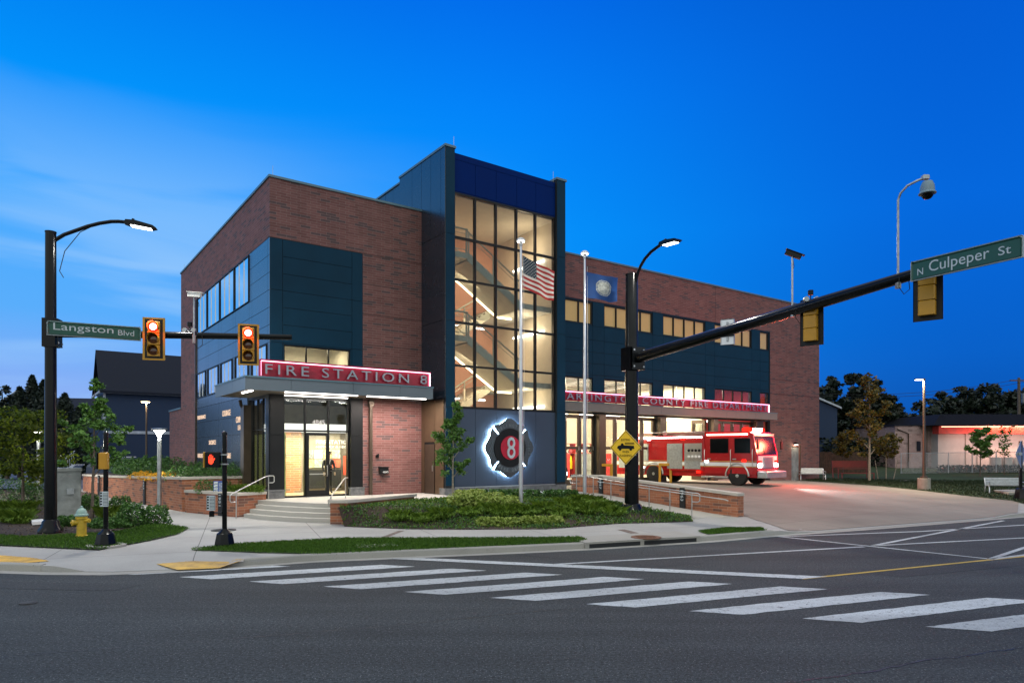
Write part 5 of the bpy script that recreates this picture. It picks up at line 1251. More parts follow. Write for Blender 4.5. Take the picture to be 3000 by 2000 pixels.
right_mast = mast('traffic_mast', 'tall black traffic mast beside the ramp carrying the long signal arm', 4.4, 25.1, .25, 9.03, .26,
     dict(pts=[rx0,rx0+(rx1-rx0)*.4,rx0+(rx1-rx0)*.75,rx2], r=[.2,.175,.155,.11]), dict(pts=[(4.52,24.95,8.75),(4.57,24.85,9.0),(4.65,24.7,9.25),(4.77,24.5,9.46),(4.93,24.2,9.62),(5.08,23.95,9.7),(5.18,23.75,9.74)], dir=(.51,-.86), tilt=R(3)))
def on_arm(a, b2, px_):
    r_ = (px_-1500)/2000; k = (r_*a.y-a.x)/((b2.x-a.x)-r_*(b2.y-a.y)); return a+(b2-a)*k
for px_, py_, lab in ((458,993,'lit red traffic light nearest the left mast'),(732,1010,'lit red traffic light near the end of the left arm')):
    q = on_arm(ax0, ax1, px_); signal_head('traffic_light', lab, (q.x+.05,q.y-.24,Z(py_,q.y-.2)), R(15))
for px_, py_, lab in ((2366,944,'black backed traffic light midway on the long right arm'),(2707,860,'black backed traffic light below the Culpeper street sign')):
    q = on_arm(rx0, rx1, px_); signal_head('traffic_light', lab, (q.x+.18,q.y+.14,Z(py_,q.y+.14)), R(138), lit=False)
def street_sign(label, loc, rz, w_, h_, words):
    rt = thing('street_sign', label, 'street sign', loc, rz)
    g = MB(); g.bev(0,w_,0,.02,0,h_,.03); g.build('border', M['letter'], rt); g = MB(); g.bev(.03,w_-.03,-.006,.0,.03,h_-.03,.03); g.build('panel', M['green'], rt)
    for s_, x, z, a, c in words: put(text(s_, a, c, .002), M['letter'], 'lettering', rt, (x,-.012,z))
    return rt
street_sign('green street sign reading Langston Blvd on the left mast', (-13.36,19.6,Z(981,19.6)), R(27), 2.38, .42, [('Langston',.16,.1,1.5,.27),('Blvd',1.78,.13,.42,.16)])
street_sign('green street sign reading N Culpeper St on the right arm', (9.23,15.8,Z(826,15.8)), R(-61.5), 2.3, .46, [('N',.16,.11,.13,.15),('Culpeper',.42,.06,1.25,.32),('St',1.84,.14,.24,.18)])
# small sign back on right arm
q = on_arm(rx0, rx1, 2143); sb_ = thing('sign', 'small white sign seen from behind on the long arm', 'sign', (q.x-.05,q.y+.22,Z(968,q.y)), R(150))
g = MB(); g.bev(-.21,.21,0,.015,-.4,.4,.03); g.build('panel', M['alu'], sb_); g = MB(); g.box(-.03,.03,.015,.06,-.3,.3); g.build('bracket', M['galv'], sb_)
# cameras on the arms
def cam_box(name, label, loc, rz, tilt, pole=None, mat=M['white']):
    rt = thing(name, label, 'camera', loc)
    g = MB(); g.M = Matrix.Rotation(rz,4,'Z') @ Matrix.Rotation(tilt,4,'X'); g.bev(-.06,.06,-.25,.2,-.06,.07,.02); g.box(-.075,.075,-.32,.22,.07,.085); g.build('camera_body', mat, rt)
    if pole: g = MB(); g.tube([(0,0,-.08),(0,0,pole)], .028, 8); g.tube([(0,0,pole),(0,0,pole+.25)],.05,8); g.build('pole', M['galv'], rt)
    g = MB(); g.tube([(.05,.1,-.05),(.1,.12,-.3),(.03,.06,-.45)], .008, 5); g.build('cable', M['rubber'], rt); return rt
q = on_arm(rx0, rx1, 2317); zt_ = Z(748,q.y); cam_box('detector_camera', 'dark detector camera on a thin tube above the long arm', (q.x,q.y-.1,zt_), R(78), R(24), q.z-zt_-.18, M['gloss_black'])
q = on_arm(ax0, ax1, 573); zt_ = Z(866,q.y); cam_box('detector_camera', 'white detector camera on a thin tube above the left arm', (q.x,q.y-.1,zt_), R(80), R(6), q.z-zt_-.25)
q = on_arm(rx0, rx1, 2623); dz = Z(592,q.y); tb = thing('dome_camera', 'grey dome camera hanging from a curved tube over the long arm', 'camera', (q.x,q.y-.12,0))
g = MB(); g.tube([(0,0,q.z-.2),(0,0,dz),(.03,-.05,dz+.15),(.12,-.18,dz+.28),(.3,-.3,dz+.36),(.4,-.35,dz+.39)], .028, 10); g.build('tube', M['galv'], tb)
g = MB(); g.box(-.05,.05,-.05,.05,q.z-.24,q.z-.1); g.bev(.36,.52,-.43,-.3,dz+.36,dz+.46); g.build('clamp', M['galv'], tb)
g = MB(); g.lathe([(.04,dz+.33),(.11,dz+.3),(.15,dz+.2),(.16,dz+.06),(.19,dz+.03),(.19,dz+.01)], .48,-.38, 20); g.build('dome_cover', pmat('dome_grey', (.2,.3,.36), .4), tb)
g = MB(); g.lathe([(.13,dz+.01),(.12,dz-.05),(.08,dz-.1),(.02,dz-.12)], .48,-.38, 16); g.build('dome', M['gloss_black'], tb)
# small antenna box and beacons on the arms
for A_, B_, px_, lab in ((ax0,ax1,556,'pair of small round detectors clamped on the left arm'),(rx0,rx1,2375,'small black antenna box clamped on the long arm')):
    q = on_arm(A_, B_, px_); rt = thing('detector', lab, 'detector', q)
    g = MB(); g.tube([(0,0,.1),(0,0,.3)], .015, 6); g.bev(-.06,.06,-.05,.05,.28,.42,.01); g.build('antenna_box', M['gloss_black'], rt)
    g = MB(); g.tube([(-.14,-.08,.16),(-.14,.02,.16)], .07, 12); g.tube([(.14,-.08,.16),(.14,.02,.16)], .07, 12); g.tube([(-.15,0,.14),(.15,0,.14)],.02,6); g.build('detector_head', M['galv'], rt)
for px_, A_, B_, lab in ((2338,rx0,rx1,'loose cable loop under the long arm near the first signal'),(2640,rx0,rx1,'loose cable loop under the long arm beside the dome camera tube'),(585,ax0,ax1,'loose cable loop hanging below the left arm')):
    q = on_arm(A_, B_, px_); g = MB(); g.tube([q+Vector((-.1,-.1,0)), q+Vector((-.12,-.12,-.25)), q+Vector((0,-.12,-.42)), q+Vector((.14,-.12,-.3)), q+Vector((.12,-.1,0))], .01, 5); g.build('cable_loop', M['rubber'], label=lab, cat='cable')
# warning diamond on the right mast
def diamond(name, label, loc, rz, s_, front=True):
    rt = thing(name, label, 'sign', loc, rz); r_ = s_/math.sqrt(2)
    g = MB(); g.xz([(0,-r_),(r_,0),(0,r_),(-r_,0)], 0, .012); g.build('plate', M['galv'] if front else M['alu'], rt)
    if not front: return rt
    k = .985; g = MB(); g.xz([(0,-r_*k),(r_*k,0),(0,r_*k),(-r_*k,0)], -.006, 0); g.build('panel', M['sign_yellow'], rt)
    g = MB()
    for sx_, sz_ in ((1,1),(1,-1),(-1,1),(-1,-1)):
        a, c = .94*r_, .905*r_; q = [(sx_*a,0),(0,sz_*a),(0,sz_*c),(sx_*c,0)]; g.xz(flip(q), -.009, -.0062)
    g.build('border', M['gloss_black'], rt)
    for s2, x, z, w2, h2 in (('EXITING',-.17,.235,.34,.085),('WHEN',-.13,-.2,.26,.085),('FLASHING',-.235,-.335,.47,.085)): put(text(s2, w2, h2, .002), M['gloss_black'], 'lettering', rt, (x,-.011,z))
    g = MB(); y0, y1 = -.012, -.0065
    g.xz([(-.33,-.04),(-.33,.02),(-.28,.07),(-.2,.08),(-.17,.15),(-.1,.15),(-.07,.08),(.32,.06),(.34,-.05),(-.28,-.05)], y0, y1)
    for x in (-.22,.2): g.xz(circ(.055,16,x,-.06), y0-.001, y1)
    for k in range(9): g.xz([(-.02+.04*k,.12),(-.005+.04*k,.12),(-.005+.04*k,.17),(-.02+.04*k,.17)], y0, y1)
    for z in (.115,.165): g.xz([(-.04,z),(.34,z),(.34,z+.012),(-.04,z+.012)], y0, y1)
    g.build('truck_symbol', M['gloss_black'], rt)
    g = MB()
    for z in (.28,-.28): g.box(-.05,.4,.012,.02,z-.01,z+.01)
    g.build('band', M['galv'], rt); return rt
diamond('warning_sign', 'yellow diamond sign reading exiting when flashing with a fire truck symbol', (4.12,24.72,Z(1310,24.7)), R(-34), .9)
sp = thing('sign_post', 'black post at the right edge holding a diamond sign seen from behind', 'sign post', (*G(2990,1459,.3),.3)); 
g = MB(); g.cyl(0,0,.3,2.75,.075,n=14); g.build('post', M['gloss_black'], sp); g = MB(); g.lathe([(.3,0),(.26,.1),(.2,.45),(.12,.5)], n=8); g.build('base_cover', M['gloss_black'], sp)
dm = diamond('panel_holder', 'x', (-.05,-.1,2.12), R(35), .95, False); dm.parent = sp
for k in ('label','category'): del dm[k]
dm.name = 'sign_panel'
g = MB(); g.bev(-.32,-.15,-.12,-.0,-.05,.09); g.build('flasher_box', M['galv'], dm)
# pedestrian signals
def ped_pole(label, x, y, z0, htop, kind):
    rt = thing('crossing_pole', label, 'crossing signal', (x,y,z0), 0, 'black crossing signal poles')
    g = MB(); g.cyl(0,0,.35,htop,.058,n=16); g.lathe([(.07,htop),(.065,htop+.05),(.03,htop+.08),(.01,htop+.09)], n=14); g.build('pole', M['gloss_black'], rt)
    g = MB(); g.lathe([(.26,0),(.26,.05),(.2,.34),(.11,.4),(.07,.46)], n=8); g.build('base_cover', M['gloss_black'], rt)
    return rt
x, y = G(310,1601,.13); pa = ped_pole('black crossing pole with yellow signal box in the left grass', x, y, .13, 2.85, 0)
g = MB(); g.bev(-.09,.14,-.2,-.06,1.98,2.4,.03); g.build('signal_housing', M['yellow'], pa); g = MB(); g.bev(-.12,-.09,-.22,-.03,1.98,2.4,.01); g.build('signal_face', M['gloss_black'], pa)
def info_plate(parent, x, y, z, rz=0):
    o = link('instruction_sign', None, parent); bpy.data.objects.remove(o)
    g = MB(); g.M = Matrix.Translation((x,y,z)) @ Matrix.Rotation(rz,4,'Z'); g.bev(-.11,.11,-.01,.0,-.19,.19,.01); s_ = g.build('instruction_sign', M['letter'], parent)
    g = MB(); g.M = Matrix.Translation((x,y,z)) @ Matrix.Rotation(rz,4,'Z')
    for k in range(5): g.box(-.09,-.05,-.013,-.01,-.15+.07*k,-.11+.07*k)
    for k in range(9): g.box(-.03,.09,-.013,-.01,-.155+.036*k,-.143+.036*k)
    for a, c in ((-.1,-.094),(.094,.1)): g.box(a,c,-.013,-.01,-.18,.18)
    g.build('print', M['gloss_black'], s_)
info_plate(pa, 0, -.07, 1.22)
g = MB(); g.lathe([(.4,0),(.4,.05),(.36,.06),(.3,.06)], x, y, 20); o = None
g2 = MB(); g2.lathe([(.46,.0),(.46,.06),(.3,.06),(.3,.0)], n=24); o = g2.build('footing', M['kerb'], pa)
x, y = G(658,1601,.13); pb = ped_pole('black crossing pole with lit red hand signal beside the steps', x, y, .13, 2.85, 1)
g = MB(); g.bev(-.44,-.07,-.16,-.02,2.02,2.41,.02); sh = g.build('signal_face', M['gloss_black'], pb)
g = MB(); g.bev(-.5,-.44,-.14,.12,2.02,2.41,.03); g.build('signal_housing', M['yellow'], pb)
g = MB(); hand = [(-.33,2.12),(-.27,2.09),(-.22,2.14),(-.205,2.2),(-.17,2.23),(-.18,2.26),(-.215,2.24),(-.215,2.32),(-.235,2.32),(-.24,2.25),(-.25,2.35),(-.27,2.35),(-.27,2.25),(-.285,2.34),(-.305,2.34),(-.3,2.24),(-.32,2.3),(-.34,2.3),(-.335,2.2)]
zs = 2.09
while zs < 2.36:
    xs_ = -.36
    while xs_ < -.16:
        if in_poly(xs_, zs, hand): g.box(xs_-.0055,xs_+.0055,-.164,-.16,zs-.0055,zs+.0055)
        xs_ += .0145
    zs += .0145
g.build('hand_light', M['hand'], sh)
g = MB()
for zz2 in (2.1,2.34): g.box(-.09,.07,-.07,.07,zz2-.015,zz2+.015)
g.build('bracket', M['galv'], pb)
info_plate(pb, -.32, -.06, 1.12)
g = MB(); g.tube([(-.3,-.02,.87),(-.06,-.02,.87)], .022, 8); g.bev(-.36,-.26,-.1,.02,.77,.92); g.build('push_button', M['gloss_black'], pb)
# fire hydrant
x, y = G(239,1573,.15); hy = thing('fire_hydrant', 'yellow fire hydrant with pale green bonnet in the left bed', 'fire hydrant', (x,y,.15))
HY2 = pmat('hydrant_yellow', (.6,.4,.03), .4, var=.15, scale=6); HG = pmat('hydrant_green', (.25,.38,.34), .45)
g = MB(); g.lathe([(.17,0),(.17,.05),(.125,.07),(.12,.5),(.15,.52),(.15,.58),(.125,.6)], n=20); g.build('barrel', HY2, hy)
g = MB(); g.lathe([(.175,.6),(.175,.64),(.14,.66),(.125,.73),(.09,.79),(.04,.82),(.035,.87),(.01,.88)], n=20); g.build('bonnet', HG, hy)
for d in ((-.12,-.12,0),(.16,-.02,0)):
    g = MB(); dv = Vector(d).normalized(); q0 = dv*.1+Vector((0,0,.42 if d[0] < 0 else .47)); g.tube([q0,q0+dv*.1,q0+dv*.1,q0+dv*.14], [.07,.07,.085,.085] if d[0] < 0 else [.045,.045,.06,.06], 14); g.tube([q0+dv*.14,q0+dv*.17],.025,6); g.build('nozzle', HY2, hy)
# utility cabinet
x0c, y0c = G(170,1527,.14); cb = thing('utility_cabinet', 'tall grey metal utility cabinet behind the left mast', 'utility cabinet', (x0c-.25,y0c+.1,.14), R(37))
g = MB(); g.bev(.02,.84,0,.6,.06,1.72,.02); g.build('body', M['cabinet'], cb); g = MB(); g.bev(-.01,.87,-.04,.64,1.72,1.84,.02); g.build('lid', M['cabinet'], cb)
g = MB(); g.bev(.1,.82,-.02,0,.1,1.66,.008); dd_ = g.build('door', M['cabinet'], cb); g = MB(); g.bev(.4,.62,-.08,-.02,.92,1.12,.01); g.build('lock_box', M['galv'], dd_); g = MB(); g.box(-.02,.88,-.05,.66,-.1,.06); g.build('footing', M['kerb'], cb)
slab('utility_cover', px([(92,1534),(125,1531),(130,1538),(95,1541)], .14), .2, M['white'], .08, label='small white utility lid in the mulch by the left mast', cat='cover')
# park lamps
def park_lamp(label, x, y, z0, h=3.45, e=60):
    rt = thing('park_lamp', label, 'lamp post', (x,y,z0), 0, 'grey post lamps by the path')
    g = MB(); g.cyl(0,0,0,h-.55,.085,n=16); g.build('post', M['galv'], rt)
    g = MB(); g.lathe([(.085,h-.55),(.09,h-.5),(.05,h-.46)], n=14)
    for s_ in (-1,1): g.tube([(0,0,h-.5),(.2*s_,0,h-.08)], .022, 6)
    g.build('arm', M['galv'], rt); g = MB(); g.lathe([(.1,h-.1),(.3,h-.07),(.31,h-.02),(.27,h),(.05,h+.02)], n=24); hd = g.build('lamp_head', M['galv'], rt)
    g = MB(); g.cyl(0,0,h-.115,h-.1,.22,n=20); g.build('lamp_panel', M['lamp_face'], hd)
    g = MB(); g.lathe([(.03,h-.5),(.07,h-.12)], n=12); g.build('reflector', emat('lamp_reflector', (1,.95,.88), 2.5), hd)
    lamp('park_light', 'AREA', (x,y,z0+h-.13), e, (1,.93,.8), size=.4); return rt
park_lamp('grey post lamp standing beside the path by the golden flowers', X(467,29), 29, .13, 3.4, 110)
lamp('park_light', 'POINT', (X(95,32.5),32.5,2.9), 420, (1,.95,.75), size=.15)  # extra light without a post, added to shine through the maple leaves
park_lamp('grey post lamp glowing behind the maple', X(113,38), 38, .13, 3.6, 450)
lot = thing('street_lamp', 'tall lit lamp post before the dark blue house', 'street lamp', (X(429,52),52,.3)); hL = Z(1177,52)-.3
g = MB(); g.cyl(0,0,0,hL,.09,.06,n=10); g.build('pole', M['bronze'], lot); g = MB(); g.bev(-.3,.2,-.15,.15,hL,hL+.1); hd = g.build('lamp_head', M['bronze'], lot); g = MB(); g.box(-.28,.18,-.2,.13,hL-.04,hL); g.build('lamp_panel', emat('warm_lamp', (1,.7,.35), 40), hd)
lamp('lot_light', 'AREA', (X(429,52),51.9,hL+.2), 260, (1,.8,.55), size=.4)
# bollards
for px_, Y, lab in ((1775,38,'yellow square frame bollard left of the black mast'),(1949,39.8,'yellow square frame bollard right of the black mast')):
    z0 = hz(X(px_,Y),Y); rt = thing('bollard', lab, 'bollard', (X(px_,Y),Y,z0), R(-15), 'yellow frame bollards')
    g = MB(); g.bev(-.38,-.24,-.08,.08,0,1.0,.015); g.build('leg', M['yellow'], rt); g = MB(); g.bev(.24,.38,-.08,.08,0,1.0,.015); g.build('leg', M['yellow'], rt); g = MB(); g.bev(-.38,.38,-.082,.082,1.0,1.15,.015); g.build('crossbar', M['yellow'], rt)
# flagpoles and flags
def flagpole(label, x, y, z0, top):
    rt = thing('flagpole', label, 'flagpole', (x,y,z0), 0, 'silver flagpoles on the mound'); H = top-z0
    g = MB(); g.tube([(0,0,0),(0,0,H*.6),(0,0,H)], [.075,.06,.04], 16); g.build('pole', M['alu'], rt)
    g = MB(); g.tube([(0,0,H),(0,0,H+.12)], .055, 12); g.build('truck_cap', M['galv'], rt)
    g = MB(); g.lathe([(.02,H+.12),(.16,H+.2),(.15,H+.24),(.08,H+.3),(.01,H+.32)], n=18); lh = g.build('lamp_hood', M['white'], rt)
    g = MB(); g.cyl(0,0,H+.165,H+.185,.13,n=18); g.build('lamp_panel', M['lamp_face'], lh)
    g = MB(); g.tube([(.1,0,H-.3),(.12,0,H*.5),(.09,0,1.2)], .006, 5); g.build('halyard', M['white'], rt); return rt
f1 = (X(1526,24.5),24.5); f2 = (X(1713,26.4),26.4)
flagpole('silver flagpole flying the striped flag', *f1, .72, Z(722,24.5)); flagpole('silver flagpole flying the blue flag', *f2, .7, Z(758,26.4))
def flag(name, label, x, y, ztop, L_, H_, rz, droop, faces):
    """faces(i, j, nx, nz) -> material index"""
    nx, nz = 52, 39; vs = []; fs = []
    for i in range(nx+1):
        for j in range(nz+1):
            s_ = i/nx; t_ = j/nz
            wv = .1*math.sin(s_*7+t_*1.8)*s_**.5+.04*math.sin(s_*15-t_*4)*s_
            vs.append((s_*L_*(.95-.04*t_), wv, -t_*H_*(1-.06*s_)-droop*s_**.9+.05*math.sin(s_*6+1)*s_))
    mi = []
    for i in range(nx):
        for j in range(nz): fs.append((i*(nz+1)+j,i*(nz+1)+j+1,(i+1)*(nz+1)+j+1,(i+1)*(nz+1)+j)); mi.append(faces(i,j,nx,nz))
    return vs, fs, mi
FR_, FW_, FB_ = [pmat(n_, c_, .8, var=.04) for n_, c_ in (('flag_red',(.42,.03,.03)),('flag_white',(.72,.66,.6)),('flag_blue',(.01,.035,.06)))]
def stars(i, j, nx, nz):
    if i < nx*.42 and j < 21:
        if (i%4 == 2) and (j%4 == 1) : return 1
        if (i%4 == 0) and (j%4 == 3) and i > 0: return 1
        return 2
    return 0 if (j//3)%2 == 0 else 1
vs, fs, mi = flag('', '', 0, 0, 0, 1.5, .95, 0, 0, stars)
vs, fs, mi = flag('', '', 0, 0, 0, 1.28, 1.15, 0, .52, stars)
g = MB(); g.sm = True; g.add(vs, fs); g.mi = mi; o = g.build('flag', [FR_,FW_,FB_], label='red and white striped flag with stars drooping from the left flagpole', cat='flag'); o.location = (f1[0]+.06,f1[1]-.02,Z(748,24.5)); o.rotation_euler = (0,0,R(12))
BL = pmat('flag_royal', (.012,.07,.26), .7, var=.08); SE = pmat('flag_seal', (.5,.52,.48), .8, var=.25, scale=14)
def seal(i, j, nx, nz):
    r_ = math.hypot((i/nx-.53)*1.34, (j/nz-.5)); return 1 if r_ < .32 and not (.265 < r_ < .285) else 0
vs, fs, mi = flag('', '', 0, 0, 0, 1.36, 1.0, 0, .2, seal)
g = MB(); g.sm = True; g.add(vs, fs); g.mi = mi; o = g.build('flag', [BL,SE], label='blue flag with round white seal on the right flagpole', cat='flag'); o.location = (f2[0]+.06,f2[1]-.02,Z(796,26.4)); o.rotation_euler = (0,0,R(8))

lamp('mast_light', 'AREA', (-10.6,20.95,9.3), 420, (1,.96,.88), size=.3); lamp('mast_light', 'AREA', (5.55,22.9,9.6), 420, (1,.94,.84), size=.3)

# ------------------------------------------------------------------ vehicles
TYRE = M['rubber']
def wheel(parent, x, y, r, w_, side):
    g = MB(); g.M = Matrix.Translation((x,y,r)) @ Matrix.Rotation(R(90),4,'X'); g.lathe([(r*.62,-w_/2),(r*.93,-w_/2),(r,-w_*.35),(r,w_*.35),(r*.93,w_/2),(r*.62,w_/2)], n=24); wh = g.build('wheel', TYRE, parent)
    g = MB(); g.M = Matrix.Translation((x,y+side*w_*.38,r)) @ Matrix.Rotation(R(90),4,'X'); g.lathe([(r*.6,-.03),(r*.6,.03),(r*.25,.03*-side),(r*.1,.05*-side)], n=18); g.build('rim', M['steel'], wh)
def fire_engine(loc, rz):
    rt = thing('fire_engine', 'red fire engine with flashing lights pulling out of the open bay', 'fire engine', loc, rz)
    RD = M['engine_red']; WH = M['white']
    g = MB(); g.bev(-8.9,-2.9,-1.22,1.22,.75,2.75,.05); g.box(-8.95,.2,-1.1,1.1,.45,.75); bd = g.build('body', RD, rt)
    # cab: raked front
    g = MB(); prof = [(-2.85,.6),(.15,.6),(.25,.9),(.22,1.7),(-.02,2.75),(-.25,2.9),(-2.85,2.95)]
    g.M = None; n_ = len(prof)
    g.add([(p[0],-1.22,p[1]) for p in prof]+[(p[0],1.22,p[1]) for p in prof], [tuple(range(n_)), tuple(range(2*n_-1,n_-1,-1))]+[(i,n_+i,n_+(i+1)%n_,(i+1)%n_) for i in range(n_)])
    cb_ = g.build('cab', RD, rt)
    g = MB(); g.quad((.235,-1.08,1.68),(.235,1.08,1.68),(.01,1.08,2.66),(.01,-1.08,2.66)); g.build('windscreen', M['gloss_black'], cb_)
    for s_ in (-1,1):
        for a, c in ((-1.05,-.15),(-2.5,-1.4)): g = MB(); g.box(a,c,s_*1.225-.008,s_*1.225+.008,1.75,2.55); g.build('side_window', M['gloss_black'], cb_)
        for a, c in ((-1.2,-.02),(-2.7,-1.3)):
            g = MB(); g.box(a,c,s_*1.232-.006,s_*1.232+.006,.65,1.6); d_ = g.build('door', RD, cb_); g = MB(); g.box(a+.05,a+.25,s_*1.25-.02,s_*1.25+.02,1.4,1.46); g.build('handle', M['steel'], d_)
        g = MB(); g.box(-8.9,.2,s_*1.235-.004,s_*1.235+.004,1.05,1.25); g.build('stripe', WH, rt)
        for k in range(5):
            if 2 == k: continue
            a = -8.7+1.15*k; g = MB(); g.box(a,a+1.0,s_*1.235-.01,s_*1.235+.012,1.28 if k in (1,) else .85,2.3)
            for q in range(12): g.box(a,a+1.0,s_*1.25-.004,s_*1.25+.004,1.3+.08*q,1.36+.08*q)
            g.build('roller_shutter', M['galv'], rt)
        for x in (-.9,-6.2): wheel(rt, x, s_*1.06, .53, .34, s_)
        for k, (x, z) in enumerate(((-8.6,2.55),(-6.5,2.55),(-4.2,2.55),(-2.7,1.3),(-.5,1.35),(-6.9,.9),(-3.2,.7))):
            g = MB(); g.bev(x-.12,x+.12,s_*1.25-.03,s_*1.25+.03,z-.06,z+.06); g.build('warning_light', M['red_on'] if k%2 == 0 else M['led_cool'], rt)
        g = MB(); g.tube([(.1,s_*1.22,2.5),(.35,s_*1.42,2.5),(.35,s_*1.42,2.0)], .02, 6); g.bev(.3,.4,s_*1.42-.1,s_*1.42+.1,1.95,2.4); g.build('mirror', M['black'], rt)
        g = MB(); g.bev(.22,.29,s_*.95-.18,s_*.95+.18,1.0,1.2); g.build('headlight', emat('headlight', (.92,.95,1), 25), rt)
        g = MB(); g.bev(.22,.28,s_*.95-.18,s_*.95+.18,1.24,1.36); g.build('warning_light', M['red_on'], rt)
    g = MB(); g.bev(.2,.75,-1.2,1.2,.45,.8,.05); g.build('bumper', M['steel'], rt)
    g = MB(); g.box(.24,.28,-.55,.55,.95,1.55)
    for k in range(6): g.box(.28,.3,-.5,.5,1.0+.09*k,1.04+.09*k)
    g.build('grille', M['steel'], rt)
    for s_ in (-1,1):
        g = MB(); g.box(-8.8,-3.0,s_*1.225-.02,s_*1.225+.03,2.6,2.68); g.build('added_glow_strip', emat('added_glow_strip', (1,.8,.8), 14) if s_ < 0 else M['led_cool'], rt)  # added glowing strip, imitates the streak of the moving engine's lights
        g = MB(); g.box(-2.7,-.3,s_*1.235-.02,s_*1.235+.03,2.72,2.8); g.build('added_glow_strip', emat('added_cab_glow', (1,.25,.2), 16) if s_ < 0 else M['led_cool'], rt)  # added along the cab roof edge to carry the same streak
        for a in (-2.8,-1.24,.0): g = MB(); g.tube([(a,s_*1.27,1.0),(a,s_*1.31,1.05),(a,s_*1.31,1.9),(a,s_*1.27,1.95)], .018, 6); g.build('grab_rail', M['steel'], rt)
        for z in (1.0,1.29): g = MB(); g.box(-8.9,.2,s_*1.237-.004,s_*1.237+.004,z,z+.03); g.build('trim_stripe', pmat('gold_stripe', (.6,.4,.08), .4), rt)
        g = MB(); g.bev(-2.95,-1.35,s_*1.3-.12,s_*1.3+.02,.4,.5,.02); g.build('step', M['steel'], rt)
        for x in (-.9,-6.2):
            g = MB(); g.tube([(x+.66*math.cos(R(a)),s_*1.235,.53+.66*math.sin(R(a))) for a in range(0,181,15)], .045, 6); g.build('wheel_arch', M['steel'], rt)
    g = MB(); g.box(-4.0,-3.0,-1.26,-1.22,1.3,2.3); pp_ = g.build('pump_panel', M['steel'], rt)
    for k in range(8): g = MB(); g.M = Matrix.Translation((-3.8+.22*(k%4),-1.27,1.55+.35*(k//4))) @ Matrix.Rotation(R(90),4,'X'); g.lathe([(.08,0),(.08,.02),(.05,.03)], n=12); g.build('gauge', M['white'] if k < 4 else M['black'], pp_)
    g = MB(); g.box(.2,.24,-1.1,1.1,.88,1.6); g.build('front_panel', M['white'], rt); g = MB(); g.box(.0,.04,-1.15,1.15,2.68,2.8); g.build('visor', M['steel'], rt)
    for y in (-.45,.45): g = MB(); g.tube([(.25,y,1.7),(.2,y+.25,2.1)], .012, 5); g.build('wiper', M['black'], rt)
    g = MB(); g.bev(-.75,-.4,-1.0,1.0,2.93,3.12,.04); lb = g.build('light_bar', M['red_on'], rt); g = MB(); g.bev(-.38,-.3,-.5,.5,2.95,3.1,.02); g.build('white_lens', emat('bar_white', (.95,.95,1), 25), lb)
    g = MB()
    for y in (-.75,-.35): g.tube([(-8.8,y,2.95),(-3.2,y,2.95)], .035, 6)
    for k in range(18): g.tube([(-8.7+.32*k,-.75,2.95),(-8.7+.32*k,-.35,2.95)], .018, 5)
    g.build('ladder', M['alu'], rt); g = MB(); g.bev(-8.7,-3.1,.1,.9,2.75,3.0); g.build('hose_bed', M['grey_room'], rt)
    lamp('engine_light', 'POINT', (-.3,-.3,3.5), 40, (1,.12,.06), size=.3, parent=rt)
    lamp('engine_light', 'POINT', (1.2,1.6,2.6), 900, (1,.1,.05), size=.3, parent=rt)
    lamp('engine_light', 'SPOT', (.6,0,1.1), 1500, (.95,.95,1), (0,R(-80),0), size=.15, parent=rt, angle=R(75), blend=.8)
    return rt
h_ = math.atan2(-5.6,5.5); fe = fire_engine((13.6,36.9,hz(13.6,36.9)+.02), h_)
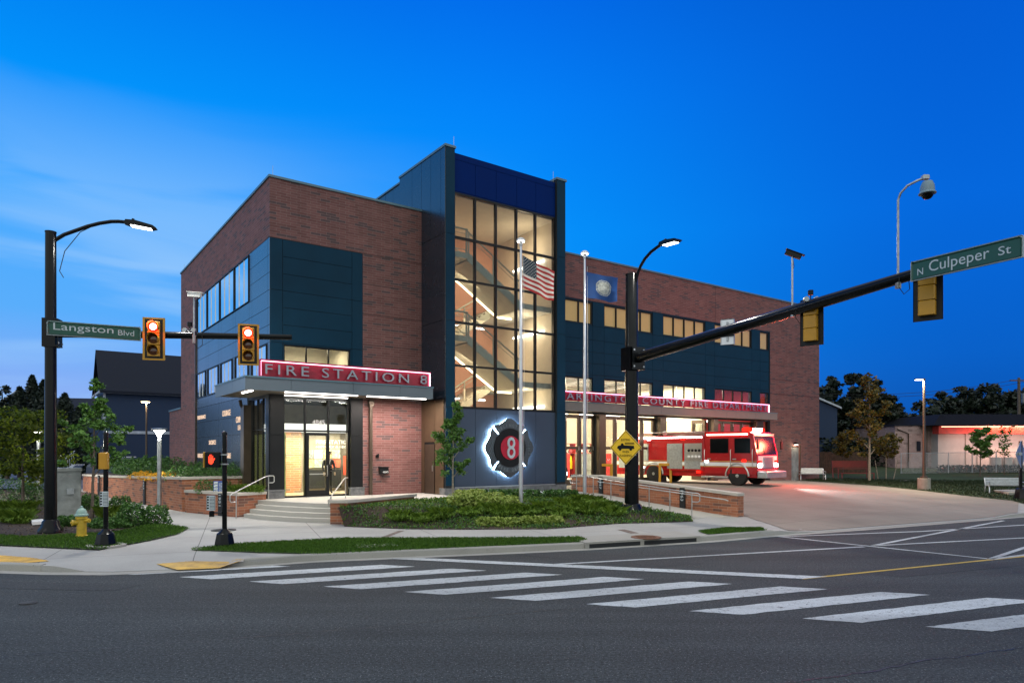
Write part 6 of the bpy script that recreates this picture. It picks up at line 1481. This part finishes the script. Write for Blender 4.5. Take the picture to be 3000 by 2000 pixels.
def car(name, label, cat, loc, rz, paint, pickup=False):
    rt = thing(name, label, cat, loc, rz)
    prof = [(-2.4,.35),(2.35,.35),(2.45,.6),(2.4,.95),(1.1,1.1),(.45,1.72),(-1.9,1.75),(-2.35,1.15)] if not pickup else [(-2.9,.45),(2.75,.45),(2.85,.7),(2.8,1.15),(1.25,1.28),(.75,1.9),(-.85,1.92),(-1.1,1.3),(-2.9,1.25)]
    w_ = .93; n_ = len(prof); g = MB(); zt = max(p[1] for p in prof)
    def yy(z): return w_*(1-.16*max(0,(z-1.1))/(zt-1.1))
    g.add([(p[0],-yy(p[1]),p[1]) for p in prof]+[(p[0],yy(p[1]),p[1]) for p in prof], [tuple(range(n_)), tuple(range(2*n_-1,n_-1,-1))]+[(i,n_+i,n_+(i+1)%n_,(i+1)%n_) for i in range(n_)])
    g.build('body', paint, rt)
    a, c = ((.95,.5),(-.75,-.95)) if pickup else ((1.0,.5),(-1.85,-2.2))
    for s_ in (-1,1):
        x0, x1 = (-.85,1.0) if pickup else (-1.95,.9); zl = 1.32 if pickup else 1.16
        g = MB(); q = [(x0-.1,zl),(x1,zl),(x1-.45,zt-.1),(x0,zt-.1)]; g.add([(p[0],s_*(yy(p[1])+.008),p[1]) for p in q], [(0,1,2,3) if s_ < 0 else (3,2,1,0)]); g.build('side_window', M['gloss_black'], rt)
        for x in ((-1.85,1.85) if pickup else (-1.5,1.45)): wheel(rt, x, s_*.85, .4 if pickup else .36, .24, s_)
        g = MB(); g.bev(2.36 if not pickup else 2.78,2.46 if not pickup else 2.88,s_*.7-.17,s_*.7+.17,.72,.92); g.build('headlight', M['led_cool'] if pickup else M['alu'], rt)
    g = MB(); x0, z0_, x1, z1_ = (1.22,1.3,.78,1.86) if pickup else (1.06,1.14,.48,1.68)
    g.quad((x0+.01,-.75,z0_),(x0+.01,.75,z0_),(x1+.01,.68,z1_),(x1+.01,-.68,z1_)); g.build('windscreen', M['gloss_black'], rt)
    g = MB(); g.box(2.4 if not pickup else 2.83,2.47 if not pickup else 2.9,-.45,.45,.6,1.0); g.build('grille', M['steel'], rt)
    for y in (-.6,.6):
        g = MB(); g.tube([(-1.7 if not pickup else -.7,y,zt+.05),(.3 if not pickup else .6,y,zt+.05)],.018,6); g.build('roof_rail', M['alu'], rt)
    return rt
car('pickup_truck', 'black pickup truck parked inside the first lit engine bay', 'pickup truck', W(16.0,4.9,.5), TH-R(90), M['gloss_black'], True)
zc2 = Z(1352,46)-1.8; car('parked_car', 'dark blue car parked behind the raised flower bed', 'car', (X(377,48),48,max(.3,Z(1338,48)-1.8)), R(12), pmat('blue_car_paint', (.01,.03,.08), .25, coat=.6))

# ------------------------------------------------------------------ mannequin in the lobby
def mannequin(loc, rz):
    rt = thing('mannequin', 'mannequin in dark double breasted uniform and cap inside the lobby', 'mannequin', loc, rz)
    NV = pmat('uniform_navy', (.018,.02,.03), .7); SK = pmat('mannequin_skin', (.5,.36,.27), .5)
    v = [(0,0,.95),(0,0,1.15),(0,0,1.42),(0,0,1.5),(.19,0,1.42),(.27,0,1.15),(.24,-.1,.92),(-.19,0,1.42),(-.27,0,1.15),(-.24,-.1,.92),(.1,0,.88),(.11,0,.48),(.11,0,.08),(.11,-.14,.04),(-.1,0,.88),(-.11,0,.48),(-.11,0,.08),(-.11,-.14,.04)]
    e = [(0,1),(1,2),(2,3),(2,4),(4,5),(5,6),(2,7),(7,8),(8,9),(0,10),(10,11),(11,12),(12,13),(0,14),(14,15),(15,16),(16,17)]
    rr = [.15,.15,.17,.06,.075,.055,.045,.075,.055,.045,.095,.07,.055,.045,.095,.07,.055,.045]
    me = bpy.data.meshes.new('body'); me.from_pydata(v, e, []); me.materials.append(NV); o = link('body', me, rt)
    md = o.modifiers.new('Skin', 'SKIN'); sk = me.skin_vertices[0] if me.skin_vertices else None
    if sk is None:
        import bmesh
        bm = bmesh.new(); bm.from_mesh(me); bm.verts.layers.skin.verify(); bm.to_mesh(me); bm.free(); sk = me.skin_vertices[0]
    for i, r_ in enumerate(rr): sk.data[i].radius = (r_, r_*.8)
    sk.data[0].use_root = True
    s2 = o.modifiers.new('Subdivision', 'SUBSURF'); s2.levels = s2.render_levels = 2
    g = MB(); g.lathe([(.05,1.46),(.055,1.53),(.07,1.56),(.09,1.62),(.095,1.7),(.08,1.76)], 0, -.01, 16, 1, 1.12); g.tube([(0,-.1,1.65),(0,-.13,1.62)],[.012,.018],6); g.build('head', SK, rt)
    g = MB(); g.lathe([(.1,1.71),(.1,1.75),(.14,1.8),(.12,1.83),(.02,1.84)], 0, 0, 18); g.box(-.08,.08,-.17,-.08,1.71,1.725); g.build('cap', M['gloss_black'], rt)
    g = MB(); g.add([(-.05,-.152,1.46),(.05,-.152,1.46),(0,-.16,1.26)], [(0,1,2)]); g.build('shirt', M['white'], rt)
    g = MB()
    for s_ in (-1,1):
        for z in (1.22,1.1,.98): g.box(s_*.06-.012,s_*.06+.012,-.165,-.14,z-.012,z+.012)
    g.build('button', M['white'], rt)
    for s_ in (-1,1):
        g = MB(); g.bev(s_*.24-.035,s_*.24+.035,-.14,-.09,.82,.92,.01)
        for k in range(4): g.tube([(s_*.24-.027+.018*k,-.12,.83),(s_*.24-.027+.018*k,-.13,.78-.006*(k in (1,2)))],.008,5)
        g.tube([(s_*.205,-.13,.88),(s_*.19,-.15,.84)],.009,5); g.build('hand', SK, rt)
mannequin(W(3.08,1.9,.725), TH)

# ------------------------------------------------------------------ right side: lawn, park, store
def bench(label, x, y, rz):
    z0 = hz(x, y)+.03; rt = thing('bench', label, 'bench', (x,y,z0), rz, 'silver park benches')
    for s_ in (-.85,.85):
        g = MB(); g.tube([(s_,-.28,0),(s_,-.26,.35),(s_,-.2,.43),(s_,.2,.43)], .03, 6); g.tube([(s_,.3,0),(s_,.2,.43),(s_,.32,.85)], .03, 6); g.tube([(s_,-.3,.62),(s_,.18,.66)], .025, 6); g.tube([(s_,-.3,.62),(s_,-.26,.35)], .025, 6); g.build('side_frame', M['alu'], rt)
    g = MB()
    for k in range(6): g.box(-.85,.85,-.24+.08*k,-.18+.08*k,.44,.465)
    g.build('seat', M['galv'], rt); g = MB(); g.M = Matrix.Translation((0,.22,.46)) @ Matrix.Rotation(R(-14),4,'X')
    for k in range(5): g.box(-.85,.85,-.01,.015,.03+.08*k,.09+.08*k)
    g.build('backrest', M['galv'], rt)
bench('silver slatted bench against the far brick end of the station', X(2379,49.5), 49.5, R(-8))
bench('silver slatted bench on the lawn at the right edge', X(2943,37.3), 37.3, R(-12))
g = MB(); g.prism([(X(2905,37.5),36.2),(X(3060,36),36.0),(X(3060,39),39.5),(X(2915,38.5),38.6)],.2,.385); g.build('bench_pad', M['kerb'], kind='structure')
RB = pmat('red_bench_metal', (.2,.022,.016), .5, var=.1)
x, y = X(2500,52), 52; z0 = hz(x,y)+.02; rt = thing('picnic_table', 'dark red slatted picnic bench by the wooden fence', 'bench', (x,y,z0), R(0))
for k, (y0, y1, z, hh, a) in enumerate(((-.7,-.35,.45,.05,1.25),(.0,.4,.78,.05,1.2))):
    g = MB()
    for q in range(4): g.box(-a,a,y0+(y1-y0)*q/4+.01,y0+(y1-y0)*(q+1)/4,z-.05,z)
    for sx_ in (-a+.05,a-.05): g.tube([(sx_,y0,z-.05),(sx_,y0,0)],.035,6)
    g.build(['seat','table_top'][k], RB, rt)
g = MB()
for q in range(5): g.box(-1.35,1.35,.5+.03*q,.54+.03*q,.85+.1*q,.94+.1*q)
for sx_ in (-1.3,1.3): g.tube([(sx_,.7,1.35),(sx_,.5,0)],.035,6)
g.build('backrest', RB, rt)
# lamp on concrete drum
x, y = G(2707,1435,.35); lz = .35; rt = thing('street_lamp', 'grey lamp post on a round concrete base on the lawn', 'street lamp', (x,y,lz)); hh = Z(1112,y)-lz
g = MB(); g.cyl(0,0,-.2,.68,.33,n=24); g.build('concrete_base', pmat('concrete_drum', (.34,.31,.26), .85, var=.12, bump=.3), rt); g = MB(); g.cyl(0,0,.68,.78,.2,n=16); g.cyl(0,0,.78,hh,.085,.06,n=14); g.build('pole', M['bronze'], rt)
g = MB(); g.bev(-.5,.02,-.13,.13,hh,hh+.07); g.tube([(0,0,hh-.1),(0,0,hh+.05)],.06,8); lh = g.build('lamp_head', M['bronze'], rt); g = MB(); g.box(-.46,-.1,-.11,.11,hh-.02,hh); g.build('lamp_panel', M['lamp_face'], lh)
lamp('lawn_light', 'AREA', (x-.3,y,lz+hh-.05), 650, (1,.84,.6), size=.35)
# trees on the lawn
def at(px_, py_, z=.42): return G(px_, py_, z)
tree('lawn_tree', 'tall pale trunked tree beside the red picnic bench', X(2547,48.5), 48.5, .4, 8.1, 2.3, [(0,1.1),(.12,1.3),(.3,1.1),(.5,1.4),(.75,1.0),(1,.25)], .1, M['leaf_warm'], M['bark_pale'], 4200, .1, 80, .32)
tree('lawn_tree', 'small staked tree with orange lit leaves', X(2596,51.5), 51.5, .45, 4.1, 1.95, [(0,.7),(.4,1.15),(.8,.8),(1,.3)], .045, M['leaf_warm'], M['bark_pale'], 2200, .09, 50, .28)
tree('lawn_tree', 'small dim tree by the wooden fence', X(2470,55), 55, .5, 4.6, 1.9, [(0,.5),(.4,.85),(1,.25)], .05, M['leaf_warm'], M['bark'], 1800, .09, 40, .26)
tree('lawn_tree', 'young dark tree in front of the white store', X(2872,53), 53, .6, 4.75, 1.9, [(0,.7),(.3,1.15),(.7,.9),(1,.4)], .05, M['leaf'], M['bark'], 2600, .1, 50, .28)
tree('lawn_tree', 'thin sapling with bare branches before the store', X(2942,55), 55, .7, 5.0, 2.0, [(0,.4),(.5,.5),(1,.9)], .03, M['leaf'], M['bark'], 420, .09, 14, .25, limbs=14)
for i, (px_, dx) in enumerate(((2573,-.25),(2617,.35))):
    x, y = X(px_,51.5), 51.5; g = MB(); g.tube([(x,y,.4),(x+dx,y,1.9)],.03,6); g.build('tree_stake', M['bark_pale'], label=['wooden stake leaning left of the small orange tree','wooden stake leaning right of the small orange tree'][i], cat='stake', group='stakes of the small tree')
# wooden fence
fn = thing('wooden_fence', 'dark board fence behind the red picnic bench', 'fence', (X(2402,57),57,.5), R(4)); g = MB()
for k in range(26): g.box(.165*k,.165*k+.15,0,.03,0,2.0+.02*(k%3))
g.build('board', pmat('fence_wood', (.1,.05,.03), .8, var=.3, scale=5), fn)
g = MB(); g.box(0,4.3,.03,.08,.4,.5); g.box(0,4.3,.03,.08,1.6,1.7); g.build('fence_rail', M['bark'], fn)
# chain link fence
cf_ = thing('chain_link_fence', 'low chain link fence along the back of the lawn', 'fence', (0,0,0)); A0 = Vector((X(2640,56),56,.75)); B0 = Vector((X(3060,55),55,.9))
for k in range(7):
    q = A0+(B0-A0)*k/6; g = MB(); g.tube([q,q+Vector((0,0,1.7))],.035,6); g.build('post', M['galv'], cf_)
g = MB(); g.tube([A0+Vector((0,0,1.65)),B0+Vector((0,0,1.65))],.022,6); g.build('top_rail', M['galv'], cf_)
g = MB(); d = B0-A0; n_ = 150
for k in range(n_):
    for s_ in (-1,1):
        a = A0+d*(k/n_); e = A0+d*min(1,max(0,(k+s_*14)/n_)); fz = 1.6 if 0 <= k+s_*14 <= n_ else .6; g.tube([a,a+(d*(s_*14/n_) if 0 <= k+s_*14 <= n_ else d*0)+Vector((0,0,fz))],.004,3,caps=False)
g.build('mesh_wire', M['galv'], cf_)
row = 'low hedge plants before the store'
for k in range(9):
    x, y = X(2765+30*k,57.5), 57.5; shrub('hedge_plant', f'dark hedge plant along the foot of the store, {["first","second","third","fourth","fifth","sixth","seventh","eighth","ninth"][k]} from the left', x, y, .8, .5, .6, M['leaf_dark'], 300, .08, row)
# store
SY = 62; sx0, sx1 = X(2748,SY), X(3400,SY); st_ = thing('store_building', 'low white store with dark mansard roof and glowing red fascia', 'building', (sx0,SY,.7))
zf0, zf1 = Z(1271,SY)-.7, Z(1248,SY)-.7; Ls = sx1-sx0
WHS = ground_mat('store_white_block', (.5,.47,.44), .25, .15, None, joints=None, stain=(.3,.24,.22))
g = MB(); g.box(0,Ls,0,12,0,zf0+.3); g.build('wall', WHS, st_)
g = MB(); g.box(-.05,Ls,-.04,0,0,.35); g.build('plinth', M['redwall'], st_)
g = MB(); g.box(-.5,Ls,-.9,0,zf0,zf1); g.build('fascia', pmat('store_red', (.5,.03,.015), .5), st_)
g = MB(); g.box(-.55,Ls,-.95,-.8,zf1,zf1+.06)
zr_ = Z(1212,SY)-.7
g.add([(-1.2,-1.3,zf1+.05),(Ls,-1.3,zf1+.05),(Ls,.6,zr_),(.6,.6,zr_),(-1.2,8,zf1+.05),(.6,8,zr_),(Ls,12,zr_)], [(0,1,2,3),(4,0,3,5),(3,2,6,5),(0,4,1)]) 
for k in range(60):
    t_ = k*.45-1.1; g.add([(t_,-1.32,zf1+.05),(t_+.04,-1.32,zf1+.05),(max(t_,.6)+.04,.57,zr_+.02),(max(t_,.6),.57,zr_+.02)], [(0,1,2,3)])
g.build('mansard_roof', pmat('dark_metal_roof', (.006,.006,.008), .7, ior=1.2), st_)
for px_ in (2828,2862,2900,3040): g = MB(); g.box(X(px_,SY)-sx0-.03,X(px_,SY)-sx0+.03,-.05,-.0,.3,zf0); g.build('downpipe' if px_ < 2870 else 'wall_trim', M['grey_room'], st_)
g = MB(); g.tube([(-.3,-.98,zf1-.08),(Ls,-.98,zf1-.03)],.018,6); g.build('strip_light', emat('store_strip', (1,.55,.35), 6), st_)
lamp('store_light', 'AREA', (Ls/2+1.5,-1.35,zf1), 950, (1,.45,.3), (R(35),0,0), size=Ls*.8, sizey=.2, parent=st_)
lamp('store_light', 'AREA', (6,-2.2,zf0-.1), 230, (1,.55,.48), (R(50),0,0), size=10, sizey=.4, parent=st_)
for k in range(3): 
    x = X(2852+32*k,60.3); g = MB(); g.cyl(0,0,0,1.15,.38,.42,n=14); o = g.build('white_barrel', WHS, label=f'pale round barrel against the store, {["left","middle","right"][k]} one', cat='barrel', group='pale barrels by the store'); o.location = (x+2,60.3,.9)
ob2 = thing('block_building', 'old pinkish concrete block building beside the store', 'building', (X(2622,63),63,.6))
g = MB(); g.box(0,3.9,0,9,0,Z(1247,63)-.6); g.build('wall', brick('painted_block', (.42,.3,.28), (.36,.26,.25), (.24,.17,.16), (.25,.19,.18), .4, .2, .1), ob2)
g = MB(); g.box(-.1,4.0,-.1,9,Z(1247,63)-.6,Z(1243,63)-.6); g.build('roof_edge', M['roof'], ob2)
g = MB(); g.tube([(1.2,-.08,.3),(1.2,-.08,3.6),(.2,-.08,4.0)],.05,6); g.tube([(2.9,-.08,.2),(2.9,-.08,4)],.04,6); g.build('pipe', M['bronze'], ob2)
g = MB(); g.box(2.0,2.3,-.12,0,2.0,2.9); g.build('vent', M['roof'], ob2)
# house at the far right of the station
h3 = thing('far_house', 'dark house roofline beyond the right end of the station', 'house', (X(2395,66),66,.5)); zt_ = Z(1172,66)-.5; ze = Z(1196,66)-.5
g = MB(); g.xz([(-4,0),(1.9,0),(1.9,ze),(-.6,zt_+.3),(-4,zt_+1.2)][::1], 0, 8); g.build('wall', M['siding'], h3)
g = MB(); g.xz([(-4,zt_+1.25),(-.6,zt_+.35),(2.2,ze-.05),(2.2,ze+.12),(-.6,zt_+.55),(-4,zt_+1.45)], -.3, 8.3); g.build('roof', M['trim'], h3)
# dark trees behind
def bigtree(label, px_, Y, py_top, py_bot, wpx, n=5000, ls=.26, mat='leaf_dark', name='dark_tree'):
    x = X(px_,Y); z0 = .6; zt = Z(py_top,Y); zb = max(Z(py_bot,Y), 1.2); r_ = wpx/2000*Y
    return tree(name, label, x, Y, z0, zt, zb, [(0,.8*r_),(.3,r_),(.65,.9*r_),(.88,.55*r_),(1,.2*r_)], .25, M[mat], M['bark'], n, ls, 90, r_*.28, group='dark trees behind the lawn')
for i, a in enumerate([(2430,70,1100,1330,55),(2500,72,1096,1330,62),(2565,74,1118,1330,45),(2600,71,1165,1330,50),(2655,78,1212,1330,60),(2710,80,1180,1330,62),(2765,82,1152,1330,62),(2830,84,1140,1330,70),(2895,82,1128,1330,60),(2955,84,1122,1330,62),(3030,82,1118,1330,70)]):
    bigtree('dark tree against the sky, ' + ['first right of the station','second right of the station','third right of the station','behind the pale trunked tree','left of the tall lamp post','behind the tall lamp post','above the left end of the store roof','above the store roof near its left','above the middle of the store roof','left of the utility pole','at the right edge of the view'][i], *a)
b_ = scatter([(X(2405,64),64),(X(3100,66),66),(X(3100,72),72),(X(2405,70),70)], 9000, lambda x, y: .6+3.2*random.random()); leafcloud('undergrowth', b_, .22, M['leaf_dark'], kind='stuff')
# utility pole with wires
up2 = thing('utility_pole', 'wooden utility pole with crossarm at the right edge', 'utility pole', (X(2985,70),70,.8)); hp = Z(1106,70)-.8
g = MB(); g.cyl(0,0,0,hp,.18,.13,n=10); g.build('pole', M['bark'], up2); g = MB(); g.box(-.9,.9,-.08,.08,hp-.35,hp-.22); g.build('crossarm', M['bark'], up2); g = MB(); g.cyl(.6,0,hp-2.6,hp-1.6,.28,n=14); g.build('transformer', M['cabinet'], up2)
def wire(a, b2, sag, lab):
    g = MB(); g.tube([a.lerp(b2,k/14)-Vector((0,0,sag*4*(k/14)*(1-k/14))) for k in range(15)], .018, 4); g.build('wire', M['rubber'], label=lab, cat='wire', group='overhead wires at the right')
t0 = Vector((X(2985,70),70,hp+.5))
wire(t0+Vector((-.8,0,0)), P(2380,1152,66), .6, 'upper overhead wire running left from the utility pole'); wire(t0+Vector((.7,0,-.1)), P(2380,1158,66), .7, 'lower overhead wire running left from the utility pole'); wire(t0+Vector((0,0,-3)), P(2640,1212,75), .4, 'lowest overhead wire crossing the dark trees')
wire(t0+Vector((.8,0,0)), P(3200,1090,60), .2, 'overhead wire leaving the frame from the pole')

# ------------------------------------------------------------------ left side: houses, conifers
HY_ = 62.0; hx0 = X(305,HY_); hs = thing('clapboard_house', 'large dark blue clapboard house left of the station', 'house', (hx0,HY_,.3), R(35.8)); hsz = .3
he = Z(1141,HY_)-hsz; hr = Z(1055,60)-hsz+.6
def siding(g, x0, x1, y, z0, z1, ax='x'):
    z = z0
    while z < z1:
        e = min(z+.18, z1)
        if ax == 'x': g.add([(x0,y,z),(x1,y,z),(x1,y+.02,e),(x0,y+.02,e),(x0,y+.02,z),(x1,y+.02,z)], [(0,1,2,3),(0,4,5,1)])
        else: g.add([(y,x1,z),(y,x0,z),(y+.02,x0,e),(y+.02,x1,e),(y+.02,x1,z),(y+.02,x0,z)], [(0,1,2,3),(0,4,5,1)])
        z += .18
DW = 7.0; LW = 16
g = MB(); g.box(.02,LW,.03,DW,0,he); siding(g, 0, LW, 0, 0, he); siding(g, 0, DW, 0, 0, he, 'y'); g.add([(0.02,0,he),(.02,DW,he),(.02,DW/2,he+4.0)], [(0,2,1)]); g.build('wall', M['siding'], hs)
g = MB(); rh = he+4.0
g.add([(-.4,-.5,he-.1),(LW,-.5,he-.1),(LW,DW/2,rh),(-.4,DW/2,rh),(-.4,DW+.5,he-.1),(LW,DW+.5,he-.1),(-.4,-.5,he-.3),(LW,-.5,he-.3),(LW,DW/2,rh-.2),(-.4,DW/2,rh-.2),(-.4,DW+.5,he-.3)], [(0,1,2,3),(3,2,5,4),(6,7,1,0),(6,0,3,9),(9,3,4,10)]); g.build('roof', M['roof'], hs)
g = MB(); g.box(-.1,LW,-.06,-.0,he-.32,he-.05); g.box(-.06,LW,-.05,0,he*.5-.05,he*.5+.22); g.box(-.08,.12,-.05,.1,0,he); g.box(-.45,-.35,-.5,DW+.5,he-.35,he-.15)
g.build('trim', M['trim'], hs)
for y0_, z0_, z1_ in ((1.2,4.9,6.5),(3.6,4.9,6.5),(1.2,1.2,2.8)):
    g = MB(); g.box(-.06,0,y0_,y0_+1.2,z0_,z1_); w2 = g.build('window_frame', M['trim'], hs); g = MB(); g.box(-.08,-.06,y0_+.1,y0_+.55,z0_+.1,z1_-.1); g.box(-.08,-.06,y0_+.65,y0_+1.1,z0_+.1,z1_-.1); g.build('pane', M['mirror_glass'], w2)
for x0_, x1_, z0_, z1_ in ((6.4,7.6,2.2,3.7),(2.8,3.9,.7,1.3)):
    g = MB(); g.box(x0_,x1_,-.06,0,z0_,z1_); w2 = g.build('window_frame', M['trim'], hs)
    for i in range(3):
        for j in range(2): g = MB(); a = (x1_-x0_)/3; c = (z1_-z0_)/2; g.box(x0_+a*i+.06,x0_+a*(i+1)-.03,-.08,-.06,z0_+c*j+.06,z0_+c*(j+1)-.03); g.build('pane', M['gloss_black'], w2)
h2 = thing('clapboard_house', 'dark gabled house roof behind the conifers at the left', 'house', (X(0,84),84,.3), R(14))
zr2 = Z(1146,84)-.3; g = MB(); g.xz([(-2,0),(5,0),(5,zr2-2.4),(1.8,zr2),(-2,zr2-3.2)], 0, 1); g.box(4.9,16,.5,6,0,zr2-2.2); g.build('wall', M['siding'], h2)
g = MB(); g.add([(1.8,.0,zr2+.1),(-2.4,0,zr2-3.3),(-2.4,8,zr2-3.3),(1.8,8,zr2+.1),(5.3,0,zr2-2.5),(5.3,8,zr2-2.5)], [(0,1,2,3),(0,3,5,4)]); g.add([(4.9,.2,zr2-2.3),(16.5,.2,zr2-2.3),(16.5,4,zr2-.4),(1.8,4,zr2-.4)], [(0,1,2,3)]); g.build('roof', M['roof'], h2)
g = MB(); g.tube([(-2.4,-.05,zr2-3.3),(1.8,-.05,zr2+.1)], .1, 4); g.tube([(1.8,-.05,zr2+.1),(5.3,-.05,zr2-2.5)], .1, 4); g.build('gable_trim', M['trim'], h2)
# outdoor stair with white rail
sr = thing('porch_stair', 'white railed porch stair between the conifers and blue house', 'stair', (X(163,50),50,.2)); g = MB()
for k in range(9): g.box(.16*k*1.0,.16*k+.22,0,1.0,.25*0+.13*k+.3,.13*k+.36)
g.xz([(0,.1),(1.4,1.3),(1.4,1.55),(0,.4)], -.04, 0); g.build('tread', M['trim'], sr); g = MB(); g.tube([(0,0,1.2),(1.4,0,2.4)], .04, 6)
for k in range(10): g.tube([(.14*k+.05,0,.4+.12*k),(.14*k+.05,0,1.22+.12*k)], .018, 4)
g.build('railing', M['trim'], sr)
def conifer(label, px_, Y, py_top, wpx):
    x = X(px_,Y); z0 = .3; H = Z(py_top,Y)-z0; r_ = wpx/2000*Y; rt = thing('conifer', label, 'tree', (x,Y,z0), 0, 'dark conifers at the left')
    g = MB(); g.tube([(0,0,0),(0,0,H*.97)], [.2,.03], 8); g.build('trunk', M['bark'], rt); pts = []
    for k in range(230):
        t_ = (k/230)**.9; zc3 = H*(.08+.9*t_); rr = r_*(1-t_)**.8*random.uniform(.7,1.12); a = k*2.39; m_ = 42
        s_ = np.linspace(.1,1,m_); sp_ = rng.normal(size=(m_,3))*(.09*rr+.03); sp_[:,2] *= .5
        p = np.stack([np.cos(a)*rr*s_, np.sin(a)*rr*s_, zc3+.12*rr*s_**2*2-.1*rr*s_],1)+sp_; pts.append(p)
    leafcloud('crown', np.concatenate(pts), .17, M['needle'], rt, aspect=.35)
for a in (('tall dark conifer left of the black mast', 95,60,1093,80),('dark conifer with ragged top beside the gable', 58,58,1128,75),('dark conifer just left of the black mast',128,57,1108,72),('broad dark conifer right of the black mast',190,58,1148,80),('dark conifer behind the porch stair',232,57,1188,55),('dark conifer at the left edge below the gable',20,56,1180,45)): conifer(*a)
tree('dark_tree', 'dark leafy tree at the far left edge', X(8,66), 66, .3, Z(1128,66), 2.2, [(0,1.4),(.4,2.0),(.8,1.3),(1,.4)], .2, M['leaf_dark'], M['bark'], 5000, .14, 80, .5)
